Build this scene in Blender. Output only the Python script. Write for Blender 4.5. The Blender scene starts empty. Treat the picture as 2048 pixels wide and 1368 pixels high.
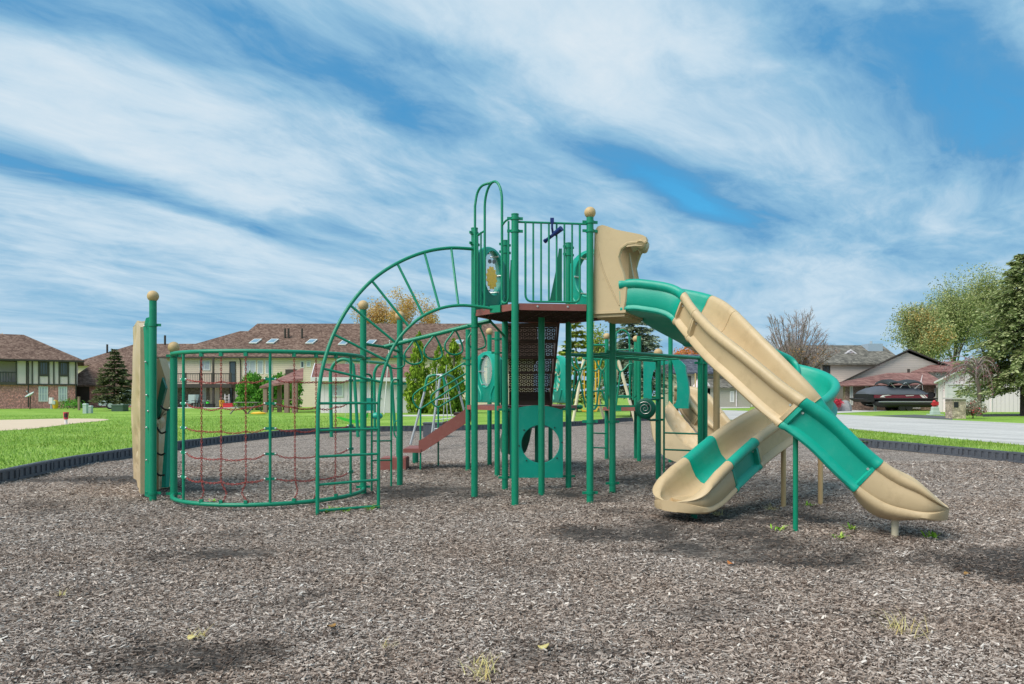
import bpy, math, random
import numpy as np
from mathutils import Vector, Matrix
random.seed(7); rng = np.random.default_rng(7)
R = math.radians
SC = bpy.context.scene
COL = SC.collection
F, CX, HY, CH = 1422.2, 1024.0, 790.0, 1.35      # focal length and horizon in photo pixels, eye height in metres

# ------------------------------------------------------------------ camera
cam = bpy.data.cameras.new('camera'); cam.lens = 25.0; cam.sensor_width = 36.0
cam.shift_y = (HY - 684.0) / 2048.0
cam.clip_end = 3000
cam_o = bpy.data.objects.new('camera', cam); COL.objects.link(cam_o)
cam_o.location = (0, 0, CH); cam_o.rotation_euler = (R(90), 0, 0)
SC.camera = cam_o

# ------------------------------------------------------------------ light and exposure
SUN_EL, SUN_AZ = 50.0, -128.0          # azimuth clockwise from +Y (straight ahead)
EXPO = 1.08
sun = bpy.data.lights.new('sun', 'SUN'); sun.energy = 1.9; sun.angle = R(45); sun.color = (1.0, 0.94, 0.85)
sun_o = bpy.data.objects.new('sun', sun); COL.objects.link(sun_o)
_sd = Vector((math.sin(R(SUN_AZ)) * math.cos(R(SUN_EL)), math.cos(R(SUN_AZ)) * math.cos(R(SUN_EL)), math.sin(R(SUN_EL))))
sun_o.rotation_euler = _sd.to_track_quat('Z', 'Y').to_euler()
SC.view_settings.view_transform = 'Standard'; SC.view_settings.look = 'None'
SC.view_settings.exposure = EXPO; SC.view_settings.gamma = 1.0

# ------------------------------------------------------------------ node helpers
def lin(c): c /= 255.0; return c / 12.92 if c <= 0.04045 else ((c + 0.055) / 1.055) ** 2.4
def C(r, g, b, k=1.0): return (lin(r) * k, lin(g) * k, lin(b) * k, 1.0)

class NT:
    def __init__(s, tree): s.t = tree; tree.nodes.clear()
    def n(s, typ, **kw):
        nd = s.t.nodes.new(typ)
        for k, v in kw.items():
            if k.startswith('i_'):
                nd.inputs[k[2:].replace('_', ' ')].default_value = v
            else: setattr(nd, k, v)
        return nd
    def link(s, a, b): s.t.links.new(a, b)
    def put(s, sock, v):
        if isinstance(v, (int, float)): sock.default_value = v
        elif isinstance(v, (tuple, list)): sock.default_value = v
        else: s.link(v, sock)
    def m(s, op, a, b=0.0, c=0.0, clamp=False):
        nd = s.t.nodes.new('ShaderNodeMath'); nd.operation = op; nd.use_clamp = clamp
        s.put(nd.inputs[0], a); s.put(nd.inputs[1], b); s.put(nd.inputs[2], c)
        return nd.outputs[0]
    def mix(s, fac, a, b, blend='MIX'):
        nd = s.t.nodes.new('ShaderNodeMix'); nd.data_type = 'RGBA'; nd.blend_type = blend
        s.put(nd.inputs[0], fac); s.put(nd.inputs[6], a); s.put(nd.inputs[7], b)
        return nd.outputs[2]
    def comb(s, x, y, z=0.0):
        nd = s.t.nodes.new('ShaderNodeCombineXYZ')
        s.put(nd.inputs[0], x); s.put(nd.inputs[1], y); s.put(nd.inputs[2], z); return nd.outputs[0]
    def sep(s, v):
        nd = s.t.nodes.new('ShaderNodeSeparateXYZ'); s.link(v, nd.inputs[0]); return nd.outputs
    def noise(s, vec, scale=1.0, detail=4.0, rough=0.55, dist=0.0, col=False):
        nd = s.t.nodes.new('ShaderNodeTexNoise'); s.link(vec, nd.inputs['Vector'])
        nd.inputs['Scale'].default_value = scale; nd.inputs['Detail'].default_value = detail
        nd.inputs['Roughness'].default_value = rough; nd.inputs['Distortion'].default_value = dist
        return nd.outputs['Color' if col else 0]
    def ramp(s, fac, stops, interp='LINEAR'):
        nd = s.t.nodes.new('ShaderNodeValToRGB'); s.put(nd.inputs[0], fac); cr = nd.color_ramp; cr.interpolation = interp
        while len(cr.elements) < len(stops): cr.elements.new(0.5)
        for e, (p, c) in zip(cr.elements, stops): e.position = p; e.color = c
        return nd.outputs[0]
    def obj(s): return s.t.nodes.new('ShaderNodeTexCoord').outputs['Object']
    def geo(s): return s.t.nodes.new('ShaderNodeNewGeometry')

# ------------------------------------------------------------------ sky: Nishita behind streaky cirrus
W = bpy.data.worlds.new('World'); SC.world = W; W.use_nodes = True
w = NT(W.node_tree)
SKY_S = 0.1
sky = w.n('ShaderNodeTexSky', sky_type='NISHITA', sun_disc=False, sun_elevation=R(SUN_EL), sun_rotation=R(SUN_AZ), air_density=1.0, dust_density=0.6, ozone_density=2.0)
D = w.t.nodes.new('ShaderNodeTexCoord').outputs['Generated']
sx, sy, sz = w.sep(D)
ZO = 0.12
SD = (0.637, 0.771)
zc = w.m('ADD', w.m('MAXIMUM', sz, 0.0), ZO)
su = w.m('DIVIDE', sx, zc); sv = w.m('DIVIDE', sy, zc)
ca = w.m('ADD', w.m('MULTIPLY', su, SD[0]), w.m('MULTIPLY', sv, SD[1]))
cb = w.m('SUBTRACT', w.m('MULTIPLY', su, SD[1]), w.m('MULTIPLY', sv, SD[0]))
base = w.comb(ca, cb)
wn = w.noise(base, 0.8, 3.0, 0.5, 0, True)
wx, wy, _ = w.sep(wn)
ca2 = w.m('ADD', ca, w.m('MULTIPLY', w.m('SUBTRACT', wx, 0.5), 0.9))
cb2 = w.m('ADD', cb, w.m('MULTIPLY', w.m('SUBTRACT', wy, 0.5), 0.55))
n1 = w.noise(w.comb(w.m('MULTIPLY', ca2, 0.55), w.m('MULTIPLY', cb2, 1.25), 3.1), 1.0, 7.0, 0.55)
n2 = w.noise(w.comb(w.m('MULTIPLY', ca2, 1.7), w.m('MULTIPLY', cb2, 3.2), 7.7), 1.0, 8.0, 0.6, 0.3)
n3 = w.noise(w.comb(w.m('MULTIPLY', ca2, 5.5), w.m('MULTIPLY', cb2, 11.0), 1.7), 1.0, 7.0, 0.65, 0.3)
def sky_ab(px, py):
    d = Vector(((px - CX) / F, 1.0, (HY - py) / F)).normalized(); z = max(d.z, 0) + ZO
    u, v = d.x / z, d.y / z
    return u * SD[0] + v * SD[1], u * SD[1] - v * SD[0]
#        px    py   along across amount : the large banks and openings of the cloud sheet
SKYB = [(1345, 385, 0.5, 0.09, -0.30), (860, 225, 0.40, 0.12, -0.13), (980, 110, 0.45, 0.10, -0.08), (1400, 480, 0.6, 0.16, -0.07),
        (40, 20, 0.4, 0.10, -0.16), (500, 60, 0.6, 0.10, -0.07), (620, 110, 0.4, 0.07, -0.04), (700, 90, 0.8, 0.3, 0.05), (120, 345, 0.8, 0.13, -0.19), (400, 425, 0.7, 0.10, -0.15),
        (90, 300, 0.4, 0.08, -0.06), (250, 600, 1.4, 0.22, -0.05), (1600, 90, 0.35, 0.15, -0.10), (1740, 165, 0.42, 0.17, -0.24), (1960, 215, 0.5, 0.15, -0.22),
        (700, 25, 0.4, 0.08, -0.07), (1480, 420, 0.5, 0.1, -0.06),
        (100, 190, 0.8, 0.22, 0.10), (330, 330, 0.9, 0.18, 0.11), (620, 380, 0.9, 0.22, 0.09), (560, 260, 0.7, 0.2, 0.06), (120, 540, 1.2, 0.2, 0.10),
        (1230, 200, 0.6, 0.22, 0.07), (1960, 20, 0.35, 0.16, 0.16), (1620, 330, 0.7, 0.2, 0.08), (1850, 420, 0.9, 0.3, 0.07), (1420, 200, 0.5, 0.15, 0.05), (900, 520, 1.4, 0.4, 0.05)]
fld = None
for px, py, la, lb, amp in SKYB:
    a0, b0 = sky_ab(px, py)
    da = w.m('DIVIDE', w.m('SUBTRACT', ca2, a0 ), la); db = w.m('DIVIDE', w.m('SUBTRACT', cb2, b0), lb)
    q = w.m('ADD', w.m('MULTIPLY', da, da), w.m('MULTIPLY', db, db))
    g = w.m('MULTIPLY', w.m('EXPONENT', w.m('MULTIPLY', q, -1.0)), amp * (0.66 if amp < 0 else 0.5))
    fld = g if fld is None else w.m('ADD', fld, g)
cov = w.m('ADD', w.m('ADD', w.m('MULTIPLY', n1, 0.60), w.m('MULTIPLY', n2, 0.34)), w.m('ADD', w.m('MULTIPLY', n3, 0.15), fld))
# thinner, more even cloud towards the horizon
cov = w.m('MULTIPLY', w.m('SUBTRACT', cov, 0.295), 2.2)
hz = w.m('SUBTRACT', 1.0, w.m('MULTIPLY', sz, 4.0), clamp=True)
cov = w.m('ADD', w.m('MULTIPLY', cov, w.m('SUBTRACT', 1.0, w.m('MULTIPLY', hz, 0.55))), w.m('MULTIPLY', hz, 0.36), clamp=True)
KS = 2.0 ** -EXPO / SKY_S
cloud = w.ramp(cov, [(0.0, C(46, 124, 184, KS)), (0.27, C(90, 154, 202, KS)), (0.50, C(146, 191, 221, KS)), (0.74, C(198, 221, 237, KS)), (1.0, C(224, 235, 243, KS))])
blue = w.mix(1.0, sky.outputs[0], (0.36, 1.02, 1.06, 1), 'MULTIPLY')
thick = w.m('MULTIPLY_ADD', cov, 1.4, 0.55, clamp=True)
skyc = w.mix(thick, blue, cloud)
bg = w.n('ShaderNodeBackground'); bg.inputs['Strength'].default_value = SKY_S
w.link(skyc, bg.inputs['Color'])
wo = w.n('ShaderNodeOutputWorld'); w.link(bg.outputs[0], wo.inputs['Surface'])

# ------------------------------------------------------------------ scene helpers
def at(px, py, d): return Vector(((px - CX) * d / F, d, CH - (py - HY) * d / F))     # photo point at a depth
def gd(px, py, z=0.0):                                                              # photo point on the ground
    d = (CH - z) * F / (py - HY); return Vector(((px - CX) * d / F, d, z))
def prop(o, label=None, cat=None, group=None, kind=None):
    if label: o['label'] = label
    if cat: o['category'] = cat
    if group: o['group'] = group
    if kind: o['kind'] = kind
    return o
def thing(name, label, cat, loc=(0, 0, 0), rz=0.0, group=None):
    o = bpy.data.objects.new(name, None); COL.objects.link(o); o.empty_display_size = 0.2
    o.location = loc; o.rotation_euler = (0, 0, rz)
    return prop(o, label, cat, group)
def world_loc(o):
    v = Vector((0, 0, 0))
    while o is not None: v += Vector(o.location); o = o.parent
    return v
def copy_tree(o, parent=None):
    c = o.copy(); COL.objects.link(c)
    if parent: c.parent = parent
    for ch in list(o.children): copy_tree(ch, c)
    return c
def np_mesh(name, V, Fq, mat, parent=None, smooth=False, attr=None):
    """V (n,3), Fq (m,k) faces all of k corners"""
    V = np.asarray(V, dtype=np.float32); Fq = np.asarray(Fq, dtype=np.int32)
    if parent is not None: V = V - np.array(world_loc(parent), dtype=np.float32)
    me = bpy.data.meshes.new(name); m, k = Fq.shape
    me.vertices.add(len(V)); me.vertices.foreach_set('co', V.ravel())
    me.loops.add(m * k); me.loops.foreach_set('vertex_index', Fq.ravel())
    me.polygons.add(m); me.polygons.foreach_set('loop_start', np.arange(0, m * k, k, dtype=np.int32))
    me.polygons.foreach_set('use_smooth', np.full(m, smooth))
    me.update(calc_edges=True)
    if attr:
        for an, av in attr.items():
            a = me.attributes.new(an, 'FLOAT', 'POINT'); a.data.foreach_set('value', np.asarray(av, dtype=np.float32))
    me.materials.append(mat)
    o = bpy.data.objects.new(name, me); COL.objects.link(o)
    if parent is not None: o.parent = parent
    return o

class MB:
    def __init__(s, fr=None): s.v = []; s.f = []; s.fr = fr
    def add(s, vs, fs):
        n = len(s.v); s.v += [Vector(p) for p in vs]; s.f += [tuple(i + n for i in f) for f in fs]; return s
    def box(s, c, size, rot=None):
        c = Vector(c); hx, hy, hz = size[0] / 2, size[1] / 2, size[2] / 2
        vs = [Vector((x, y, z)) for z in (-hz, hz) for x, y in ((-hx, -hy), (hx, -hy), (hx, hy), (-hx, hy))]
        if rot is not None: vs = [rot @ p for p in vs]
        return s.add([p + c for p in vs], [(3, 2, 1, 0), (4, 5, 6, 7), (0, 1, 5, 4), (1, 2, 6, 5), (2, 3, 7, 6), (3, 0, 4, 7)])
    def bb(s, x0, x1, y0, y1, z0, z1):
        return s.box(((x0 + x1) / 2, (y0 + y1) / 2, (z0 + z1) / 2), (x1 - x0, y1 - y0, z1 - z0))
    def tube(s, pts, r, seg=10, closed=False, cap=True):
        pts = [Vector(p) for p in pts]; n = len(pts)
        rs = r if isinstance(r, (list, tuple)) else [r] * n
        tan = []
        for i in range(n):
            if closed: t = pts[(i + 1) % n] - pts[i - 1]
            else: t = pts[min(i + 1, n - 1)] - pts[max(i - 1, 0)]
            tan.append(t.normalized() if t.length > 1e-9 else Vector((0, 0, 1)))
        u = tan[0].orthogonal().normalized(); base = len(s.v)
        for i in range(n):
            t = tan[i]; u = (u - t * u.dot(t)); u = u.normalized() if u.length > 1e-6 else t.orthogonal().normalized()
            b = t.cross(u)
            for k in range(seg):
                a = 2 * math.pi * k / seg; s.v.append(pts[i] + (u * math.cos(a) + b * math.sin(a)) * rs[i])
        m = n if closed else n - 1
        for i in range(m):
            p, q = base + i * seg, base + ((i + 1) % n) * seg
            for k in range(seg):
                k2 = (k + 1) % seg; s.f.append((p + k, p + k2, q + k2, q + k))
        if cap and not closed:
            s.f.append(tuple(base + k for k in reversed(range(seg)))); e = base + (n - 1) * seg
            s.f.append(tuple(e + k for k in range(seg)))
        return s
    def cyl(s, a, b, r, seg=14, r2=None): return s.tube([a, b], [r, r if r2 is None else r2], seg)
    def ball(s, c, r, seg=16, rings=10, sc=(1, 1, 1)):
        c = Vector(c); vs = [c + Vector((0, 0, r * sc[2]))]; fs = []
        for i in range(1, rings):
            th = math.pi * i / rings
            for k in range(seg):
                a = 2 * math.pi * k / seg
                vs.append(c + Vector((r * sc[0] * math.sin(th) * math.cos(a), r * sc[1] * math.sin(th) * math.sin(a), r * sc[2] * math.cos(th))))
        vs.append(c - Vector((0, 0, r * sc[2]))); L = len(vs) - 1
        for k in range(seg): fs.append((0, 1 + k, 1 + (k + 1) % seg)); q = 1 + (rings - 2) * seg; fs.append((L, q + (k + 1) % seg, q + k))
        for i in range(rings - 2):
            for k in range(seg):
                p = 1 + i * seg; fs.append((p + k, p + seg + k, p + seg + (k + 1) % seg, p + (k + 1) % seg))
        return s.add(vs, fs)
    def prism(s, poly, vec):
        poly = [Vector(p) for p in poly]; vec = Vector(vec); n = len(poly)
        fs = [tuple(range(n)), tuple(reversed(range(n, 2 * n)))]
        for i in range(n): j = (i + 1) % n; fs.append((i, i + n, j + n, j))
        return s.add(poly + [p + vec for p in poly], fs)
    def quad(s, *p): return s.add(p, [tuple(range(len(p)))])
    def loft(s, rings, closed=True, cap=True):
        n = len(rings[0]); base = len(s.v)
        for r in rings: s.v += [Vector(p) for p in r]
        for i in range(len(rings) - 1):
            p, q = base + i * n, base + (i + 1) * n
            for k in range(n if closed else n - 1):
                k2 = (k + 1) % n; s.f.append((p + k, p + k2, q + k2, q + k))
        if cap and closed:
            s.f.append(tuple(base + k for k in reversed(range(n)))); e = base + (len(rings) - 1) * n
            s.f.append(tuple(e + k for k in range(n)))
        return s
    def build(s, name, mat, parent=None, smooth=35, fix=True):
        vs = [s.fr @ p for p in s.v] if s.fr is not None else s.v
        if parent is not None:
            o0 = world_loc(parent); vs = [p - o0 for p in vs]
        me = bpy.data.meshes.new(name); me.from_pydata([tuple(p) for p in vs], [], s.f)
        if fix:
            import bmesh
            bm = bmesh.new(); bm.from_mesh(me); bmesh.ops.recalc_face_normals(bm, faces=bm.faces); bm.to_mesh(me); bm.free()
        if smooth:
            me.polygons.foreach_set('use_smooth', [True] * len(me.polygons)); me.set_sharp_from_angle(angle=R(smooth))
        me.materials.append(mat)
        o = bpy.data.objects.new(name, me); COL.objects.link(o)
        if parent is not None: o.parent = parent
        return o

def spline(pts, n=8, closed=False):
    pts = [Vector(p) for p in pts]; out = []; L = len(pts)
    for i in range(L if closed else L - 1):
        if closed: p0, p1, p2, p3 = pts[i - 1], pts[i], pts[(i + 1) % L], pts[(i + 2) % L]
        else: p0, p1, p2, p3 = pts[max(i - 1, 0)], pts[i], pts[i + 1], pts[min(i + 2, L - 1)]
        for k in range(n):
            t = k / n
            out.append(0.5 * ((2 * p1) + (p2 - p0) * t + (2 * p0 - 5 * p1 + 4 * p2 - p3) * t * t + (3 * p1 - p0 - 3 * p2 + p3) * t ** 3))
    if not closed: out.append(pts[-1])
    return out
def fillet(pts, rad, n=5):
    """round the inner corners of a polyline"""
    pts = [Vector(p) for p in pts]; out = [pts[0]]
    for i in range(1, len(pts) - 1):
        a, b, c = pts[i - 1], pts[i], pts[i + 1]
        r = min(rad, (a - b).length * 0.49, (c - b).length * 0.49)
        p, q = b + (a - b).normalized() * r, b + (c - b).normalized() * r
        for k in range(n + 1):
            t = k / n; out.append(p * (1 - t) ** 2 + b * 2 * t * (1 - t) + q * t * t)
    return out + [pts[-1]]
def frame(o, yaw=0.0): return Matrix.Translation(Vector(o)) @ Matrix.Rotation(yaw, 4, 'Z')
# ------------------------------------------------------------------ materials
def pmat(name, col, rough=0.5, metal=0.0, var=0.12, scale=6.0, bump=0.0, bscale=60.0, spec=0.5, coat=0.0, dirt=None):
    m = bpy.data.materials.new(name); m.use_nodes = True; t = NT(m.node_tree)
    p = t.n('ShaderNodeBsdfPrincipled'); o = t.n('ShaderNodeOutputMaterial'); t.link(p.outputs[0], o.inputs[0])
    p.inputs['Metallic'].default_value = metal; p.inputs['Specular IOR Level'].default_value = spec
    p.inputs['Coat Weight'].default_value = coat
    ob = t.obj()
    nz = t.noise(ob, scale, 5, 0.6)
    k = t.m('MULTIPLY_ADD', t.m('SUBTRACT', nz, 0.5), 2 * var, 1.0)
    c = t.mix(1.0, col, t.comb(k, k, k), 'MULTIPLY')
    if dirt:
        dz = t.ramp(t.noise(ob, scale * 2.3, 6, 0.7), [(0.52, (0, 0, 0, 1)), (0.75, (1, 1, 1, 1))])
        c = t.mix(t.m('MULTIPLY', dz, dirt[1]), c, dirt[0])
    t.link(c, p.inputs['Base Color'])
    r = t.m('MULTIPLY_ADD', t.noise(ob, scale * 4, 4, 0.6), 0.25, rough - 0.12); t.link(r, p.inputs['Roughness'])
    if bump:
        b = t.n('ShaderNodeBump'); b.inputs['Strength'].default_value = bump; b.inputs['Distance'].default_value = 0.01
        t.link(t.noise(ob, bscale, 3, 0.6), b.inputs['Height']); t.link(b.outputs[0], p.inputs['Normal'])
    return m
def island(name, cols, rough=0.85, trans=0.0, spec=0.2, patch=None, stain=None):
    """every separate leaf, blade or chip takes its own colour from the list"""
    m = bpy.data.materials.new(name); m.use_nodes = True; t = NT(m.node_tree)
    p = t.n('ShaderNodeBsdfPrincipled'); o = t.n('ShaderNodeOutputMaterial')
    p.inputs['Roughness'].default_value = rough; p.inputs['Specular IOR Level'].default_value = spec
    g = t.geo(); n = len(cols)
    c = t.ramp(g.outputs['Random Per Island'], [(i / max(n - 1, 1), k) for i, k in enumerate(cols)])
    if stain: c = t.mix(t.m('MULTIPLY', t.n('ShaderNodeAttribute', attribute_name='wear').outputs['Fac'], stain[1]), c, t.mix(1.0, c, stain[0], 'MULTIPLY'))
    if patch:
        c = t.mix(t.ramp(t.noise(t.obj(), patch[1], 3, 0.5), [(0.42, (0, 0, 0, 1)), (0.62, (1, 1, 1, 1))]), c, t.mix(patch[2], c, t.mix(1.0, c, patch[0], 'MULTIPLY')))
    t.link(c, p.inputs['Base Color'])
    if trans:
        tr = t.n('ShaderNodeBsdfTranslucent'); t.link(c, tr.inputs[0]); mx = t.n('ShaderNodeMixShader')
        mx.inputs[0].default_value = trans; t.link(p.outputs[0], mx.inputs[1]); t.link(tr.outputs[0], mx.inputs[2]); t.link(mx.outputs[0], o.inputs[0])
    else: t.link(p.outputs[0], o.inputs[0])
    return m
def wallcoord(t):
    x, y, z = t.sep(t.obj()); return t.comb(t.m('ADD', x, y), z)
def brick(name, c1, c2, mortar, sx=0.22, sy=0.07):
    m = bpy.data.materials.new(name); m.use_nodes = True; t = NT(m.node_tree)
    p = t.n('ShaderNodeBsdfPrincipled'); o = t.n('ShaderNodeOutputMaterial'); t.link(p.outputs[0], o.inputs[0]); p.inputs['Roughness'].default_value = 0.9
    b = t.n('ShaderNodeTexBrick'); v = wallcoord(t); t.link(v, b.inputs['Vector'])
    b.inputs['Scale'].default_value = 1.0; b.inputs['Brick Width'].default_value = sx; b.inputs['Row Height'].default_value = sy
    b.inputs['Mortar Size'].default_value = 0.008; b.inputs['Color1'].default_value = c1; b.inputs['Color2'].default_value = c2; b.inputs['Mortar'].default_value = mortar
    n = t.ramp(t.noise(v, 5.5, 5, 0.75), [(0.36, (0.7, 0.66, 0.66, 1)), (0.5, (1.0, 1.0, 1.0, 1)), (0.64, (1.9, 1.85, 1.85, 1))])
    t.link(t.mix(1.0, b.outputs[0], n, 'MULTIPLY'), p.inputs['Base Color']); return m
def siding(name, col, row=0.18, vert=False, var=0.08):
    m = bpy.data.materials.new(name); m.use_nodes = True; t = NT(m.node_tree)
    p = t.n('ShaderNodeBsdfPrincipled'); o = t.n('ShaderNodeOutputMaterial'); t.link(p.outputs[0], o.inputs[0]); p.inputs['Roughness'].default_value = 0.6
    x, y, z = t.sep(t.obj()); q = t.m('ADD', x, y) if vert else z
    fr = t.m('FRACT', t.m('DIVIDE', q, row))
    line = t.m('LESS_THAN', fr, 0.09)
    nz = t.m('MULTIPLY_ADD', t.m('SUBTRACT', t.noise(t.obj(), 1.3, 5, 0.65), 0.5), 2 * var, 1.0)
    k = t.m('MULTIPLY', nz, t.m('SUBTRACT', 1.0, t.m('MULTIPLY', line, 0.28)))
    t.link(t.mix(1.0, col, t.comb(k, k, k), 'MULTIPLY'), p.inputs['Base Color'])
    b = t.n('ShaderNodeBump'); b.inputs['Distance'].default_value = 0.02; t.link(fr, b.inputs['Height']); t.link(b.outputs[0], p.inputs['Normal'])
    return m
def shingle(name, c1, c2, c3):
    m = bpy.data.materials.new(name); m.use_nodes = True; t = NT(m.node_tree)
    p = t.n('ShaderNodeBsdfPrincipled'); o = t.n('ShaderNodeOutputMaterial'); t.link(p.outputs[0], o.inputs[0]); p.inputs['Roughness'].default_value = 0.95
    p.inputs['Specular IOR Level'].default_value = 0.15
    x, y, z = t.sep(t.obj())
    v = t.comb(t.m('ADD', x, t.m('MULTIPLY', y, 0.6)), t.m('MULTIPLY', z, 2.2))
    vo = t.n('ShaderNodeTexVoronoi'); t.link(v, vo.inputs['Vector']); vo.inputs['Scale'].default_value = 5.0
    r1, _, _ = t.sep(vo.outputs['Color'])
    q = t.m('ADD', t.m('MULTIPLY', r1, 0.45), t.m('MULTIPLY', t.noise(v, 15.0, 4, 0.75), 0.65))
    c = t.ramp(q, [(0.25, c1), (0.55, c2), (0.85, c3)])
    rows = t.m('MULTIPLY', t.m('LESS_THAN', t.m('FRACT', t.m('MULTIPLY', z, 6.5)), 0.22), 0.25)
    sh = t.m('MULTIPLY', t.m('SUBTRACT', 1.0, rows), t.m('MULTIPLY_ADD', t.noise(v, 0.25, 3, 0.5), 0.5, 0.75))
    t.link(t.mix(1.0, c, t.comb(sh, sh, sh), 'MULTIPLY'), p.inputs['Base Color']); return m

M = {}
M['post'] = pmat('green_powder_coat', C(0, 132, 98), 0.40, var=0.12, scale=4, bump=0.08, bscale=70, dirt=(C(60, 150, 122), 0.25))
M['dark_green'] = pmat('dark_green_plastic', C(0, 104, 80), 0.45, var=0.06, scale=4)
M['teal'] = pmat('teal_plastic', C(0, 156, 133), 0.42, var=0.10, scale=2.6, bump=0.10, bscale=120, dirt=(C(110, 178, 160), 0.20))
M['tan'] = pmat('tan_plastic', C(196, 172, 134), 0.45, var=0.10, scale=2.4, bump=0.10, bscale=120, dirt=(C(150, 126, 92), 0.36))
M['cap'] = pmat('tan_cap', C(196, 166, 120), 0.6, var=0.15, scale=20, bump=0.1)
M['maroon'] = pmat('maroon_vinyl', C(140, 82, 74), 0.6, var=0.12, scale=6, bump=0.1, dirt=(C(170, 130, 118), 0.3))
M['under'] = pmat('dark_vinyl_underside', C(66, 48, 44), 0.85, var=0.4, scale=9, bump=0.2)
M['bolt'] = pmat('zinc_bolt', C(205, 205, 200), 0.35, metal=0.7, var=0.05)
M['navy'] = pmat('navy_plastic', C(22, 40, 108), 0.35, var=0.06)
M['chain'] = pmat('rust_red_chain', C(156, 66, 58), 0.6, var=0.25, scale=40, dirt=(C(80, 40, 36), 0.5))
M['steel'] = pmat('galvanised_steel', C(186, 190, 192), 0.45, metal=0.4, var=0.1)
M['cream_pipe'] = pmat('cream_pipe', C(222, 208, 178), 0.5, var=0.06)
M['yellow'] = pmat('yellow_plastic', C(226, 176, 40), 0.5, var=0.1, scale=30)
M['gear'] = island('translucent_yellow_plastic', [C(255, 226, 84), C(255, 226, 84)], 0.4, 0.75)
M['lime'] = pmat('lime_plastic', C(70, 214, 62), 0.45, var=0.06)
M['black'] = pmat('black_rubber', C(34, 34, 36), 0.7, var=0.2)
M['edging'] = pmat('black_recycled_plastic', C(80, 84, 92), 0.65, var=0.3, scale=12, bump=0.3, dirt=(C(132, 130, 128), 0.45))
M['white'] = pmat('white_paint', C(230, 222, 224), 0.6, var=0.05, scale=3, dirt=(C(196, 194, 188), 0.3))
M['trim_brown'] = pmat('brown_trim', C(64, 57, 51), 0.7, var=0.15)
M['cedar'] = pmat('weathered_brown_wood', C(142, 116, 104), 0.8, var=0.2, scale=8)
M['grey_wood'] = pmat('grey_wood', C(128, 120, 112), 0.85, var=0.25, scale=8)
M['concrete'] = pmat('concrete', C(186, 180, 172), 0.9, var=0.15, scale=3, bump=0.2)
M['stone'] = pmat('field_stone', C(150, 148, 150), 0.9, var=0.35, scale=9, bump=0.5, bscale=12)
M['util_green'] = pmat('utility_green', C(58, 82, 66), 0.6, var=0.1)
M['util_grey'] = pmat('utility_grey', C(176, 190, 182), 0.6, var=0.1)
M['red'] = pmat('red_paint', C(196, 44, 54), 0.5, var=0.1)
M['pink'] = pmat('faded_red_paint', C(214, 70, 90), 0.6, var=0.1)
M['bark'] = pmat('bark', C(104, 92, 82), 0.95, var=0.35, scale=6, bump=0.6, bscale=18)
M['bark_dark'] = pmat('dark_bark', C(74, 64, 58), 0.95, var=0.35, scale=6, bump=0.6, bscale=18)
M['frame_white'] = pmat('white_window_frame', C(222, 222, 216), 0.6, var=0.04)
M['tudor_trim'] = pmat('grey_brown_timber', C(82, 76, 68), 0.75, var=0.15)
M['tudor_panel'] = siding('cream_stucco_panel', C(236, 214, 208), 0.12, True, 0.05)
M['cream_siding'] = siding('cream_lap_siding', C(238, 214, 194), 0.2)
M['beige_siding'] = siding('beige_lap_siding', C(208, 194, 184), 0.2)
M['grey_siding'] = siding('grey_lap_siding', C(172, 168, 156), 0.2)
M['white_siding'] = siding('white_siding', C(242, 224, 230), 0.3, True, 0.05)
M['brick'] = brick('red_brown_brick', C(206, 126, 116), C(172, 98, 92), C(206, 180, 174))
M['brick_dark'] = brick('brown_brick', C(150, 122, 108), C(118, 94, 84), C(160, 146, 136))
M['brick_grey'] = brick('grey_tan_stone_veneer', C(140, 128, 112), C(108, 98, 88), C(150, 142, 130))
M['brick_pale'] = brick('pale_tan_stone', C(176, 160, 138), C(146, 130, 110), C(168, 158, 142), 0.2, 0.08)
M['roof_brown'] = shingle('brown_shingles', C(80, 62, 54), C(110, 88, 78), C(144, 121, 107))
M['roof_red'] = shingle('reddish_shingles', C(104, 74, 70), C(134, 98, 92), C(156, 122, 112))
M['roof_grey'] = shingle('grey_shingles', C(76, 74, 70), C(110, 106, 98), C(146, 140, 130))
M['roof_slate'] = shingle('slate_blue_shingles', C(56, 60, 72), C(82, 86, 98), C(116, 118, 126))
def glass(name, col, rough=0.12, scale=2.0):
    return pmat(name, col, rough, var=0.4, scale=scale, spec=0.9)
M['glass_dark'] = glass('dark_glass', C(66, 74, 78)); M['glass_pale'] = glass('curtained_glass', C(184, 186, 192))
M['skylight'] = glass('skylight_glass', C(116, 146, 164), 0.25)
def clear_pane(name, tint, amount=0.25, haze=None):
    m = bpy.data.materials.new(name); m.use_nodes = True; t = NT(m.node_tree); o = t.n('ShaderNodeOutputMaterial')
    tr = t.n('ShaderNodeBsdfTransparent'); tr.inputs[0].default_value = tint
    p = t.n('ShaderNodeBsdfPrincipled'); p.inputs['Base Color'].default_value = haze or C(225, 228, 224); p.inputs['Roughness'].default_value = 0.15
    mx = t.n('ShaderNodeMixShader'); t.link(tr.outputs[0], mx.inputs[1]); t.link(p.outputs[0], mx.inputs[2])
    t.link(t.m('MULTIPLY_ADD', t.noise(t.obj(), 9, 5, 0.7), amount, amount * 0.6), mx.inputs[0]); t.link(mx.outputs[0], o.inputs[0]); return m
M['bubble'] = clear_pane('scuffed_clear_bubble', (0.95, 0.97, 0.97, 1), 0.2)
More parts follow.
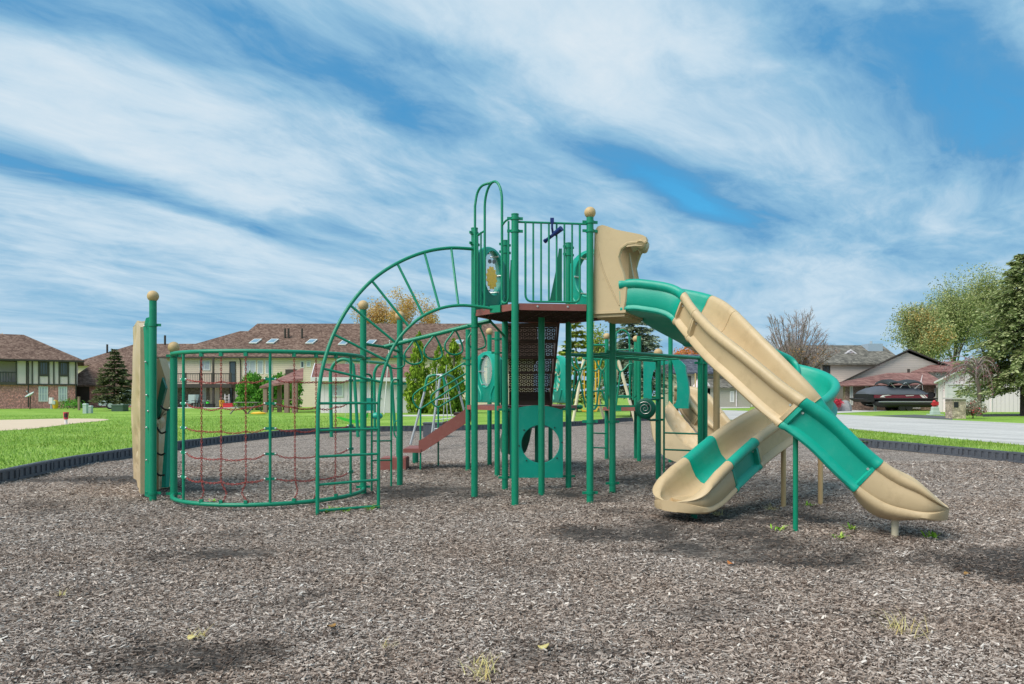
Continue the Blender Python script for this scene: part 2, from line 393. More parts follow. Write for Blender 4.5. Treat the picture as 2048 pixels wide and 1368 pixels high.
def perforated(name, col):
    m = bpy.data.materials.new(name); m.use_nodes = True; t = NT(m.node_tree); o = t.n('ShaderNodeOutputMaterial')
    p = t.n('ShaderNodeBsdfPrincipled'); p.inputs['Base Color'].default_value = col; p.inputs['Roughness'].default_value = 0.7
    x, y, z = t.sep(t.obj()); k = 14.0
    row = t.m('MULTIPLY', z, k * 1.25)
    xs = t.m('ADD', t.m('MULTIPLY', x, k), t.m('MULTIPLY', t.m('FLOOR', t.m('MODULO', row, 2.0)), 0.5))
    fx = t.m('SUBTRACT', t.m('FRACT', xs), 0.5); fz = t.m('SUBTRACT', t.m('FRACT', row), 0.5)
    d = t.m('SQRT', t.m('ADD', t.m('MULTIPLY', fx, fx), t.m('MULTIPLY', fz, fz)))
    ring = t.m('MULTIPLY', t.m('LESS_THAN', d, 0.35), t.m('GREATER_THAN', d, 0.305))
    tr = t.n('ShaderNodeBsdfTransparent'); mx = t.n('ShaderNodeMixShader')
    t.link(ring, mx.inputs[0]); t.link(p.outputs[0], mx.inputs[1]); t.link(tr.outputs[0], mx.inputs[2]); t.link(mx.outputs[0], o.inputs[0]); return m
M['perforated'] = perforated('perforated_brown_steel', C(72, 50, 44))
M['step_brown'] = pmat('brown_step_coating', C(84, 58, 50), 0.7, var=0.15)
# ------------------------------------------------------------------ ground
LZ = 0.13                                              # lawn level above the play surface
BORDER_PX = [(0, 966), (120, 938), (190, 925), (265, 913), (345, 899), (420, 889), (500, 880), (570, 872), (640, 866), (720, 863), (800, 862), (900, 861), (1000, 858), (1150, 852), (1240, 843), (1320, 840), (1440, 846), (1560, 863), (1725, 893), (1800, 900), (1900, 909), (2048, 926)]
border = [gd(px, py) for px, py in BORDER_PX]
border = [Vector((-7.2, -6, 0)), Vector((-7.6, 4, 0)), Vector((-7.7, 8, 0))] + border + [Vector((10.4, 11, 0)), Vector((10.2, 6, 0)), Vector((9.8, -6, 0))]
# bare, worn ground where the chips have been kicked away (x, y, rx, ry, strength)
def wg(px, py, rx, ry, s): p = gd(px, py); return (p.x, p.y, rx, ry, s)
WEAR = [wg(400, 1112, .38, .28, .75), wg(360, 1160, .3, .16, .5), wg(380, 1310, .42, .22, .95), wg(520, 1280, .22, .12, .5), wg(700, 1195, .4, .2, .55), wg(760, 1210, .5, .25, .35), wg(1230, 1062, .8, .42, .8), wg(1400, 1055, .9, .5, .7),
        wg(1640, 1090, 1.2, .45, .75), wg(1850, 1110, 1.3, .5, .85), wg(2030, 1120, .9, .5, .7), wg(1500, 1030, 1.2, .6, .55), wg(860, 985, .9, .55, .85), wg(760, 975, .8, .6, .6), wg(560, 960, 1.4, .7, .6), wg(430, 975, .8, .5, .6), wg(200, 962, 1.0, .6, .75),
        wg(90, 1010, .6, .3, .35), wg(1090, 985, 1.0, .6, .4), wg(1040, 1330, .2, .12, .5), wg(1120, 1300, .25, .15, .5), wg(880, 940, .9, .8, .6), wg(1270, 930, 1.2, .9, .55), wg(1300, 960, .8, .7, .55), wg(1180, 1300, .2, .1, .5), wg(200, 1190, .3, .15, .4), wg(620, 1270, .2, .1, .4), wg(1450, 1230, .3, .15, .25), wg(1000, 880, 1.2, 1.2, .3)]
_vg = rng.uniform(0, 1, (64, 64))
def vnoise(x, y, f):
    x, y = x * f, y * f; i, j = np.floor(x).astype(int), np.floor(y).astype(int); u, v = x - i, y - j; u, v = u * u * (3 - 2 * u), v * v * (3 - 2 * v)
    g = lambda a, b: _vg[a % 64, b % 64]
    return (g(i, j) * (1 - u) + g(i + 1, j) * u) * (1 - v) + (g(i, j + 1) * (1 - u) + g(i + 1, j + 1) * u) * v
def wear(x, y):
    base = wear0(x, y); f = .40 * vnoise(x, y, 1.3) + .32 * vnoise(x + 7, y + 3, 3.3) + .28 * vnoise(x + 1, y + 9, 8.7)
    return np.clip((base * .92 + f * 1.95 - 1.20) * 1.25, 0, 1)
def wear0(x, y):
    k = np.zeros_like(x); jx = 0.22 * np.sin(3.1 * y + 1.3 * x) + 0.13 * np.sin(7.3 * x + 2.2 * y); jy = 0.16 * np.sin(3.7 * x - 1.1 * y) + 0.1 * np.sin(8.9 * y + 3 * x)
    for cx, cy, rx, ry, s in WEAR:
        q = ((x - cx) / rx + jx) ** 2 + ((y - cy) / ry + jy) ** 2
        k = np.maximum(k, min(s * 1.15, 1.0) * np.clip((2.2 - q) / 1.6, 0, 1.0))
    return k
gx = np.concatenate([np.linspace(-60, -9, 20), np.arange(-8.9, 11, 0.11), np.linspace(11.2, 60, 20)])
gy = np.concatenate([np.linspace(-30, 2, 12), np.arange(2.1, 16, 0.11), np.linspace(16.3, 60, 60)])
X, Y = np.meshgrid(gx, gy); nx, ny = len(gx), len(gy)
Zg = 0.012 * np.sin(X * 2.1 + 0.7 * Y) * np.sin(Y * 1.7) + 0.006 * np.sin(X * 5.3) * np.sin(4.1 * Y)
Zg = np.where((Y < 20) & (np.abs(X) < 9), Zg, 0) - 0.010
idx = (np.arange(ny - 1)[:, None] * nx + np.arange(nx - 1)[None, :]).ravel()
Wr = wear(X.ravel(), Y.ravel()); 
def chips_ground():
    m = bpy.data.materials.new('wood_chip_ground'); m.use_nodes = True; t = NT(m.node_tree)
    p = t.n('ShaderNodeBsdfPrincipled'); o = t.n('ShaderNodeOutputMaterial'); t.link(p.outputs[0], o.inputs[0]); p.inputs['Roughness'].default_value = 0.95; p.inputs['Specular IOR Level'].default_value = 0.15
    ob = t.obj(); x, y, z = t.sep(ob)
    wz = t.noise(ob, 14, 2, 0.5, 0, True); v = t.n('ShaderNodeVectorMath', operation='MULTIPLY_ADD'); t.link(wz, v.inputs[0]); v.inputs[1].default_value = (0.08, 0.08, 0.08); t.link(ob, v.inputs[2])
    vals = []
    for ang, sc in ((0.3, 34.0), (1.9, 27.0)):
        mp = t.n('ShaderNodeMapping'); t.link(v.outputs[0], mp.inputs[0]); mp.inputs['Rotation'].default_value = (0, 0, ang); mp.inputs['Scale'].default_value = (1.0, 2.6, 1)
        vo = t.n('ShaderNodeTexVoronoi'); t.link(mp.outputs[0], vo.inputs['Vector']); vo.inputs['Scale'].default_value = sc
        r, g, b = t.sep(vo.outputs['Color']); vals.append(r)
    sel = t.ramp(t.noise(ob, 9, 2, 0.5), [(0.47, (0, 0, 0, 1)), (0.53, (1, 1, 1, 1))])
    q = t.m('ADD', t.m('MULTIPLY', vals[0], t.m('SUBTRACT', 1.0, sel)), t.m('MULTIPLY', vals[1], sel))
    c = t.ramp(q, [(0.0, C(58, 49, 44)), (0.28, C(104, 91, 82)), (0.55, C(146, 131, 120)), (0.85, C(184, 170, 159)), (1.0, C(216, 205, 194))])
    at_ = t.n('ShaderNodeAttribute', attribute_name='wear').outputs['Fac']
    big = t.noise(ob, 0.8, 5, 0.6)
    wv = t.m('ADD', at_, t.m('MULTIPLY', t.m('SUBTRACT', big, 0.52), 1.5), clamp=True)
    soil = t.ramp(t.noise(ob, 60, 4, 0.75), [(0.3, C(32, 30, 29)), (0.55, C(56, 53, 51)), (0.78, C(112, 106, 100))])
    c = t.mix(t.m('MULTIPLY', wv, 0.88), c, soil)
    t.link(c, p.inputs['Base Color'])
    b = t.n('ShaderNodeBump'); b.inputs['Strength'].default_value = 0.8; b.inputs['Distance'].default_value = 0.012; t.link(q, b.inputs['Height']); t.link(b.outputs[0], p.inputs['Normal'])
    return m
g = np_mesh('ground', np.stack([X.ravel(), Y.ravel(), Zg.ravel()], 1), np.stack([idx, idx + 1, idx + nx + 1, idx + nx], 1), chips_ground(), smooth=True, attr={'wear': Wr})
prop(g, 'grey brown wood chip play surface with dark bare patches', 'ground', kind='structure')

# loose chips lying on it
def chips():
    xs, ys, ls = [], [], []
    for y0, y1, dens, l0, l1 in ((2.4, 4.2, 8800, .006, .038), (4.2, 6.5, 4600, .008, .042), (6.5, 9.5, 2000, .012, .05), (9.5, 14.5, 520, .022, .065)):
        n = int(dens * (y1 - y0) * (y1 + y0) * 0.80)
        yy = np.sqrt(rng.uniform(y0 ** 2, y1 ** 2, n)); xx = rng.uniform(-0.80, 0.80, n) * yy
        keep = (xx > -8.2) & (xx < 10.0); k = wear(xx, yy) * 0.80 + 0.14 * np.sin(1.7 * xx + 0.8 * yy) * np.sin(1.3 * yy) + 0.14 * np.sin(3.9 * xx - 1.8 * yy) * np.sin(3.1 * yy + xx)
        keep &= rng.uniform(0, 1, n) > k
        xs.append(xx[keep]); ys.append(yy[keep]); ls.append(rng.uniform(0, 1, keep.sum()) ** 2.6 * (l1 - l0) + l0)
    x, y, L = map(np.concatenate, (xs, ys, ls)); n = len(x)
    Wd = np.clip(L * rng.uniform(0.14, 0.5, n), 0.004, 0.016); T = rng.uniform(0.0015, 0.006, n)
    a = rng.normal(0.25, 1.0, n); tilt = rng.normal(0, 0.22, n); roll = rng.normal(0, 0.3, n)
    ux = np.stack([np.cos(a) * np.cos(tilt), np.sin(a) * np.cos(tilt), np.sin(tilt)], 1)
    uy = np.stack([-np.sin(a) * np.cos(roll), np.cos(a) * np.cos(roll), np.sin(roll)], 1)
    uz = np.cross(ux, uy)
    z0 = 0.012 * np.sin(x * 2.1 + 0.7 * y) * np.sin(y * 1.7) + 0.006 * np.sin(x * 5.3) * np.sin(4.1 * y) - 0.010
    c = np.stack([x, y, z0 + 0.004 + rng.uniform(0, 0.012, n) + L * np.abs(np.sin(tilt)) * 0.4], 1)
    V = np.zeros((n, 8, 3)); i = 0
    for sz_ in (-1, 1):
        for sx_, sy_ in ((-1, -1), (1, -1), (1, 1), (-1, 1)):
            tap = rng.uniform(0.35, 1.0, n) if sx_ > 0 else rng.uniform(0.5, 1.0, n)
            V[:, i] = c + ux * (sx_ * L / 2)[:, None] + uy * (sy_ * Wd / 2 * tap)[:, None] + uz * (sz_ * T / 2)[:, None]; i += 1
    q = np.array([(4, 5, 6, 7), (0, 1, 5, 4), (1, 2, 6, 5), (2, 3, 7, 6), (3, 0, 4, 7)])
    Fq = (np.arange(n)[:, None, None] * 8 + q[None]).reshape(-1, 4)
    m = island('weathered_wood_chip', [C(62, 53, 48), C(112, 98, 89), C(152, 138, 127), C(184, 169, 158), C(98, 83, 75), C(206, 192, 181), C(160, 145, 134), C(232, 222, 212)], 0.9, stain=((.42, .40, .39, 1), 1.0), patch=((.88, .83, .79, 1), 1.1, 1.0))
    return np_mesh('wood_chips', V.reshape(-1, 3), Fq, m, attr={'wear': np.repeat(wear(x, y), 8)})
prop(chips(), 'loose weathered grey brown wood chips scattered over the play surface', 'wood chips', kind='stuff')

def lawn_mat(name, cols, sc=1.0):
    m = bpy.data.materials.new(name); m.use_nodes = True; t = NT(m.node_tree)
    p = t.n('ShaderNodeBsdfPrincipled'); o = t.n('ShaderNodeOutputMaterial'); t.link(p.outputs[0], o.inputs[0]); p.inputs['Roughness'].default_value = 0.9; p.inputs['Specular IOR Level'].default_value = 0.1
    ob = t.obj(); x, y, z = t.sep(ob); v = t.comb(t.m('MULTIPLY', x, 1.6), t.m('MULTIPLY', y, 0.55))
    q = t.m('ADD', t.m('MULTIPLY', t.noise(v, 9 * sc, 8, 0.75), 0.7), t.m('MULTIPLY', t.noise(ob, 0.30, 5, 0.65), 0.75))
    t.link(t.ramp(q, [(0.52, cols[0]), (0.71, cols[1]), (0.90, cols[2])]), p.inputs['Base Color'])
    b = t.n('ShaderNodeBump'); b.inputs['Strength'].default_value = 0.6; b.inputs['Distance'].default_value = 0.04; t.link(t.noise(v, 30, 4, 0.7), b.inputs['Height']); t.link(b.outputs[0], p.inputs['Normal'])
    return m
GREENS = (C(98, 132, 50), C(128, 162, 66), C(160, 186, 94))
M['lawn'] = lawn_mat('mown_lawn', GREENS)
cen = Vector((1.5, 14, 0)); inner = [Vector((p.x, p.y, LZ)) for p in border]
mb = MB(); n = len(inner); rings = [inner]
for far in (40, 120, 900):
    rings.append([Vector((cen.x, cen.y, LZ)) + (Vector((p.x, p.y, LZ)) - Vector((cen.x, cen.y, LZ))).normalized() * far for p in inner])
rings[1] = [q if (q - Vector((cen.x, cen.y, LZ))).length > (p - Vector((cen.x, cen.y, LZ))).length + 2 else p + (q - p).normalized() * 2 for p, q in zip(inner, rings[1])]
mb.loft(rings, True, False)
prop(mb.build('lawn', M['lawn'], smooth=0), 'bright green mown lawn around the playground', 'lawn', kind='structure')

def sheet(name, pts, z, mat, label, cat):
    o = MB().quad(*[Vector((p[0], p[1], z)) for p in pts]).build(name, mat, smooth=0, fix=True)
    if o.data.polygons[0].normal.z < 0: o.data.flip_normals()
    return prop(o, label, cat, kind='structure')
def road_mat(name, c1, c2):
    m = bpy.data.materials.new(name); m.use_nodes = True; t = NT(m.node_tree)
    p = t.n('ShaderNodeBsdfPrincipled'); o = t.n('ShaderNodeOutputMaterial'); t.link(p.outputs[0], o.inputs[0]); p.inputs['Roughness'].default_value = 0.9
    x, y, z = t.sep(t.obj()); al = t.m('ADD', t.m('MULTIPLY', x, 0.45), t.m('MULTIPLY', y, -0.9)); ac = t.m('ADD', t.m('MULTIPLY', x, 0.9), t.m('MULTIPLY', y, 0.45))
    q = t.m('ADD', t.m('MULTIPLY', t.noise(t.comb(t.m('MULTIPLY', al, 0.15), ac), 1.2, 7, 0.7), 0.6), t.m('MULTIPLY', t.noise(t.obj(), 12, 5, 0.7), 0.4))
    t.link(t.ramp(q, [(0.38, c1), (0.62, c2)]), p.inputs['Base Color']); return m
M['road'] = road_mat('worn_grey_asphalt', C(162, 158, 153), C(204, 199, 193)); M['drive'] = road_mat('pale_concrete_drive', C(178, 174, 168), C(204, 200, 194)); M['drive_dark'] = road_mat('dark_asphalt_drive', C(74, 74, 76), C(98, 98, 98))
z1 = LZ + 0.006
def gl(px, py, z=LZ): return gd(px, py, z)
sheet('road', [gl(1350, 829), gl(1440, 838), gl(1560, 846), gl(1700, 858), gl(2048, 891), gl(2300, 918), gl(2300, 858), gl(2048, 847), gl(1900, 840), gl(1700, 830), gl(1560, 824), gl(1440, 820), gl(1350, 816)], z1, M['road'], 'worn pale grey street curving past the playground', 'road')
sheet('driveway', [gl(1650, 827.5), gl(1640, 823), gl(1700, 820), gl(1870, 815.5), gl(1872, 817), gl(1760, 822.5)], z1 + .004, M['drive'], 'pale concrete driveway leading to the parked pontoon boat', 'driveway')
sheet('driveway', [gl(1745, 831.6), gl(1830, 829.5), gl(1905, 833), gl(1905, 839.5)], z1 + .004, M['drive_dark'], 'dark asphalt apron beside the stone mailbox pillar', 'driveway')
sheet('driveway', [gl(1965, 829), gl(2200, 826), gl(2200, 830), gl(1965, 833.5)], z1 + .004, M['drive_dark'], 'dark asphalt driveway in front of the white garage', 'driveway')
sheet('driveway', [gl(1370, 814), gl(1500, 813), gl(1500, 816), gl(1370, 818)], z1 + .004, M['drive'], 'concrete parking strip under the three parked cars', 'driveway')
def court():
    m = pmat('tan_sand', C(206, 184, 158), 0.95, var=0.12, scale=1.5, bump=0.3, bscale=30)
    pts = [gl(-220, 858), gl(-60, 863), gl(60, 858), gl(150, 847), gl(212, 841), gl(205, 838), gl(120, 837.5), gl(0, 840), gl(-220, 843)]
    global COURT; COURT = spline(pts, 5, True)
    sheet('sand_court', COURT, z1, m, 'pale tan sand court in the lawn left of the climbing wall', 'sand court')
court()
sheet('patio', [gl(318, 816.5), gl(478, 816.5), gl(500, 814.2), gl(318, 814.2)], z1, M['concrete'], 'concrete patio slab below the apartment balcony', 'patio')
sheet('path', [gl(800, 833), gl(935, 831.5), gl(935, 829), gl(800, 830)], z1, M['drive'], 'pale path in front of the tall arborvitae', 'path')

# grass blades where the lawn is near enough to show them
def blades():
    P = []
    cp = [(CX + F * q.x / q.y, HY + F * (CH - LZ) / q.y) for q in COURT]
    def in_court(x, y):
        px, py = CX + F * x / y, HY + F * (CH - LZ) / y; c = np.zeros(len(x), bool)
        for (x0, y0), (x1, y1) in zip(cp, cp[1:] + cp[:1]):
            if y0 != y1: c ^= ((y0 > py) != (y1 > py)) & (px < (x1 - x0) * (py - y0) / (y1 - y0) + x0)
        return c
    def patch(n, x0, x1, y0, y1, test): 
        x = rng.uniform(x0, x1, n); y = y0 + (y1 - y0) * rng.uniform(0, 1, n) ** 1.5; k = test(x, y) & ~in_court(x, y); P.append(np.stack([x[k], y[k]], 1))
    bl = np.array([(p.y, p.x) for p in border[2:12]]); br = np.array([(p.y, p.x) for p in border[-9:-1]][::-1])
    patch(150000, -32, -6, 8, 44, lambda x, y: (x < np.interp(y, bl[:, 0], bl[:, 1]) - 0.12) & (x > -0.82 * y) & (rng.uniform(0, 1, len(x)) < np.clip((44 - y) / 24, 0, 1)))
    rx = np.array([(gl(px, py).y, gl(px, py).x) for px, py in ((2300, 918), (2048, 891), (1700, 858))])
    patch(60000, 9, 17, 9, 28, lambda x, y: (x > np.interp(y, br[:, 0], br[:, 1]) + 0.12) & (x < np.interp(y, rx[:, 0], rx[:, 1]) - 0.15))
    p = np.concatenate(P); n = len(p); h = rng.uniform(0.03, 0.085, n); a = rng.uniform(0, 2 * math.pi, n); wd = rng.uniform(0.006, 0.014, n); ln = rng.uniform(0, 0.05, n)
    V = np.zeros((n, 3, 3)); V[:, :, :2] = p[:, None, :]; V[:, :, 2] = LZ
    V[:, 0, 0] += np.cos(a) * wd; V[:, 0, 1] += np.sin(a) * wd; V[:, 1, 0] -= np.cos(a) * wd; V[:, 1, 1] -= np.sin(a) * wd
    V[:, 2, 2] += h; V[:, 2, 0] += np.sin(a) * ln; V[:, 2, 1] += np.cos(a) * ln
    return np_mesh('grass', V.reshape(-1, 3), np.arange(n * 3).reshape(-1, 3), island('grass_blade', [C(112, 146, 58), C(142, 176, 76), C(168, 194, 100), C(194, 212, 138)], 0.8, 0.3, patch=((.80, .78, .62, 1), .55, 1.0)))
prop(blades(), 'short green grass blades of the lawn beside the border', 'grass', kind='stuff')

# black edging timbers, one object per timber
def edging():
    L = 1.22; mb = MB(); mb.bb(0.0, L - 0.015, -0.045, 0.0, 0.0, 0.235); mb.bb(0.0, L - 0.015, -0.0, 0.075, 0.19, 0.245)
    mb.bb(0.0, L - 0.015, -0.075, -0.045, 0.0, 0.05); mb.bb(0.0, L - 0.015, -0.06, -0.045, 0.20, 0.242)
    for i in range(6): mb.bb(0.06 + i * 0.19, 0.06 + i * 0.19 + 0.10, -0.066, -0.045, 0.052, 0.198)
    mb.bb(L - 0.07, L - 0.005, -0.08, -0.0455, 0.051, 0.21)
    first = mb.build('edging_timber', M['edging'], smooth=0)
    prop(first, 'black ribbed plastic edging timber in the row bordering the wood chips', 'edging', 'edging timbers around the play surface')
    pts = border[1:-1]; seg = [(pts[i], pts[i + 1]) for i in range(len(pts) - 1)]; used = False; left = 0.0
    pos = [pts[0]]; i = 0; cur = pts[0]
    while i < len(pts) - 1:
        v = pts[i + 1] - cur
        if v.length >= L: cur = cur + v.normalized() * L; pos.append(cur)
        else:
            # step round the corner
            i += 1
            if i >= len(pts) - 1: break
            a = pts[i + 1] - pts[i]; need = L; st = pos[-1]; t = 0.0
            while (pts[i] + a.normalized() * t - st).length < need and t < a.length: t += 0.02
            cur = pts[i] + a.normalized() * t; pos.append(cur)
    for a, b in zip(pos[:-1], pos[1:]):
        px = CX + F * a.x / max(a.y, .1)
        if a.y < 8 or px < -150 or px > 2250: continue
        o = first if not used else first.copy()
        if used: COL.objects.link(o)
        used = True
        d = b - a; o.location = a + Vector((0, 0, random.uniform(-.012, .0))); o.rotation_euler = (random.uniform(-.02, .02), 0, math.atan2(d.y, d.x)); o.scale = (d.length / L * 1.0, 1, .82)
edging()
# ------------------------------------------------------------------ the play structure
PR = 0.0445                                                  # post radius (3.5 inch pipe)
PLAY = thing('play_structure', 'green and tan playground structure with tower, twin slides, arch climber and chain net', 'play structure', (0.44, 9.62, 0))
def post(xy, z1, cap=None, clamps=(), r=PR, mat='post', parent=PLAY, z0=-0.05, name='post'):
    x, y = xy[0], xy[1]
    p = MB().cyl((x, y, z0), (x, y, z1), r, 18).build(name, M[mat], parent)
    if cap == 'ball': MB().ball((x, y, z1 + r * 1.35), r * 1.62, 18, 12).build('cap', M['cap'], p)
    elif cap == 'flat': MB().cyl((x, y, z1 - .002), (x, y, z1 + .012), r * 1.06, 18).build('cap', M[mat], p)
    for c in clamps:
        z, ang = c if isinstance(c, tuple) else (c, 0.3)
        mb = MB().cyl((x, y, z - .017), (x, y, z + .017), r * 1.22, 18); rot = Matrix.Rotation(ang, 3, 'Z')
        for s in (-1, 1): mb.box(Vector((x, y, z)) + rot @ Vector((s * r * 1.7, 0, 0)), (r * 1.0, .016, .034), rot)
        cl = mb.build('clamp', M[mat], p)
    return p
def bolts(pts, r=0.011, parent=PLAY, nrm=(0, -1, 0), name='bolt'):
    nv = Vector(nrm)
    for q in pts: q = Vector(q); MB().cyl(q - nv * .004, q + nv * .009, r, 8, r * .6).build(name, M['bolt'], parent)
g1, g2, g3, g4, g5, g6, gc = [gd(px, py) for px, py in ((1030, 1009), (1180, 1006), (1225, 985), (1137, 974), (1010, 977), (949, 992), (1083, 988))]
ZD, ZT = 2.475, 3.57                                          # upper deck and post tops
post(g1, ZT, 'flat', [(ZT - .045, .1), (ZT - .20, .1)])
post(g2, ZT, 'ball', [(ZT - .06, .2), (ZT - .17, .2), (1.02, .1), (.13, .1)])
post(g3, ZT - 0.2, 'flat', [(1.95, .5), (.98, .2), (.13, .2)])
post(g4, ZT, 'flat', [(ZT - .05, .6), (ZT - .16, .6), (2.0, .4), (1.14, .1), (.16, .1)])
post(g5, ZT, 'flat', [(ZT - .05, .6), (ZT - .16, .6), (1.14, .1), (.16, .1)])
post(g6, ZT, 'flat', [(ZT - .06, .9), (ZT - .20, .9), (2.27, .3)])
post(gc, ZD - .06)
# hexagonal upper deck
hexp = [Vector((p.x, p.y, 0)) for p in (g1, g2, g3, g4, g5, g6)]
hc = sum(hexp, Vector()) / 6
corn = [hc + (p - hc) * 1.0 for p in hexp]
deck = MB().prism([Vector((p.x, p.y, ZD - .012)) for p in corn], (0, 0, .012)).build('deck', M['maroon'], PLAY, 20)
lip = MB()
for i in range(6):
    a, b = corn[i], corn[(i + 1) % 6]; d = (b - a).normalized(); nrm = Vector((d.y, -d.x, 0)); a2, b2 = a + d * .05, b - d * .05
    lip.prism([a2 + nrm * .012 + Vector((0, 0, ZD + .006)), b2 + nrm * .012 + Vector((0, 0, ZD + .006)), b2 - nrm * .02 + Vector((0, 0, ZD + .006)), a2 - nrm * .02 + Vector((0, 0, ZD + .006))], (0, 0, -.082))
lip.build('deck_edge', M['maroon'], deck, 0)
rib = MB()
for k in range(-5, 6):
    for ang in (0.2, 1.77):
        u = Vector((math.cos(ang), math.sin(ang), 0)); v = Vector((-u.y, u.x, 0)); hl = math.sqrt(max(.80 ** 2 - (k * .15) ** 2, .01))
        rib.box(hc + v * k * .15 + Vector((0, 0, ZD - .045)), (2 * hl * .93, .012, .062 if ang < 1 else .05), Matrix.Rotation(ang, 3, 'Z'))
rib.build('deck_rib', M['under'], deck, 0)
e12 = (g2 - g1).normalized(); n12 = Vector((e12.y, -e12.x, 0))
bolts([g1 + e12 * t + n12 * .014 + Vector((0, 0, ZD - .03)) for t in (.28, .66)], .016, deck, n12)

# barrier of vertical pipes between the two front posts
def barrier(a, b, z0, z1, nbar, name='barrier', inset=.13, r=.014, rb=.012, mat='post'):
    d = (b - a).normalized(); L = (b - a).length; A, B = a + d * inset, b - d * inset; up = Vector((0, 0, 1))
    root = MB().tube(fillet([A + up * z1, A + up * z0, B + up * z0, B + up * z1], .09, 5), r, 10).tube([a + d * (PR * .9) + up * (z1 - .005), b - d * (PR * .9) + up * (z1 - .005)], r, 10).build(name, M[mat], PLAY)
    for i in range(nbar):
        q = A.lerp(B, (i + 1) / (nbar + 1)); MB().cyl(q + up * z0, q + up * z1, rb, 8).build('bar', M[mat], root)
    return root
barrier(g1, g2, ZD + .03, 3.49, 6)
# navy toy telescope hung from the rail
tp = at(1106, 470, 8.83); ax = (at(1126, 456, 8.75) - at(1086, 487, 8.95)).normalized()
tel = MB().tube([tp - ax * .145, tp - ax * .12, tp - ax * .118, tp + ax * .02, tp + ax * .022, tp + ax * .13, tp + ax * .145], [.028, .028, .021, .021, .030, .033, .036], 14).build('telescope', M['navy'], PLAY)
b0 = at(1104, 440, 8.8); MB().box(b0 + Vector((0, -.01, -.01)), (.045, .05, .06)).tube([b0 + Vector((0, -.02, -.02)), b0 + Vector((0, -.02, -.10)), tp + Vector((0, 0, .01))], .014, 8).build('bracket', M['navy'], tel)

# entry hoops and the two narrow side barriers between the left and front posts
e61 = (g1 - g6); L61 = e61.length; e61 = e61.normalized(); up = Vector((0, 0, 1))
def on61(px):                         # point of the g6-g1 edge at photo column px
    k = (px - CX) / F; t = (k * g6.y - g6.x) / (e61.x - k * e61.y); return g6 + e61 * t
def narrow(pa, pb, ztop):
    a, b = on61(pa), on61(pb); r = MB().tube(fillet([a + up * ztop, a + up * (ZD + .03), b + up * (ZD + .03), b + up * ztop], .07), .013, 10).build('side_barrier', M['post'], PLAY)
    return r
sb1 = narrow(955, 969, 3.47); MB().cyl(on61(962) + up * (ZD + .03), on61(962) + up * 3.5, .011, 8).build('bar', M['post'], sb1); MB().tube([g6 + up * 3.46, on61(969) + up * 3.50], .013).build('rail', M['post'], sb1)
sb2 = narrow(1004, 1017, 3.52); MB().tube(fillet([on61(1004) + up * 3.49, on61(1011) + up * 3.54, g1 + up * 3.55], .05), .013).build('rail', M['post'], sb2)
zt = CH + (HY - 362) * 9.15 / F
a, b = on61(969.5), on61(1004); q = (b - a) * .5
arc = [a + up * (ZD - .02)] + [a + q * (1 - math.cos(t)) + up * (zt - .30 + .29 * math.sin(t)) for t in np.linspace(0, math.pi, 15)] + [b + up * (ZD + .02)]
MB().tube(arc, .0165, 12).build('entry_hoop', M['post'], PLAY)
a0 = at(950, 600, 9.32); a0.z = ZD - .05; m0 = a + q * .75 + up * (zt - .02)
c1 = Vector((a0.x, a0.y, zt - .28))
MB().tube([a0] + spline([c1, c1 + Vector((.03, 0, .17)), c1.lerp(m0, .45) + up * .135, m0 + Vector((0, 0, .01))], 6), .0165, 12).build('entry_hoop', M['post'], PLAY)

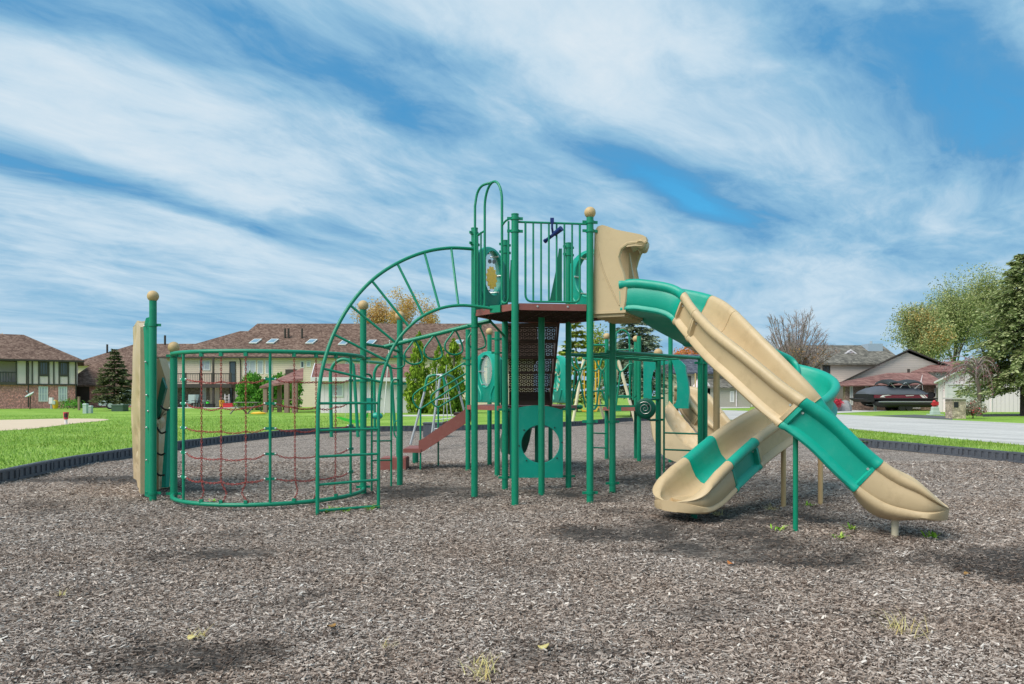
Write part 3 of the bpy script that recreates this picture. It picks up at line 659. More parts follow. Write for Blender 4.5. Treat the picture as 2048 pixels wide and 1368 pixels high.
# plastic bubble panels (z0..z1 along a post pair) with a round window
def bubble_panel(a, b, z0, z1, hole_z, rx, rz, name='bubble_panel', mat='teal', th=.07, win='clear', low_cut=None, shoulder=.16):
    d = (b - a); L = d.length; d = d.normalized(); n = Vector((d.y, -d.x, 0)); cx = L / 2
    # outline: arched top over shoulders, straight sides
    N = 48; out = []; hol = []
    for i in range(N):
        t = 2 * math.pi * i / N; c, s_ = math.cos(t), math.sin(t)
        hol.append((cx + rx * c, hole_z + rz * s_))
        # superellipse-like outline pulled to the rectangle
        W2 = L / 2 - .05; k = max(abs(c), abs(s_)); X_ = cx + W2 * c / k
        top = z1 - shoulder * (abs(X_ - cx) / W2) ** 2.2
        Zm = hole_z
        Z_ = Zm + (top - Zm) * s_ / k if s_ > 0 else Zm + (Zm - z0) * s_ / k
        out.append((X_, min(Z_, top)))
    def ring(pts, off): return [a + d * x + n * off + up * z for x, z in pts]
    lipf = [(cx + (x - cx) * 1.16, hole_z + (z - hole_z) * 1.14) for x, z in hol]; lip2 = [(cx + (x - cx) * 1.05, hole_z + (z - hole_z) * 1.04) for x, z in hol]
    shr = [(cx + (x - cx) * .93, hole_z + (z - hole_z) * .96) for x, z in out]
    h = th / 2
    loops = [ring(out, -h * .6), ring(out, h * .6), ring(shr, h), ring(lipf, h), ring(lip2, h * 1.5), ring(hol, h * 1.2), ring(hol, -h * 1.2), ring(lip2, -h * 1.5), ring(lipf, -h), ring(shr, -h), ring(out, -h * .6)]
    o = MB().loft(loops, True, False).build(name, M[mat], PLAY, 40)
    if win == 'clear':
        dome = []
        for j in range(5):
            f = 1 - j / 5.0; dome.append([a + d * (cx + (x - cx) * f) + n * (.012 + .05 * (1 - f * f)) + up * (hole_z + (z - hole_z) * f) for x, z in hol])
        MB().loft(dome, True, True).build('window', M['bubble'], o)
    mb = MB()
    for i in range(0, N, 8):
        x, z = hol[i]; q = a + d * (cx + (x - cx) * .97) + up * (hole_z + (z - hole_z) * .97); mb.cyl(q - n * (h * 1.8), q + n * (h * 1.8), .012, 8)
    mb.build('bolt', M['bolt'], o)
    # moulded grooves under the window
    for s in (-1, 1):
        gp = spline([a + d * (cx + s * rx * 1.3) + n * (h * 1.02) + up * (hole_z - rz * .9), a + d * (cx + s * rx * .8) + n * (h * 1.02) + up * (hole_z - rz * 1.45), a + d * (cx + s * rx * .75) + n * (h * 1.02) + up * (z0 + .05)], 6)
        MB().tube(gp, .02, 8).build('moulding', M[mat], o)
    return o
bp = bubble_panel(g6, g5, ZD + .03, 3.40, 3.04, .25, .30)
# yellow toy gear with two dark knobs in that window
gm = (g6 + g5) / 2; dn = (g5 - g6).normalized(); nn = Vector((dn.y, -dn.x, 0))
gear = MB(); cz = 2.98; pts = []
for i in range(48):
    t = 2 * math.pi * i / 48; r_ = .145 if (i // 2) % 2 else .118; pts.append(gm + dn * (.02 + r_ * math.cos(t)) + up * (cz + r_ * 1.1 * math.sin(t)))
gear.prism(pts, nn * .02); gear.build('gear', M['gear'], bp, 0)
for dx, dz in ((-.04, .22), (.08, .235)):
    q = gm + dn * dx + up * (cz + dz); MB().cyl(q, q + nn * .03, .028, 12).build('knob', M['black'], bp)
bubble_panel(g4, g3, ZD + .03, 3.42, 3.06, .24, .30, win=None)

# stair-climber side wings that rise above the rear edge of the upper deck
for px0, px1, d0 in ((1100, 1122, 10.55),):
    MB().prism([at(1099, 604, d0), at(1124, 604, d0), at(1124, 497, d0), at(1118, 497, d0), at(1112, 540, d0)], (0, .05, 0)).build('hand_rail_plate', M['dark_green'], PLAY, 20)
MB().prism([at(1017, 604, 10.55), at(1023, 604, 10.55), at(1024, 520, 10.55), at(1021, 520, 10.55)], (0, .05, 0)).build('hand_rail_plate', M['dark_green'], PLAY, 20)

# perforated brown steps rising from the low deck to the tower
nS = 6
for i in range(nS):
    t = i / (nS - 1); z = 2.40 - t * 1.13; y = 10.50 + t * 1.25; xl = -.09 + .02 * t; xr = .69 - .07 * t
    MB().bb(xl + .02, xr - .02, y - .14, y + .14, z - .035, z).build('tread', M['step_brown'], PLAY, 0)
    if 0 < i < nS - 0: MB().bb(xl + .02, xr - .02, y - .155, y - .146, z - .01, z + .19).build('riser', M['perforated'], PLAY, 0)
MB().bb(-.05, .62, 11.62, 11.64, 1.18, 1.40).build('step_plate', M['step_brown'], PLAY, 0)
for sd, x_lo, x_hi in ((-1, -.07, -.12), (1, .60, .655)):
    P = [(10.38, 2.46, x_hi), (10.86, 2.46, x_hi), (11.95, 1.45, x_lo), (11.95, 1.16, x_lo), (11.62, 1.16, x_lo)]
    MB().prism([Vector((x + sd * .02, y, z)) for y, z, x in P], (.03, 0, 0)).build('stringer', M['step_brown'], PLAY, 0)

# ground panel with a round hole between the two rear posts
def hole_panel(x0, x1, y, z0, z1, hx, hz, r, mat='teal'):
    N = 40; hol = [(hx + r * math.cos(2 * math.pi * i / N), hz + r * math.sin(2 * math.pi * i / N)) for i in range(N)]; out = []
    W2 = (x1 - x0) / 2; xm = (x0 + x1) / 2
    for i in range(N):
        t = 2 * math.pi * i / N; c, s_ = math.cos(t), math.sin(t); k = max(abs(c), abs(s_))
        X_ = (hx + (x1 - hx) * c / k) if c > 0 else (hx + (hx - x0) * c / k); top = z1 - .07 * ((X_ - xm) / W2) ** 2
        Z_ = hz + (top - hz) * s_ / k if s_ > 0 else hz + (hz - z0) * s_ / k
        out.append((X_, Z_))
    rg = lambda P, yy: [Vector((x, yy, z)) for x, z in P]
    bev = [(hx + (x - hx) * 1.02, hz + (z - hz) * 1.02) for x, z in hol]
    o = MB().loft([rg(out, y + .02), rg(out, y - .02), rg(bev, y - .02), rg(hol, y - .012), rg(hol, y + .012), rg(bev, y + .02), rg(out, y + .02)], True, False).build('crawl_panel', M[mat], PLAY, 30)
    mb = MB()
    for i in range(8):
        t = 2 * math.pi * (i + .1) / 8; q = Vector((hx + r * 1.14 * math.cos(t), y - .02, hz + r * 1.14 * math.sin(t))); mb.cyl(q, q - Vector((0, .012, 0)), .011, 8)
    mb.build('bolt', M['black'], o)
yP = (g4.y + g5.y) / 2 - .02
hole_panel(g5.x + .07, g4.x - .09, yP, .15, 1.20, at(1081, 0, yP).x, CH - (888 - HY) * yP / F, .275)

# ---------------------------------------------------------------- arch climber with two twisted rails
railL = [(635, 1031, 8.0), (635, 950, 8.02), (635.5, 870, 8.05), (637, 800, 8.1), (645, 737, 8.18), (668, 667, 8.3), (703, 606, 8.45), (747, 558, 8.65), (797, 525, 8.85), (850, 504, 9.08), (900, 496, 9.28), (946, 498, 9.44)]
railR = [(757, 1017, 8.46), (757, 950, 8.46), (757, 870, 8.47), (757.5, 806, 8.5), (763, 762, 8.53), (775, 720, 8.57), (793, 684, 8.62), (818, 654, 8.68), (846, 632, 8.75), (880, 617, 8.85), (915, 611, 8.93), (950, 612.5, 9.0), (1003, 620, 9.05)]
arch = thing('arch_climber', None, None); arch.parent = PLAY; arch.location = -PLAY.location
rl = spline([at(*p) for p in railL], 6); rr = spline([at(*p) for p in railR], 6)
MB().tube(rl, .0215, 12).build('rail', M['post'], arch); MB().tube(rr, .0195, 12).build('rail', M['post'], arch)
def on_rail(r, px, py):
    return min(r, key=lambda q: (CX + F * q.x / q.y - px) ** 2 + (HY + F * (CH - q.z) / q.y - py) ** 2)
rlf, rrf = spline([at(*p) for p in railL], 40), spline([at(*p) for p in railR], 40)
for a_, b_ in (((635, 1021), (757, 1012)), ((635, 969), (757, 960)), ((635, 914), (757, 908)), ((635, 860), (757, 857)), ((637, 806), (757, 806)), ((646, 737), (760, 764)), ((668, 669), (774, 722)), ((702, 611), (793, 686)), ((745, 563), (818, 654)), ((795, 528), (846, 631)), ((849, 507), (879, 617)), ((903, 500), (917, 612))):
    MB().cyl(on_rail(rlf, *a_), on_rail(rrf, *b_), .0155, 10).build('rung', M['post'], arch)
MB().box(at(992, 618, 9.02), (.16, .05, .09), Matrix.Rotation(-.6, 3, 'Z')).build('rail_bracket', M['post'], arch, 0)

# ---------------------------------------------------------------- curved chain net
nA, nB = Vector((-4.39, 9.23, 0)), Vector((-2.06, 9.85, 0)); nC = Vector((-1.69, 10.72, 0))
post(nA, 1.91, 'ball', [(1.86, .0), (.07, .0)]); post(nB, 2.53, 'ball', [(1.86, .2), (1.55, .2), (.08, .2)]); post(nC, 2.48, 'ball', [(1.93, .2), (1.52, .2)])
net = thing('chain_net', None, None); net.parent = PLAY; net.location = -PLAY.location
ce = (nA + nB) / 2; cd = (nB - nA).normalized(); cn = Vector((cd.y, -cd.x, 0)); NR = (nB - nA).length / 2
def nt(deg, z): t = R(deg); return ce + (cd * -math.cos(t) + cn * math.sin(t)) * NR + up * z
MB().tube([nt(d, 1.865) for d in range(2, 179, 4)], .0255, 12).build('top_pipe', M['post'], net)
MB().tube([nt(d, .06) for d in range(2, 179, 4)], .0255, 12).build('bottom_pipe', M['post'], net)
RODS, CHV = (37, 93, 147), (53, 66, 80, 106, 119, 133)
lev = (1.54, 1.25, .955, .655, .36)
for d in RODS:
    o = MB().cyl(nt(d, .06), nt(d, 1.865), .0165, 10).build('rod', M['post'], net)
    for z in lev:
        q = nt(d, z); t = (nt(d + 1, z) - nt(d - 1, z)).normalized()
        MB().box(q, (.12, .012, .032), Matrix.Rotation(math.atan2(t.y, t.x), 3, 'Z')).build('bracket', M['post'], net, 0)
        for s in (-1, 1): MB().ball(q + t * s * .06, .014, 8, 6).build('bolt', M['bolt'], net)
def chain(pts, name='chain', parent=net, mat='chain', ll=.036, wr=.0042, lw=.0095):
    """oval links, alternately turned, along a path"""
    pts = [Vector(p) for p in pts]; cum = [0]
    for i in range(1, len(pts)): cum.append(cum[-1] + (pts[i] - pts[i - 1]).length)
    n = max(1, int(cum[-1] / (ll * .78))); mb = MB()
    for k in range(n):
        s = (k + .5) / n * cum[-1]; i = max(j for j in range(len(cum) - 1) if cum[j] <= s); f = (s - cum[i]) / max(cum[i + 1] - cum[i], 1e-6)
        c = pts[i].lerp(pts[i + 1], f); t = (pts[i + 1] - pts[i]).normalized(); u = t.orthogonal().normalized(); v = t.cross(u)
        w_ = u * math.cos(.5 + k * 1.57) + v * math.sin(.5 + k * 1.57)
        lk = [c + t * (ll / 2 * math.cos(a)) + w_ * (lw * math.sin(a)) for a in np.linspace(0, 2 * math.pi, 9)[:-1]]
        mb.tube(lk, wr, 5, True)
    return mb.build(name, M[mat], parent, 60)
VJ = {}
for d in CHV:
    o = random.uniform(-1, 1); pts = [nt(d, 1.835)]
    for j, z in enumerate(lev): q = nt(d + o * (.15 + .15 * j), z - .02 - .02 * (j % 2)); VJ[d, j] = q; pts.append(q)
    pts += [nt(d + random.choice((-1, 1)) * random.uniform(1, 3.2), .20), nt(d + random.uniform(-2, 2), .09)]
    chain(spline(pts, 4))
    MB().box(nt(d, 1.83), (.04, .04, .05)).build('chain_lug', M['post'], net, 0); MB().box(nt(d, .095), (.04, .04, .04)).build('chain_lug', M['post'], net, 0)
for j, z in enumerate(lev):
    for seq in ((37, 53, 66, 80, 93), (93, 106, 119, 133, 147)):
        P = []
        for d in seq: P.append(nt(d + (2.6 if d == seq[0] else -2.6), z) if d in RODS else VJ[d, j] - up * .012)
        full = []
        for i, (p, q) in enumerate(zip(P[:-1], P[1:])):
            sag = random.uniform(.008, .03)
            full += [p.lerp(q, t) - up * (sag * 4 * t * (1 - t)) for t in np.linspace(0, 1, 5)[:-1]]
        full.append(P[-1]); chain(full)

# ---------------------------------------------------------------- teardrop ring ladder
rb0, rb1 = at(768, 694, 10.28), at(982, 641, 9.88)
rings = thing('ring_ladder', None, None); rings.parent = PLAY; rings.location = -PLAY.location
MB().tube([rb0, rb1], .030, 12).build('beam', M['post'], rings)
MB().tube([nB + up * 2.06, nB + up * 2.06 + (rb0 - nB - up * 2.06) * .5, rb0], .021, 10).tube([rb0, nC + up * 2.0], .021, 10).build('cross_bar', M['post'], rings)
MB().tube([g6 + up * 2.29, rb1 + up * -.02, g5 + up * 2.19], .018, 10).build('cross_bar', M['post'], rings)
for px in (793, 830, 870, 911, 956):
    k = (px - 768) / (982 - 768); t_ = rb0.lerp(rb1, k); bd = (rb1 - rb0).normalized(); pv = (Vector((-bd.y, bd.x, 0)).normalized() * .68 + Vector((bd.x, bd.y, 0)).normalized() * .72).normalized()
    P = [(-.01, -.02), (-.06, -.09), (-.135, -.20), (-.13, -.29), (-.06, -.345), (.03, -.35), (.11, -.31), (.115, -.23), (.07, -.11), (.02, -.02)]
    MB().tube(spline([t_ + pv * x * 1.05 + up * z for x, z in P], 5), .0135, 10).build('ring', M['post'], rings)

# short rung ladder between the second and third net posts
ld = thing('rung_ladder', None, None); ld.parent = PLAY; ld.location = -PLAY.location
la, lb = at(743.5, 0, 10.0), at(782.5, 0, 10.55); la.z = lb.z = 0
dl = (nC - nB).normalized()
MB().tube(fillet([nB + up * 1.64 , la + up * 1.64 + dl * .0, la], .10), .0145, 10).build('side_rail', M['post'], ld)
MB().tube(fillet([nC + up * 1.58, lb + up * 1.58, lb], .10), .0145, 10).build('side_rail', M['post'], ld)
for y in (882, 921): MB().cyl(la + up * (CH - (y - HY) * 10.0 / F), lb + up * (CH - (y - HY) * 10.5 / F), .012, 8).build('rung', M['post'], ld)

# ---------------------------------------------------------------- low deck behind the tower
q1, q2, q3, q4, q5, q6 = gd(936, 941), gd(994.5, 953), gd(979, 928), gd(1101, 925), gd(1074, 927), gd(1135, 940)
post(q1, 2.51, 'flat', [(2.0, .4), (1.9, .4)]); post(q2, 2.40, None, [(2.28, .2), (2.05, .2)]); post(q3, 2.53, 'ball', [(1.9, .3)]); post(q4, 1.42); post(q5, 1.1)
ZL = 1.17
MB().prism([Vector((p[0], p[1], ZL)) for p in ((-.80, 12.62), (-.24, 11.72), (.95, 11.72), (1.15, 12.6), (.82, 14.15), (-.42, 13.95))], (0, 0, -.075)).build('low_deck', M['maroon'], PLAY, 0)
bolts([(x, 11.70, ZL - .035) for x in (-.05, .2, .86, .9)], .014, PLAY)
bubble_panel(Vector((q1.x + .10, q1.y - .05, 0)), Vector((q2.x + .10, q2.y + .05, 0)), ZL + .05, 2.10, 1.76, .21, .27)
# swirl panel on the right of the low deck
sa, sb_ = at(1100, 0, 13.4), at(1137, 0, 12.3); sa.z = sb_.z = 0
sp = bubble_panel(sa, sb_, ZL + .04, 2.06, 1.72, .24, .30, win=None)
sm = (sa + sb_) / 2; sdv = (sb_ - sa).normalized(); sn = Vector((sdv.y, -sdv.x, 0))
MB().prism([sm + sdv * .25 * math.cos(t) + up * (1.72 + .31 * math.sin(t)) for t in np.linspace(0, 2 * math.pi, 33)[:-1]], sn * .02).build('swirl_disc', M['cream_pipe'], sp, 20)
for k in range(9):
    t0 = 2 * math.pi * k / 9; P = []
    for j in range(7):
        r_ = .03 + .21 * j / 6; t = t0 + .9 * j / 6; P.append(sm + sn * .024 + sdv * r_ * math.cos(t) + up * (1.72 + 1.22 * r_ * math.sin(t)))
    MB().tube(P, [.004 + .020 * math.sin(math.pi * (j + .5) / 7) for j in range(7)], 6).build('swirl_blade', M['teal'], sp)

# stairs with a small platform
st = thing('stairs', None, None); st.parent = PLAY; st.location = -PLAY.location
sx0, sx1, sy0, sy1 = -1.68, -.80, 12.95, 13.70
for y in (sy0, sy1 - .04):
    MB().prism([Vector((x, y, z)) for x, z in ((sx0 - .02, .30), (sx0 - .02, .52), (sx0 + .05, .55), (sx1, 1.13), (sx1 + .05, 1.16), (sx1 + .05, .86), (sx1, .86), (sx0 + .08, .33))], (0, .04, 0)).build('stringer', M['maroon'], st, 0)
for i in range(4):
    x = sx0 + .14 + i * .2; z = .50 + i * .175; MB().bb(x - .13, x + .13, sy0 + .042, sy1 - .042, z - .05, z).build('tread', M['under'], st, 0)
MB().bb(-1.98, sx0 + .02, 12.93, 13.72, .30, .37).bb(-1.96, sx0, 12.96, 13.70, .371, .376).build('platform', M['maroon'], st, 0)
pq = gd(831, 926); MB().cyl((pq.x, pq.y, -.05), (pq.x, pq.y, .30), .062, 14).build('platform_post', M['dark_green'], st)
for (bx_, by_, d0, jy, pts_up, pts_lo) in ((841, 938, 12.97, 818, ((841, 818), (832, 812), (826, 800), (828, 789), (838, 780), (930, 725)), ((841, 818), (930, 760))), (876.5, 930, 13.72, 815, ((876.5, 815), (868, 810), (862.5, 800), (864, 790), (873, 782), (932, 747)), ((876.5, 815), (932, 782)))):
    b_ = at(bx_, by_, d0); b_.z = -.05
    hr = MB().tube([b_, at(bx_, jy, d0)], .0165, 10).build('hand_rail', M['post'], st)
    MB().tube(spline([at(x, y, d0 - .1 * i / 5) for i, (x, y) in enumerate(pts_up[:-1])], 5) + [at(*pts_up[-1], 12.75)], .0155, 10).tube([at(*pts_lo[0], d0), at(*pts_lo[1], 12.75)], .0155, 10).build('rail', M['post'], st)
# dark green chute leaving the far side of the low deck, seen through the round hole
gs = spline([(.05, 12.8, 1.1), (.10, 13.2, .95), (.12, 13.8, .55), (.05, 14.5, .22), (.0, 14.9, .18)], 5)
rg_ = []
for p in gs: rg_.append([p + Vector((x, 0, z)) for x, z in ((-.26, .25), (-.20, .02), (0, -.03), (.20, .02), (.26, .25), (.29, .25), (.23, -.03), (0, -.08), (-.23, -.03), (-.29, .25))])
MB().loft(rg_).build('chute', M['dark_green'], PLAY, 30)

# ---------------------------------------------------------------- right rear: overhead ladder, drum, arch panel, tan slides
h1, h2, h3, h4, h5, h6 = gd(1405, 960), gd(1316.5, 957), gd(1341, 924), gd(1213.5, 917.6), gd(1278, 921), gd(1272, 915)
h1 = at(1401, 0, 11.3); h1.z = 0; h1b = at(1409.5, 0, 11.36); h1b.z = 0
post(h1, 1.95, 'flat', [(1.86, .1)]); post(h1b, 1.92, 'flat'); post(h2, 1.97, 'ball', [(1.93, .1), (1.30, .0), (.95, .0)]); post(h3, 2.55, 'ball'); post(h4, 2.53, 'ball'); post(h5, 2.55, 'flat'); post(h6, 2.50, 'ball')
lad = thing('overhead_ladder', None, None); lad.parent = PLAY; lad.location = -PLAY.location
za, zb = 1.945, 1.935
r1 = [g3 + up * za, h1 + up * zb]; r2 = [g4 + up * za, h2 + up * (zb - .03)]
MB().tube(r1, .026, 12).build('side_rail', M['post'], lad); MB().tube(r2, .026, 12).build('side_rail', M['post'], lad)
for k in np.linspace(.10, .92, 6): MB().cyl(r1[0].lerp(r1[1], k), r2[0].lerp(r2[1], k), .015, 10).build('rung', M['post'], lad)
la2 = at(1328, 0, 11.45); la2.z = 0
MB().cyl(la2 + up * -.05, la2 + up * 1.93, .016, 10).build('ladder_pole', M['post'], PLAY)
for y in (866, 899.5): z = CH - (y - HY) * 11.4 / F; MB().cyl(la2 + up * z, h1 + up * (z - .01), .014, 8).build('ladder_rung', M['post'], PLAY)
dc = at(1290.5, 817, 11.3)
dn_ = Vector((-.35, -.92, 0)).normalized(); du = Vector((dn_.y, -dn_.x, 0)) * -1
prf = [(0.0, .03), (.10, .03), (.145, .025), (.165, .01), (.168, -.02), (.14, -.035), (0.001, -.035)]
loops = [[dc + (du * math.cos(t) + up * math.sin(t)) * max(r_, .001) * (.78 if 0 else 1) + dn_ * o_ for t in np.linspace(0, 2 * math.pi, 29)[:-1]] for r_, o_ in prf]
drum = MB().loft(loops).build('drum_panel', M['dark_green'], PLAY, 50)
MB().tube([dc + dn_ * .033 + du * (.012 * a / 1.6 * math.cos(a)) + up * (.012 * a / 1.6 * math.sin(a)) for a in np.arange(.5, 15, .3)], .0055, 6).build('spiral', M['bolt'], drum)
MB().ball(dc + dn_ * .03 + du * .05 + up * .045, .017, 8, 6).build('knob', M['black'], drum)
for y in (799, 840): MB().tube(spline([dc + up * (dc.z * 0 + (817 - y) * .0055), at(1300, y, 11.35), at(1316, y, 11.45)], 4), .017, 8).build('arm', M['dark_green'], drum)
# moulded arch panel of the far deck
PD = 14.2
pn = [at(1343, 720, PD), at(1352, 716, PD), at(1362, 722, PD), at(1370, 731, PD), at(1371.5, 745, PD), at(1376, 765, PD), at(1378, 785, PD), at(1376.5, 817, PD), at(1346, 817, PD), at(1346.5, 810, PD), at(1351, 806, PD), at(1353.5, 798, PD), at(1354, 770, PD), at(1352.5, 750, PD), at(1348, 735, PD)]
MB().prism(pn, (.10, .30, 0)).build('arch_panel', M['teal'], PLAY, 30)
pn2 = [at(1300, 722, PD), at(1309, 720, PD), at(1336, 722, PD), at(1336, 728, PD), at(1320, 731, PD), at(1307, 742, PD), at(1302, 765, PD), at(1304, 800, PD), at(1288, 800, PD), at(1288, 722, PD)]
MB().prism(pn2, (0, .07, 0)).build('arch_panel', M['teal'], PLAY, 30)
fd = MB().prism([Vector((x, y, 1.10)) for x, y in ((1.9, 14.9), (2.62, 14.5), (3.35, 14.3), (3.55, 15.4), (2.2, 15.9))], (0, 0, -.075)).build('far_deck', M['maroon'], PLAY, 0)
MB().bb(2.02, 2.62, 14.70, 14.76, 1.02, 1.14).build('deck_fascia', M['post'], PLAY, 0)
fb = barrier(h4, h5, 1.30, 2.30, 0, 'far_barrier', .05); 
for px in (1288, 1296, 1303): MB().cyl(at(px, 800, 14.4), at(px, 722, 14.4), .014, 8).build('bar', M['post'], fb)
MB().tube(spline([at(1232, 800, 14.6), at(1231.5, 680, 14.6), at(1237, 663, 14.6), at(1246, 660, 14.6), at(1256, 668, 14.6), at(1259, 690, 14.6), at(1259.5, 800, 14.6)], 6), .018, 10).build('entry_hoop', M['post'], PLAY)
MB().tube([at(1259.5, 800, 14.6), at(1264, 700, 14.7)], .016, 8).tube([at(1266, 800, 14.6), at(1266, 725, 14.7)], .016, 8).build('hoop_leg', M['post'], PLAY)
MB().cyl(at(1187, 690, 14.9), at(1210, 690, 14.9), .022, 10).build('cross_bar', M['post'], PLAY)
MB().cyl(at(1235, 792.5, 14.6), at(1262, 792, 14.6), .018, 8).build('cross_bar', M['post'], PLAY)
for y in (866, 895): MB().cyl(at(1184, y, 14.6), at(1212, y + 1, 14.9), .015, 8).build('ladder_rung', M['post'], PLAY)
# tapering loop legs of the loop climber between tower and far deck
LOOPS = [((1143, 715), (1148, 735), (1155, 741), (1163, 738), (1171, 722)), ((1151, 715), (1157, 735), (1165, 739), (1173, 733)), ((1185, 738), (1191, 742), (1199, 734), (1204, 718), (1213, 719), (1212, 731), (1205, 741), (1198, 736), (1190, 716)), ((1232, 720), (1234, 735), (1241, 743), (1250, 737), (1257, 729), (1264, 728))]
lc = thing('loop_climber', None, None); lc.parent = PLAY; lc.location = -PLAY.location
for k, P in enumerate(LOOPS): MB().tube(spline([at(x, y, 13.2 + .1 * k) for x, y in P], 5), .0165, 8).build('loop', M['post'], lc)
for (p, q) in (((1150, 742), (1144, 812)), ((1163, 741), (1144, 805)), ((1157, 742), (1171, 815)), ((1188, 744), (1184, 800)), ((1203, 741), (1193, 812)), ((1203, 780), (1216, 818)), ((1241, 744), (1232, 812)), ((1206, 742), (1214, 800))):
    MB().cyl(at(p[0], p[1], 13.3), at(q[0], q[1], 13.3), .0165, 8).build('loop_leg', M['post'], lc)
MB().cyl(at(1184, 783, 13.4), at(1213, 781, 13.4), .016, 8).build('cross_bar', M['post'], lc); MB().cyl(at(1184, 811, 13.4), at(1213, 811, 13.4), .014, 8).build('cross_bar', M['post'], lc)
MB().tube(spline([at(1184, 819, 13.4), at(1189, 818, 13.4), at(1193, 812, 13.4)], 4), .02, 8).build('loop_foot', M['teal'], lc)
MB().ball(at(1159, 814, 13.4), .06, 12, 8, (1.1, 1, .75)).build('foot_cup', M['post'], lc)

# tan climbing slope and small slide
ts = []
A_, B_ = at(1335, 806, 13.9), at(1399, 912, 12.9)
A2, B2 = at(1312, 812, 14.3), at(1352, 925, 13.3)
def slope_climb():
    n, w_ = 26, 10; mb = MB(); vs = []; fs = []
    nl, nr = [], []
    for i in range(n + 1):
        t = i / n; y_ = 812 + (900 - 812) * (t ** 1.1); l = at(1322 + 50 * t, 822 + 98 * t, 13.9 - 1.0 * t); r_ = at(1340 + 72 * t, 806 + 88 * t, 14.0 - 1.0 * t)
        for j in range(w_ + 1):
            s = j / w_; p = l.lerp(r_, s); z = .06 * abs(2 * s - 1) ** 4 + .035 * math.sin(i * 1.15 + 1.7 * math.sin(j * 1.1)) * math.sin(math.pi * s) ** .5 * math.sin(j * 1.25 + i * .4); vs.append(p + Vector((-.3, -.2, .8)) * z)
    m_ = w_ + 1
    for i in range(n):
        for j in range(w_): p = i * m_ + j; fs.append((p, p + 1, p + m_ + 1, p + m_))
    return mb.add(vs, fs).build('climbing_slope', M['tan'], PLAY, 60)
slope_climb()
sd_ = [(1325, 790), (1318, 800), (1305, 815), (1302, 845), (1306, 875), (1316, 900), (1330, 915), (1352, 924), (1375, 924), (1392, 915), (1400, 906), (1392, 900), (1372, 893), (1352, 872), (1336, 848), (1328, 830), (1330, 806)]
MB().prism([at(x, y, 13.35 - (y - 790) * .005) for x, y in sd_], (.08, .5, 0)).build('climbing_slope', M['tan'], PLAY, 40)
# ---------------------------------------------------------------- slides: moulded chutes swept along a path
HALF = [(0, -.06), (.17, -.06), (.245, -.056), (.29, -.05), (.308, -.03), (.306, -.006), (.288, .016), ('r', .042), ('r', .205), (.290, .226), (.316, .244), (.328, .268), (.329, .295), (.316, .322), (.288, .338), (.254, .336), (.226, .314), (.212, .28), (.206, .20), (.186, .10), (.138, .03), (.07, .006), (0, 0)]
def prof(rec, ws=1.0, hs=1.0, wall=1.0, thick=1.0):
    out = []
    for s, t in HALF:
        s = (.258 if rec else .300) if s == 'r' else s
        if t > .02: t = .02 + (t - .02) * wall
        out.append((s * ws, t * hs))
    left = [(-s, t) for s, t in reversed(out[1:-1])]
    return out + left
def chute(pts, cuts, mats, name, parent, flang=.035, exit_=None, ws=1.0):
    P = spline(pts, 14); cum = [0.0]
    for a_, b_ in zip(P[:-1], P[1:]): cum.append(cum[-1] + (b_ - a_).length)
    tot = cum[-1]
    def sample(s):
        s = min(max(s, 0), tot); i = max(j for j in range(len(cum) - 1) if cum[j] <= s + 1e-9); f = (s - cum[i]) / max(cum[i + 1] - cum[i], 1e-9); return P[i].lerp(P[i + 1], min(f, 1))
    def frm(s):
        e = .20; t = (sample(s + e) - sample(s - e)).normalized(); r_ = t.cross(up).normalized(); return sample(s), r_, r_.cross(t)
    cs = [0] + [c * tot for c in cuts] + [tot]; outs = []
    for k, (s0, s1) in enumerate(zip(cs[:-1], cs[1:])):
        last = exit_ and k == len(cs) - 2
        mb = MB(); rings_ = []
        if not last:
            st_ = [(s0, 0, .985), (s0 + .004, 0, 1.02), (s0 + flang, 0, 1.02), (s0 + flang + .012, 1, 1.0)]
            n = max(3, int((s1 - s0) / .07)); st_ += [(s0 + flang + .012 + (s1 - s0 - 2 * flang - .024) * i / n, 1, 1.0) for i in range(1, n)]
            st_ += [(s1 - flang - .012, 1, 1.0), (s1 - flang, 0, 1.02), (s1 - .004, 0, 1.02), (s1 - .001, 0, .985)]
            if k == 0: st_ = [(a_, 0, c_) for a_, b_, c_ in st_]
            for s, rec, sc_ in st_:
                o, r_, u_ = frm(s); rings_.append([o + r_ * (x * sc_) + u_ * (z if z > 0 else z * (1 + (sc_ - 1) * 8)) for x, z in prof(rec, ws)])
        else:
            n = 26
            for i in range(n + 1):
                q = i / n; s = s0 + (s1 - s0) * q; o, r_, u_ = frm(s)
                wd = ws * (1 + .06 * math.sin(q * 2.2))
                if q > .70: wd *= math.sqrt(max(1 - ((q - .70) / .315) ** 2.2, .02))
                wall = 1.0 - .80 * max(0, q - .30) ** 1.3
                lm = max(0, (q - .62) / .38) ** 1.7
                ring_ = []
                for x, z in prof(0, wd, 1.0, wall):
                    if z > -.01: z = z * (1 - lm) + .075 * lm
                    else: z = z * (1 - .35 * lm) - .10 * math.sin(min(q / .75, 1) * math.pi) * (1 - (x / .31) ** 2 if abs(x) < .3 else 0)
                    ring_.append(o + r_ * x + u_ * z)
                rings_.append(ring_)
        o_ = mb.loft(rings_).build('exit_scoop' if last else 'chute_section', M[mats[k]], parent, 42)
        bp_ = []
        if not last:
            for s in (s0 + .055, s1 - .055):
                o, r_, u_ = frm(s)
                bp_.append((o + r_ * .258 * ws + u_ * .19, r_)); bp_.append((o - r_ * .258 * ws + u_ * .19, -r_))
            for q, nv in bp_: MB().cyl(q, q + nv * .014, .012, 8).build('bolt', M['bolt'], parent)
        outs.append(o_)
    return sample, frm, tot
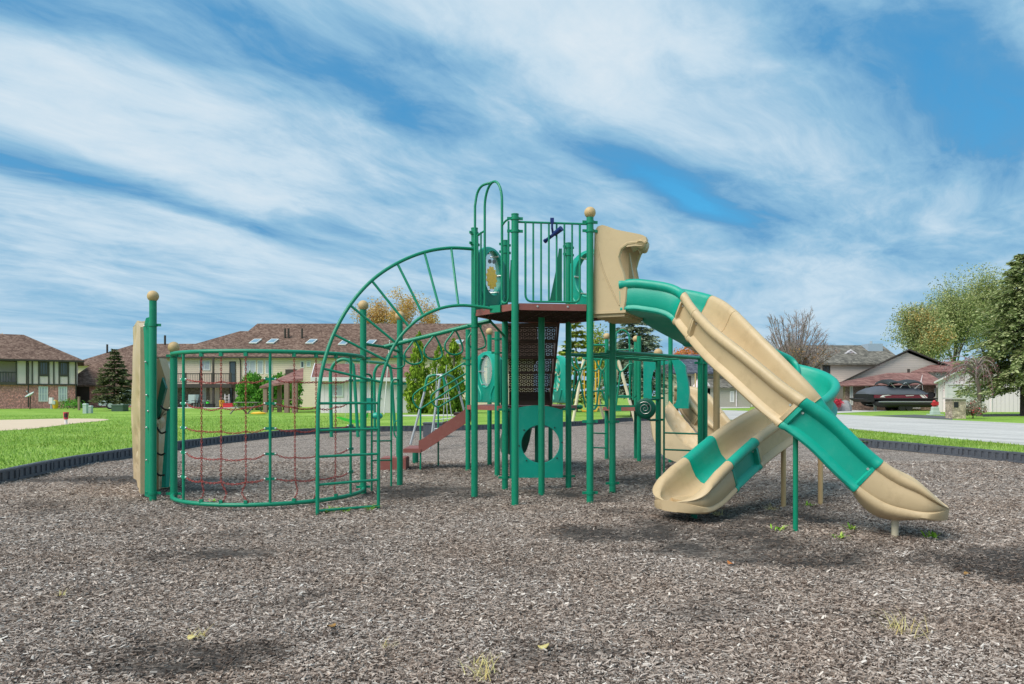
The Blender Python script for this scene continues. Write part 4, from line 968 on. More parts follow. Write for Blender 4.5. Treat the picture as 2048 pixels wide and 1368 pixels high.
# hood over the two chute mouths
hood = thing('slide_hood', None, None); hood.parent = PLAY; hood.location = -PLAY.location
e23 = (g3 - g2).normalized(); u23 = Vector((e23.y, -e23.x, 0)); hw = (g3 - g2).length
HO = [(.02, 0), (.40, 0), (.425, .12), (.435, .27), (.40, .44), (.355, .56), (.335, .66), (.37, .765), (.46, .82), (.56, .825), (.645, .80), (.70, .83), (.69, .875), (.62, .915), (.32, 1.0), (.20, 1.055), (.14, 1.075), (.08, 1.06), (.04, 1.0)]
def hp(s, t, z): return g2 + u23 * s + e23 * t + up * (2.40 + z)
for t0 in (.055, hw - .10):
    HS = HO if t0 < .3 else [((s, z) if s <= .36 else (.36 + (s - .36) * .42, z + .12 * min((s - .36) / .3, 1) * (z > .6))) for s, z in HO]
    o = MB().prism([hp(s, t0, z) for s, z in HS], e23 * .045).build('side_wall', M['tan'], hood, 30)
    MB().tube([hp(s, t0 + .0225, z) for s, z in HS[1:12]], .028, 8).build('side_flange', M['tan'], hood)
    MB().tube(spline([hp(.05, t0 - .004, 1.0), hp(.12, t0 - .004, .62), hp(.22, t0 - .004, .35), hp(.36, t0 - .004, .06)], 5), .008, 6).build('moulding', M['tan'], hood)
rv = []; roof = [(.05, 1.04), (.14, 1.075), (.20, 1.055), (.32, 1.0), (.48, .95), (.62, .905), (.68, .865), (.70, .83), (.65, .80), (.56, .81), (.46, .805), (.36, .95), (.24, 1.0), (.12, 1.02)]
for j in range(33):
    t = .06 + (hw - .12) * j / 32; hump = abs(math.sin(2 * math.pi * j / 32)) ** .7
    rv.append([hp((s if s <= .36 else .36 + (s - .36) * (1 - .62 * j / 32)) + (.03 * (hump - .3) if s > .4 else 0), t, z + .05 * (hump - .6) + (.14 * j / 32 * min((s - .36) / .3, 1) if s > .36 else 0)) for s, z in roof])
MB().loft(rv).tube([q[7] + (q[9] - q[7]) * .5 for q in rv], .052, 12).build('roof', M['tan'], hood, 50)
MB().prism([hp(.37, hw / 2 - .03, 0), hp(.43, hw / 2 - .03, 0), hp(.43, hw / 2 - .03, .45), hp(.37, hw / 2 - .03, .8)], e23 * .06).build('divider', M['tan'], hood, 20)
MB().prism([hp(.0, .05, 0), hp(.44, .05, 0), hp(.44, hw - .05, 0), hp(.0, hw - .05, 0)], up * -.035).build('floor', M['tan'], hood, 0)
mb = MB()
for k in range(6): t = .10 + k * (hw - .2) / 5; mb.prism([hp(.02, t - .02, -.036), hp(.42, t - .02, -.036), hp(.42, t + .02, -.036), hp(.02, t + .02, -.036)], up * -.04)
mb.build('floor_rib', M['tan'], hood, 0)

# front slide
def off(p, k=.225): n_ = Vector((.60, .62, 0)).normalized(); return p + n_ * k
sA = [hp(.36, .33, .03), hp(.62, .33, .03)] + [Vector(q) for q in ((2.16, 8.62, 2.25), (2.43, 7.76, 1.67), (2.77, 7.25, 1.14), (3.05, 7.09, .82), (3.32, 6.98, .51), (3.56, 6.90, .335), (3.80, 6.80, .27), (4.08, 6.67, .225))]
slA = thing('slide', None, None); slA.parent = PLAY; slA.location = -PLAY.location
fa, fma, totA = chute(sA, [.19, .29, .63, .816], ['teal', 'tan', 'tan', 'teal', 'tan'], 'slide', slA, exit_=True, ws=.90)
# rear slide turning back under the first
slB = thing('slide', None, None); slB.parent = PLAY; slB.location = -PLAY.location
LB = lambda L, z: Vector((2.19 + .75 * L, 8.01 + .66 * L, z))
sB = [hp(.36, hw - .33, .03), hp(.60, hw - .33, .03), Vector((2.3, 9.62, 2.22)), Vector((2.90, 9.90, 1.93)), Vector((3.46, 10.22, 1.69)), Vector((3.88, 10.38, 1.56)), Vector((4.16, 10.22, 1.40)), Vector((4.18, 9.90, 1.19)), LB(2.30, 1.0), LB(1.53, .83), LB(.95, .66), LB(.50, .49), LB(0.0, .27), LB(-.22, .19), LB(-.42, .155), LB(-.68, .15)]
fb_, fmb, totB = chute(sB, [.17, .25, .60, .805, .885], ['teal', 'tan', 'teal', 'tan', 'teal', 'tan'], 'slide', slB, exit_=True, ws=1.03)
def bowl(c, r, z0, z1, sx_=1.15, ang=0.0):
    rot = Matrix.Rotation(ang, 3, 'Z'); loops = []
    for k in range(9):
        f = k / 8; rr_ = r * (.72 + .34 * math.sin(f * math.pi * .5)); loops.append([Vector((c.x, c.y, z0 + (z1 - z0) * f)) + rot @ Vector((rr_ * sx_ * math.cos(t), rr_ * math.sin(t), 0)) for t in np.linspace(0, 2 * math.pi, 25)[:-1]])
    return MB().loft(loops)
pA = gd(1790, 1072); bowl(Vector((3.66, 6.82, 0)), .20, .20, .36, 1.3, -.39).build('exit_base', M['tan'], slA, 50)
pB = gd(1388, 1033); bowl(Vector((2.02, 7.87, 0)), .21, .10, .22, 1.3, .72).build('exit_base', M['tan'], slB, 50)
def sup(px, py, zt, mat, parent, r=.031): q = gd(px, py); return MB().cyl((q.x, q.y, -.05), (q.x, q.y, zt), r, 14).build('support_post', M[mat], parent)
sup(1790, 1072, .28, 'cream_pipe', slA, .032); sup(1591, 1062, 1.0, 'post', slA, .025); sup(1388, 1033, .14, 'post', slB, .035)
sup(1567, 1013, .74, 'cap', slB, .030); sup(1641, 1008, .98, 'cap', slB, .030)
q = at(1433, 0, 9.75); MB().cyl((q.x, q.y, -.05), (q.x, q.y, 2.0), .044, 14).build('support_post', M['cap'], slB)
# small smooth tan slide of the far deck
sC = [at(1352, 803, 15.2), at(1375, 806, 15.1), at(1398, 836, 14.8), at(1425, 868, 14.5), at(1450, 892, 14.3), at(1475, 900, 14.2)]
slC = thing('slide', None, None); slC.parent = PLAY; slC.location = -PLAY.location
chute(sC, [.5], ['tan', 'tan'], 'slide', slC, ws=1.15)
MB().prism([at(1366, 780, 14.9), at(1378, 788, 14.9), at(1396, 812, 14.8), at(1404, 840, 14.7), at(1398, 846, 14.7), at(1370, 815, 14.9)], (.15, .5, 0)).build('slide_wall', M['tan'], slC, 40)

# ---------------------------------------------------------------- climbing wall at the left
CW = thing('climbing_wall', 'tall tan rock climbing wall with green side plates left of the chain net', 'climbing wall', (-4.9, 9.6, 0))
w0 = gd(306, 1000); post(w0, 2.56, 'ball', [(2.25, .1), (.09, .1)], PR * 1.0, 'post', CW)
def wavy(edge0, edge1, th, ny_, nz_, z_lo, z_hi, seed, bumps=10):
    """a thick board between two vertical edges, dented with hand holds"""
    r_ = random.Random(seed); holds = [(r_.random(), r_.random(), r_.uniform(.05, .09)) for _ in range(bumps)]
    d = (edge1 - edge0); L = d.length; d = d.normalized(); n = Vector((d.y, -d.x, 0)); 
    def grid(sd):
        out = []
        for j in range(nz_ + 1):
            row = []
            for i in range(ny_ + 1):
                s, t = i / ny_, j / nz_; top = z_hi(s); z = z_lo + (top - z_lo) * t
                bump = .030 * math.sin(z * 2.3 + s * 2 + seed) + .012 * math.sin(z * 4.1 + s * 5 + seed * 2)
                for hs, ht, hr in holds:
                    q = ((s - hs) * L / hr) ** 2 + ((t - ht) * (top - z_lo) / (hr * 1.5)) ** 2
                    bump -= .07 * math.exp(-q)
                row.append(edge0 + d * (s * L) + n * (sd * th / 2 + (bump if sd > 0 else -bump) * min(1, 6 * s, 6 * (1 - s) + .3)) + up * z)
            out.append(row)
        return out
    a_, b_ = grid(1), grid(-1); loops = []
    for ra, rb_ in zip(a_, b_): loops.append(ra + list(reversed(rb_)))
    return MB().loft(loops)
wA, wB = at(290, 0, 9.42), at(273, 0, 11.2); wA.z = wB.z = 0
wavy(wA, wB, .11, 22, 60, .04, lambda s: 2.25 + .17 * math.sin(min(s * 3.0, 1.6)), 3, 20).build('rock_panel', M['tan'], CW, 60)
gp0 = at(293, 0, 9.30); gp0.z = 0
MB().prism([at(286.5, 655, 9.36), at(288, 668, 9.36), at(291, 800, 9.36), at(289.5, 992, 9.36), at(299, 995, 9.3), at(299, 634, 9.3), at(292, 636, 9.3)], (-.02, .035, 0)).build('side_plate', M['post'], CW, 20)
for x, y in ((288.5, 652), (291, 724), (293, 790), (296, 822), (293, 855), (293, 920), (293, 985)): MB().ball(at(x, y, 9.29), .013, 8, 6).build('bolt', M['bolt'], CW)
# second, lower panel leaning behind, with green plates and rope rungs
MB().prism([at(313, 722, 10.3), at(318, 716, 10.3), at(324, 735, 10.3), at(332, 760, 10.3), at(331, 785, 10.3), at(322, 820, 10.3), at(313, 850, 10.3)], (.03, .16, 0)).build('rock_panel', M['tan'], CW, 30)
MB().prism([at(324, 755, 10.22), at(331.5, 776, 10.22), at(316, 835, 10.22), at(308, 868, 10.22), at(308, 830, 10.22)], (.0, .06, 0)).build('side_plate', M['dark_green'], CW, 20)
w3, w4 = at(309, 0, 10.0), at(345, 0, 10.5); w3.z = w4.z = 0
wavy(w3, w4, .12, 14, 30, .02, lambda s: .95 + .30 * s - .1 * s * s, 8, 8).build('rock_panel', M['tan'], CW, 60)
MB().prism([at(334, 818, 9.80), at(342, 818, 9.80), at(336, 860, 9.80), at(331, 975, 9.80), at(322.5, 975, 9.80), at(329, 880, 9.80)], (.02, .07, 0)).build('side_plate', M['teal'], CW, 20)
for (a_, b_, c_) in (((322, 812), (328, 818), (336, 820)), ((314, 855), (322, 866), (331, 864)), ((314, 906), (322, 910), (329, 907)), ((314, 947), (320, 951), (328, 950))):
    MB().tube(spline([at(*a_, 10.0), at(*b_, 9.9), at(*c_, 9.78)], 5), .013, 8).build('rope_rung', M['black'], CW)
    
# ---------------------------------------------------------------- other equipment behind
bxs = gd(785, 939)
stp = thing('step_box', 'reddish brown step block with a green loop handle behind the chain net', 'step', (bxs.x, bxs.y, 0))
MB().bb(bxs.x - .22, bxs.x + .24, bxs.y, bxs.y + .45, -.02, .20).bb(bxs.x - .205, bxs.x + .225, bxs.y + .015, bxs.y + .435, .20, .208).build('block', M['maroon'], stp, 0)
MB().tube([Vector((bxs.x + .04, bxs.y + .25, .2)), Vector((bxs.x + .04, bxs.y + .25, .56))] + [Vector((bxs.x + .04 + .06 * math.sin(t), bxs.y + .25, .72 - .155 * math.cos(t))) for t in np.linspace(0, 2 * math.pi, 17)], .014, 8).build('loop_handle', M['post'], stp)
d_ = 23.0
sw = thing('swing', 'green arched swing frame with a bright lime moulded seat beyond the chain net', 'swing', tuple(gd(690, 873)))
def px_tube(P, d, r, name, mat, parent, n=6, dd=0.0, seg=10): return MB().tube(spline([at(x, y, d + dd * i / (len(P) - 1)) for i, (x, y) in enumerate(P)], n), r, seg).build(name, M[mat], parent)
px_tube([(663, 874), (661, 760), (662, 742), (669, 727), (682, 719), (695, 720), (704, 728), (708, 745), (716, 874)], d_, .055, 'frame', 'post', sw, 6)
px_tube([(750, 862), (748.5, 760), (750, 742), (756, 731), (764, 727), (770, 726), (776, 730), (782, 742), (786, 800), (790, 862)], d_ + 3, .055, 'frame', 'post', sw, 6)
MB().tube([at(690, 719, d_), at(770, 727, d_ + 3)], .05, 10).build('beam', M['post'], sw)
for x0, x1 in ((703, 690), (712, 729), (732, 734), (738, 736)): MB().tube([at(x0, 722, d_ + .8), at(x1, 836, d_ + .8)], .006, 5).build('chain', M['steel'], sw)
MB().loft([[at(x, y, d_ + .5 + k) for x, y in ((669, 834), (680, 833.5), (712, 841), (725, 838), (737, 823), (736, 833), (727, 845), (708, 846), (690, 842))] for k in (0, .5)]).build('seat', M['lime'], sw, 30)
MB().bb(*[v for v in (at(719, 0, d_).x, at(742, 0, d_).x, d_ + .4, d_ + .55)], CH - (822 - HY) * d_ / F, CH - (796 - HY) * d_ / F).build('seat_back', M['teal'], sw, 20)
tc = MB().ball(at(754, 832, d_ + 2), .16, 12, 8, (1.3, 1, .8)).build('bucket_seat', M['teal'], sw)
tri = thing('rope_climber', 'pale tripod climber with green bent pipe tops and a hanging rope net', 'climber', tuple(gd(868, 892)))
px_tube([(821, 889), (850, 780), (854, 757), (862, 751), (882, 750)], 18.6, .030, 'leg', 'steel', tri, 6)
px_tube([(860, 897), (875, 790), (880, 757), (884, 751)], 18.0, .030, 'leg', 'steel', tri, 6)
px_tube([(940, 868), (916, 775), (907, 756), (896, 750), (882, 750)], 20.5, .030, 'leg', 'steel', tri, 6, -1.5)
px_tube([(849, 783), (854, 758), (862, 751.5), (872, 750)], 18.57, .033, 'bend', 'post', tri, 5); px_tube([(917, 781), (908, 757), (897, 750.5), (888, 749.5)], 20.1, .033, 'bend', 'post', tri, 5, -1.3); px_tube([(884, 752), (888, 760), (890, 772)], 18.5, .033, 'bend', 'post', tri, 5)
for a_, b_ in (((874, 735), (868, 870)), ((893, 730), (884, 875)), ((893, 760), (906, 850)), ((892, 770), (896, 870)), ((866, 840), (906, 836)), ((868, 858), (905, 853)), ((870, 800), (900, 796))):
    MB().tube([at(*a_, 18.9), at(*b_, 18.9)], .012, 5).build('rope', M['steel'], tri)
sb_ = thing('storage_bin', 'dark grey box against the edging by the tripod climber', 'box', tuple(gd(868, 874)))
q = gd(868, 874); MB().bb(q.x - .35, q.x + .33, q.y, q.y + .5, -.01, .42).bb(q.x - .37, q.x + .35, q.y - .02, q.y + .52, .42, .46).build('body', M['edging'], sb_, 0)
d_ = 33.0
s2 = thing('swing', 'cream legged swing set with yellow coated chains behind the loop climber', 'swing', tuple(gd(1200, 846)))
for a_, b_, k in (((1168, 716), (1145, 842), 0), ((1172, 716), (1210, 843), 1.5), ((1236, 718), (1272, 842), 0), ((1238, 718), (1216, 845), 1.5)):
    A_ = at(*a_, d_); B_ = at(*b_, d_ + k); MB().tube([Vector((B_.x, B_.y, 0)), A_], .075, 10).build('leg', M['cream_pipe'], s2)
MB().tube([at(1165, 717, d_), at(1241, 719, d_)], .08, 10).build('beam', M['post'], s2)
for px in (1168, 1184, 1191, 1197): MB().tube([at(px, 720, d_), at(px + 1, 815, d_)], .030, 6).build('chain', M['yellow'], s2)
for px in (1170, 1188): MB().loft([[at(px - 8, 814, d_), at(px - 4, 820, d_), at(px + 5, 820, d_), at(px + 9, 814, d_), at(px + 9, 816, d_), at(px + 5, 823, d_), at(px - 5, 823, d_), at(px - 9, 816, d_)], [p + Vector((0, .25, 0)) for p in [at(px - 8, 814, d_), at(px - 4, 820, d_), at(px + 5, 820, d_), at(px + 9, 814, d_), at(px + 9, 816, d_), at(px + 5, 823, d_), at(px - 5, 823, d_), at(px - 9, 816, d_)]]]).build('seat', M['yellow'], s2, 30)
# ------------------------------------------------------------------ vegetation
M['leaf_olive'] = island('leaf_olive', [C(102, 112, 70), C(136, 146, 92), C(170, 178, 117), C(204, 202, 146)], 0.7, 0.25)
M['leaf_gold'] = island('leaf_gold', [C(183, 141, 73), C(214, 173, 102), C(235, 204, 136), C(170, 153, 102)], 0.7, 0.3)
M['leaf_orange'] = island('leaf_orange', [C(200, 109, 56), C(234, 143, 73), C(183, 136, 92)], 0.7, 0.3)
M['leaf_rust'] = island('leaf_rust', [C(161, 117, 73), C(187, 136, 75), C(134, 112, 85), C(214, 158, 73)], 0.7, 0.2)
M['leaf_hedge'] = island('leaf_hedge', [C(61, 112, 41), C(95, 151, 53), C(131, 185, 75)], 0.7, 0.25)
M['leaf_arbor'] = island('leaf_arbor', [C(80, 112, 34), C(122, 153, 46), C(170, 192, 68), C(102, 131, 46)], 0.75, 0.25)
M['leaf_spruce'] = island('leaf_spruce', [C(70, 78, 51), C(102, 109, 70), C(131, 136, 95)], 0.8, 0.1)
M['leaf_blue'] = island('leaf_blue', [C(102, 119, 100), C(136, 151, 126), C(173, 183, 158), C(109, 119, 87)], 0.8, 0.1)
M['leaf_big'] = island('leaf_big', [C(112, 128, 78), C(142, 156, 100), C(168, 178, 124), C(196, 196, 152)], 0.8, 0.25)
M['leaf_pine'] = island('leaf_pine', [C(117, 139, 51), C(156, 175, 73), C(183, 190, 95), C(146, 136, 75)], 0.8, 0.2)
M['leaf_red'] = island('leaf_red', [C(183, 43, 68), C(219, 73, 92), C(146, 48, 61)], 0.7, 0.2)
M['leaf_purple'] = island('leaf_purple', [C(122, 104, 104), C(136, 80, 92), C(170, 112, 119), C(117, 90, 92)], 0.7, 0.2)
M['leaf_shrub'] = island('leaf_shrub', [C(117, 122, 97), C(148, 148, 124), C(168, 156, 136)], 0.8, 0.2)
M['leaf_weed'] = island('leaf_weed', [C(109, 170, 48), C(156, 204, 75), C(195, 214, 109)], 0.7, 0.3)
M['leaf_dry'] = island('leaf_dry', [C(226, 202, 134), C(235, 229, 163), C(204, 178, 112)], 0.8, 0.3)
M['twig'] = pmat('grey_twig', C(140, 126, 122), 0.95, var=0.2)
def leaves(name, cen, rad, n, size, mat, parent, squash=.8, asp=.55, droop=None, shell=.0):
    """n leaf faces spread through clumps: cen (k,3), rad (k,)"""
    cen = np.asarray(cen, float); rad = np.asarray(rad, float); k = len(cen)
    wgt = rad ** 2; w_ = rng.choice(k, n, p=wgt / wgt.sum())
    d = rng.normal(0, 1, (n, 3)); d /= np.linalg.norm(d, axis=1)[:, None]
    r_ = rng.uniform(shell, 1, n) ** .55
    c = cen[w_] + d * (rad[w_] * r_)[:, None] * np.array([1, 1, squash])
    s = size * rng.uniform(.55, 1.25, n)
    if droop is None: u = rng.normal(0, 1, (n, 3))
    else: u = np.array(droop)[None, :] + rng.normal(0, .45, (n, 3))
    u /= np.linalg.norm(u, axis=1)[:, None]
    v = np.cross(u, rng.normal(0, 1, (n, 3))); v /= np.linalg.norm(v, axis=1)[:, None]
    V = np.stack([c - u * s[:, None] * .5, c + v * (s * asp * .5)[:, None], c + u * s[:, None] * .5, c - v * (s * asp * .5)[:, None]], 1)
    return np_mesh(name, V.reshape(-1, 3), np.arange(n * 4).reshape(-1, 4), mat, parent)
def grow(base, h, spread, levels, rnd, r0, n0=4, trunk_h=.3, lean=0.5, upb=.35):
    """tapered limbs; returns (paths with radii, tips)"""
    paths, tips = [], []
    def rec(p, d, L, r_, lv):
        pts = [p]; q = p.copy(); dd = d.copy(); n = 4
        for i in range(n):
            dd = (dd + Vector((rnd.gauss(0, .12), rnd.gauss(0, .12), rnd.gauss(0, .08) + .05))).normalized(); q = q + dd * (L / n); pts.append(q.copy())
        paths.append((pts, r_, r_ * .55, lv))
        if lv >= levels: tips.append((q.copy(), dd.copy())); return
        for k in range(n0 if lv == 0 else rnd.choice((2, 3, 3))):
            f = rnd.uniform(.45, 1.0) if k else 1.0; i = min(int(f * n), n); s = pts[i]
            a = rnd.uniform(0, 2 * math.pi); side = Vector((math.cos(a), math.sin(a), 0))
            nd = (dd * (1 - lean) + side * spread * rnd.uniform(.5, 1.1) + Vector((0, 0, upb))).normalized()
            rec(s, nd, L * rnd.uniform(.58, .82), r_ * .58, lv + 1)
    rec(Vector(base), Vector((rnd.gauss(0, .04), rnd.gauss(0, .04), 1)).normalized(), h * trunk_h, r0, 0)
    return paths, tips
def fit(paths, tips, base, H, Wd):
    """scale limbs so the tree has the wanted height and width"""
    P = [p for pts, *_ in paths for p in pts]; zx = max(p.z for p in P) - base[2]; wx = max(abs(p.x - base[0]) for p in P)
    kz, kx = H / zx, Wd / 2 / max(wx, .1); b = Vector(base)
    f = lambda p: Vector((b.x + (p.x - b.x) * kx, b.y + (p.y - b.y) * kx, b.z + (p.z - b.z) * kz))
    return [([f(p) for p in pts], a, c, l) for pts, a, c, l in paths], [(f(p), d) for p, d in tips]
def broadleaf(name, label, base, H, Wd, n, size, leaf, seed, clump=.16, levels=3, bark='bark', r0=None, sub=None, trunk_h=.28, group=None, spread=.75, squash=.85, cat='tree', n0=5, tw=.45):
    rnd = random.Random(seed); r0 = r0 or H * .022
    pa, ti = grow(base, H, spread, levels, rnd, r0, n0, trunk_h); cr = clump * (H + Wd) / 2
    pa, ti = fit(pa, ti, base, H - cr * .6, Wd - cr * 1.2)
    t = thing(name, label, cat, base, 0, group); mb = MB()
    for pts, a, b, l in pa:
        if l < levels or cat == 'shrub': mb.tube(pts, [a + (b - a) * i / 4 for i in range(5)], 7 if l < 2 else 5)
    mb.build('trunk', M[bark], t)
    mt = MB()
    for pts, a, b, l in pa:
        if l >= levels and cat != 'shrub': mt.tube(pts, [max(a * (1 - .8 * i / 4), .012) for i in range(5)], 4)
    cen = [p for p, d in ti] + [p.lerp(Vector(base) + Vector((0, 0, H * .6)), .22) for p, d in ti[::3]]
    cw = leaves('crown', cen, [cr * rnd.uniform(.6, 1.15) for _ in cen], n, size, M[leaf], t, squash)
    if mt.v: mt.build('twig', M['twig'], cw)
    if sub: leaves('foliage', [cen[i] for i in range(0, len(cen), 4)], [cr * .8 for _ in range(0, len(cen), 4)], n // 5, size, M[sub], cw, squash)
    return t
def conifer(name, label, base, H, Rd, leaf, seed, whorls=18, per=11, quads=26, size=.16, low=.1, droop=.35, bark='bark_dark', group=None, power=1.0, lean=0.0, trunk_r=None):
    rnd = random.Random(seed); t = thing(name, label, 'tree', base, 0, group); b = Vector(base)
    MB().tube([b + Vector((0, 0, -.1)), b + Vector((0, 0, H * .5)), b + Vector((0, 0, H * .97))], [trunk_r or H * .02, (trunk_r or H * .02) * .6, .02], 9).build('trunk', M[bark], t)
    V = []; mb = MB()
    for w_ in range(whorls):
        f = (w_ + rnd.uniform(-.3, .3)) / (whorls - 1); f = min(max(f, 0), .985); z = H * (low + (1 - low) * f); r_ = Rd * (1 - f) ** power * rnd.uniform(.78, 1.1) + .04 * Rd
        for k in range(per):
            a = rnd.uniform(0, 2 * math.pi); rr = r_ * rnd.uniform(.6, 1.12); dr = droop * rnd.uniform(.5, 1.3)
            o = b + Vector((0, 0, z)); dirv = Vector((math.cos(a), math.sin(a), 0))
            tip = o + dirv * rr + Vector((0, 0, -rr * dr + .10 * rr)); mid = o + dirv * rr * .55 + Vector((0, 0, -rr * dr * .30))
            if w_ % 2 == 0: mb.tube([o, mid, tip], [.012 * H * .3, .006 * H * .3, .004], 4)
            nq = max(5, int(quads * (rr / Rd) ** .8))
            for i in range(nq):
                s = rnd.uniform(.18, 1.0) ** .8; p = o.lerp(mid, s / .55) if s < .55 else mid.lerp(tip, (s - .55) / .45)
                side = Vector((-dirv.y, dirv.x, 0)) * rnd.choice((-1, 1)); u = (dirv * rnd.uniform(.4, 1) + side * rnd.uniform(0, 1.0) + Vector((0, 0, rnd.uniform(-.55, .15)))).normalized()
                L = size * rnd.uniform(.7, 1.5); v = u.cross(Vector((rnd.gauss(0, .5), rnd.gauss(0, .5), 1))).normalized() * (L * .22)
                q = p + side * rnd.uniform(0, .16) * rr * (1.1 - s) + Vector((0, 0, rnd.uniform(-.05, .04) * rr))
                V += [q - v * .6, q + u * L * .5 - v, q + u * L, q + u * L * .5 + v]
    cw = np_mesh('crown', np.array([tuple(p) for p in V]), np.arange(len(V)).reshape(-1, 4), M[leaf], t)
    if mb.v: mb.build('branch', M[bark], cw)
    return t
def G2(px, d, z=LZ): return Vector(((px - CX) * d / F, d, z))
def hz_(py, d): return CH + (HY - py) * d / F - LZ            # height above the lawn of a photo row at a depth
# left of the playground
conifer('spruce_tree', 'dark spruce standing alone beside the left brick building', G2(229, 55), hz_(697, 55), 1.75, 'leaf_spruce', 11, 22, 14, 70, .19, .16, .22, power=.8, trunk_r=.09)
broadleaf('broadleaf_tree', 'sparse tan tree showing above the roof at the far left', G2(-6, 84), hz_(652, 84), 5.5, 2600, .30, 'leaf_gold', 5)
for i, (px, top, wd, lb) in enumerate(((735, 592, 6.3, 'thinning golden tree above the long roof, left of its neighbours'), (795, 577, 6.6, 'tallest golden autumn tree rising above the long brown roof'), (850, 600, 5.0, 'small golden autumn tree above the long roof nearest the tower'))):
    broadleaf('broadleaf_tree', lb, G2(px, 96), hz_(top, 96), wd, 6000, .26, 'leaf_gold', 20 + i, .15, 3, 'bark', .16, None, .55, 'golden trees behind the long roof', .55)
def hedge():
    t = thing('hedge', 'large rounded green arborvitae hedge in front of the apartments', 'hedge', G2(528, 58)); cen, rad = [], []
    for i in range(150):
        px = random.uniform(478, 598); top = 752 + 5 * math.sin(px * .11) + (10 if px < 488 else 0) + (-3 if px > 500 else 2)
        y = random.uniform(top + 7, 812); cen.append(tuple(at(px, y, 57 + random.uniform(0, 2.5)))); rad.append(.42)
    leaves('foliage', cen, rad, 15000, .22, M['leaf_hedge'], t, 1.0, .6, (0, 0, 1)); MB().cyl(G2(520, 58), G2(520, 58) + Vector((0, 0, 1.2)), .12).cyl(G2(560, 58.6), G2(560, 58.6) + Vector((0, 0, 1.2)), .12).build('stem', M['bark'], t)
hedge()
def arbor(label, px, d, top, wpx, seed, n=5200, leaf='leaf_arbor', grp='tall arborvitae beside the white outbuilding'):
    r_ = random.Random(seed); t = thing('arborvitae_tree', label, 'tree', G2(px, d), 0, grp); H = hz_(top, d); Wd = wpx * d / F; cen, rad = [], []
    for i in range(110):
        f = r_.random() ** 1.15; prof_ = (1 - f ** 2.6) ** .8 * (0.80 + .2 * min(f * 5, 1)); a = r_.uniform(0, 2 * math.pi); rr = Wd / 2 * prof_ * r_.uniform(.35, .88)
        cen.append(tuple(G2(px, d) + Vector((math.cos(a) * rr, math.sin(a) * rr, H * (.05 + .93 * f))))); rad.append(Wd * (.06 + .10 * (1 - f)))
    leaves('crown', cen, rad, n, .26, M[leaf], t, 1.6, .45, (0, 0, 1)); MB().cyl(G2(px, d), G2(px, d) + Vector((0, 0, H * .85)), .10, 8, .03).build('trunk', M['bark'], t)
arbor('tall narrow arborvitae touching the white outbuilding', 838, 47, 664, 58, 31)
arbor('broad yellowish arborvitae in the middle of the arborvitae row', 880, 46, 690, 62, 32)
arbor('tall arborvitae nearest the tower post in the arborvitae row', 908, 48, 672, 54, 33)
# behind the tower
conifer('pine_tree', 'yellowish green pine behind the tower at its left', G2(1152, 52), hz_(640, 52), 1.9, 'leaf_pine', 41, 16, 12, 40, .34, .12, .1, power=.65)
broadleaf('broadleaf_tree', 'rounded yellow green tree behind the tower', G2(1198, 56), hz_(652, 56), 3.6, 4200, .26, 'leaf_pine', 43, .2)
conifer('spruce_tree', 'large blue grey spruce behind the tower deck', G2(1266, 40), hz_(616, 40), 2.3, 'leaf_blue', 42, 24, 16, 90, .19, .22, .25, power=.55, trunk_r=.16)
broadleaf('broadleaf_tree', 'small orange autumn tree above the slate roof', G2(1380, 92), hz_(686, 92), 5.0, 2600, .30, 'leaf_orange', 44, .18, sub='leaf_rust')
# bare tree
def bare(label, base, H, Wd, seed, leaf='leaf_rust', nl=1500):
    rnd = random.Random(seed); b = Vector(base); t = thing('bare_tree', label, 'tree', base); mb, mc = MB(), MB(); o0 = b + Vector((0, 0, H * .16)); lo = []
    mb.tube([b, b + Vector((0, 0, H * .09)), o0], [.20, .16, .13], 8)
    for k in range(58):
        th = R(78) * math.sqrt((k + .5) / 58); ph = k * 2.39996 + rnd.gauss(0, .2); tgt = b + Vector((math.sin(th) * math.cos(ph) * Wd * .52, math.sin(th) * math.sin(ph) * Wd * .52, H * (.30 + .70 * math.cos(th) ** .8))) * 1.0
        tgt = b + (tgt - b) * rnd.uniform(.86, 1.03); m1 = o0.lerp(tgt, .35) + Vector((0, 0, H * .05)); m2 = o0.lerp(tgt, .7) + Vector((rnd.gauss(0, .12), rnd.gauss(0, .12), H * .03))
        P = spline([o0 + Vector((rnd.gauss(0, .08), rnd.gauss(0, .08), rnd.uniform(-.1, .1))), m1, m2, tgt], 4); n = len(P)
        (mb if k % 4 == 0 else mc).tube(P, [.055 * (1 - .85 * i / (n - 1)) + .010 for i in range(n)], 4, cap=False)
        for j in range(27):
            f = rnd.uniform(.25, 1.0); p = P[min(int(f * (n - 1)), n - 1)]; d = (P[min(int(f * (n - 1)) + 1, n - 1)] - P[max(int(f * (n - 1)) - 1, 0)]).normalized()
            nd = (d + Vector((rnd.gauss(0, .5), rnd.gauss(0, .5), rnd.gauss(.25, .3)))).normalized(); L = rnd.uniform(.35, .95) * (1.15 - .5 * f); q = p + nd * L * .5; e = q + (nd + Vector((rnd.gauss(0, .3), rnd.gauss(0, .3), .15))).normalized() * L * .5
            mc.tube([p, q, e], [.017, .014, .009], 3, cap=False)
            if p.z < b.z + H * .55: lo.append(tuple(e))
            for _ in range(3): g = q.lerp(e, rnd.random()); mc.tube([g, g + (nd + Vector((rnd.gauss(0, .6), rnd.gauss(0, .6), rnd.gauss(.2, .4)))).normalized() * rnd.uniform(.2, .45)], [.012, .008], 3, cap=False)
    mb.build('trunk', M['bark'], t, smooth=60, fix=False); cw = mc.build('crown', M['twig'], t, smooth=60, fix=False)
    leaves('leaf', lo, [.30] * len(lo), nl, .15, M[leaf], cw)
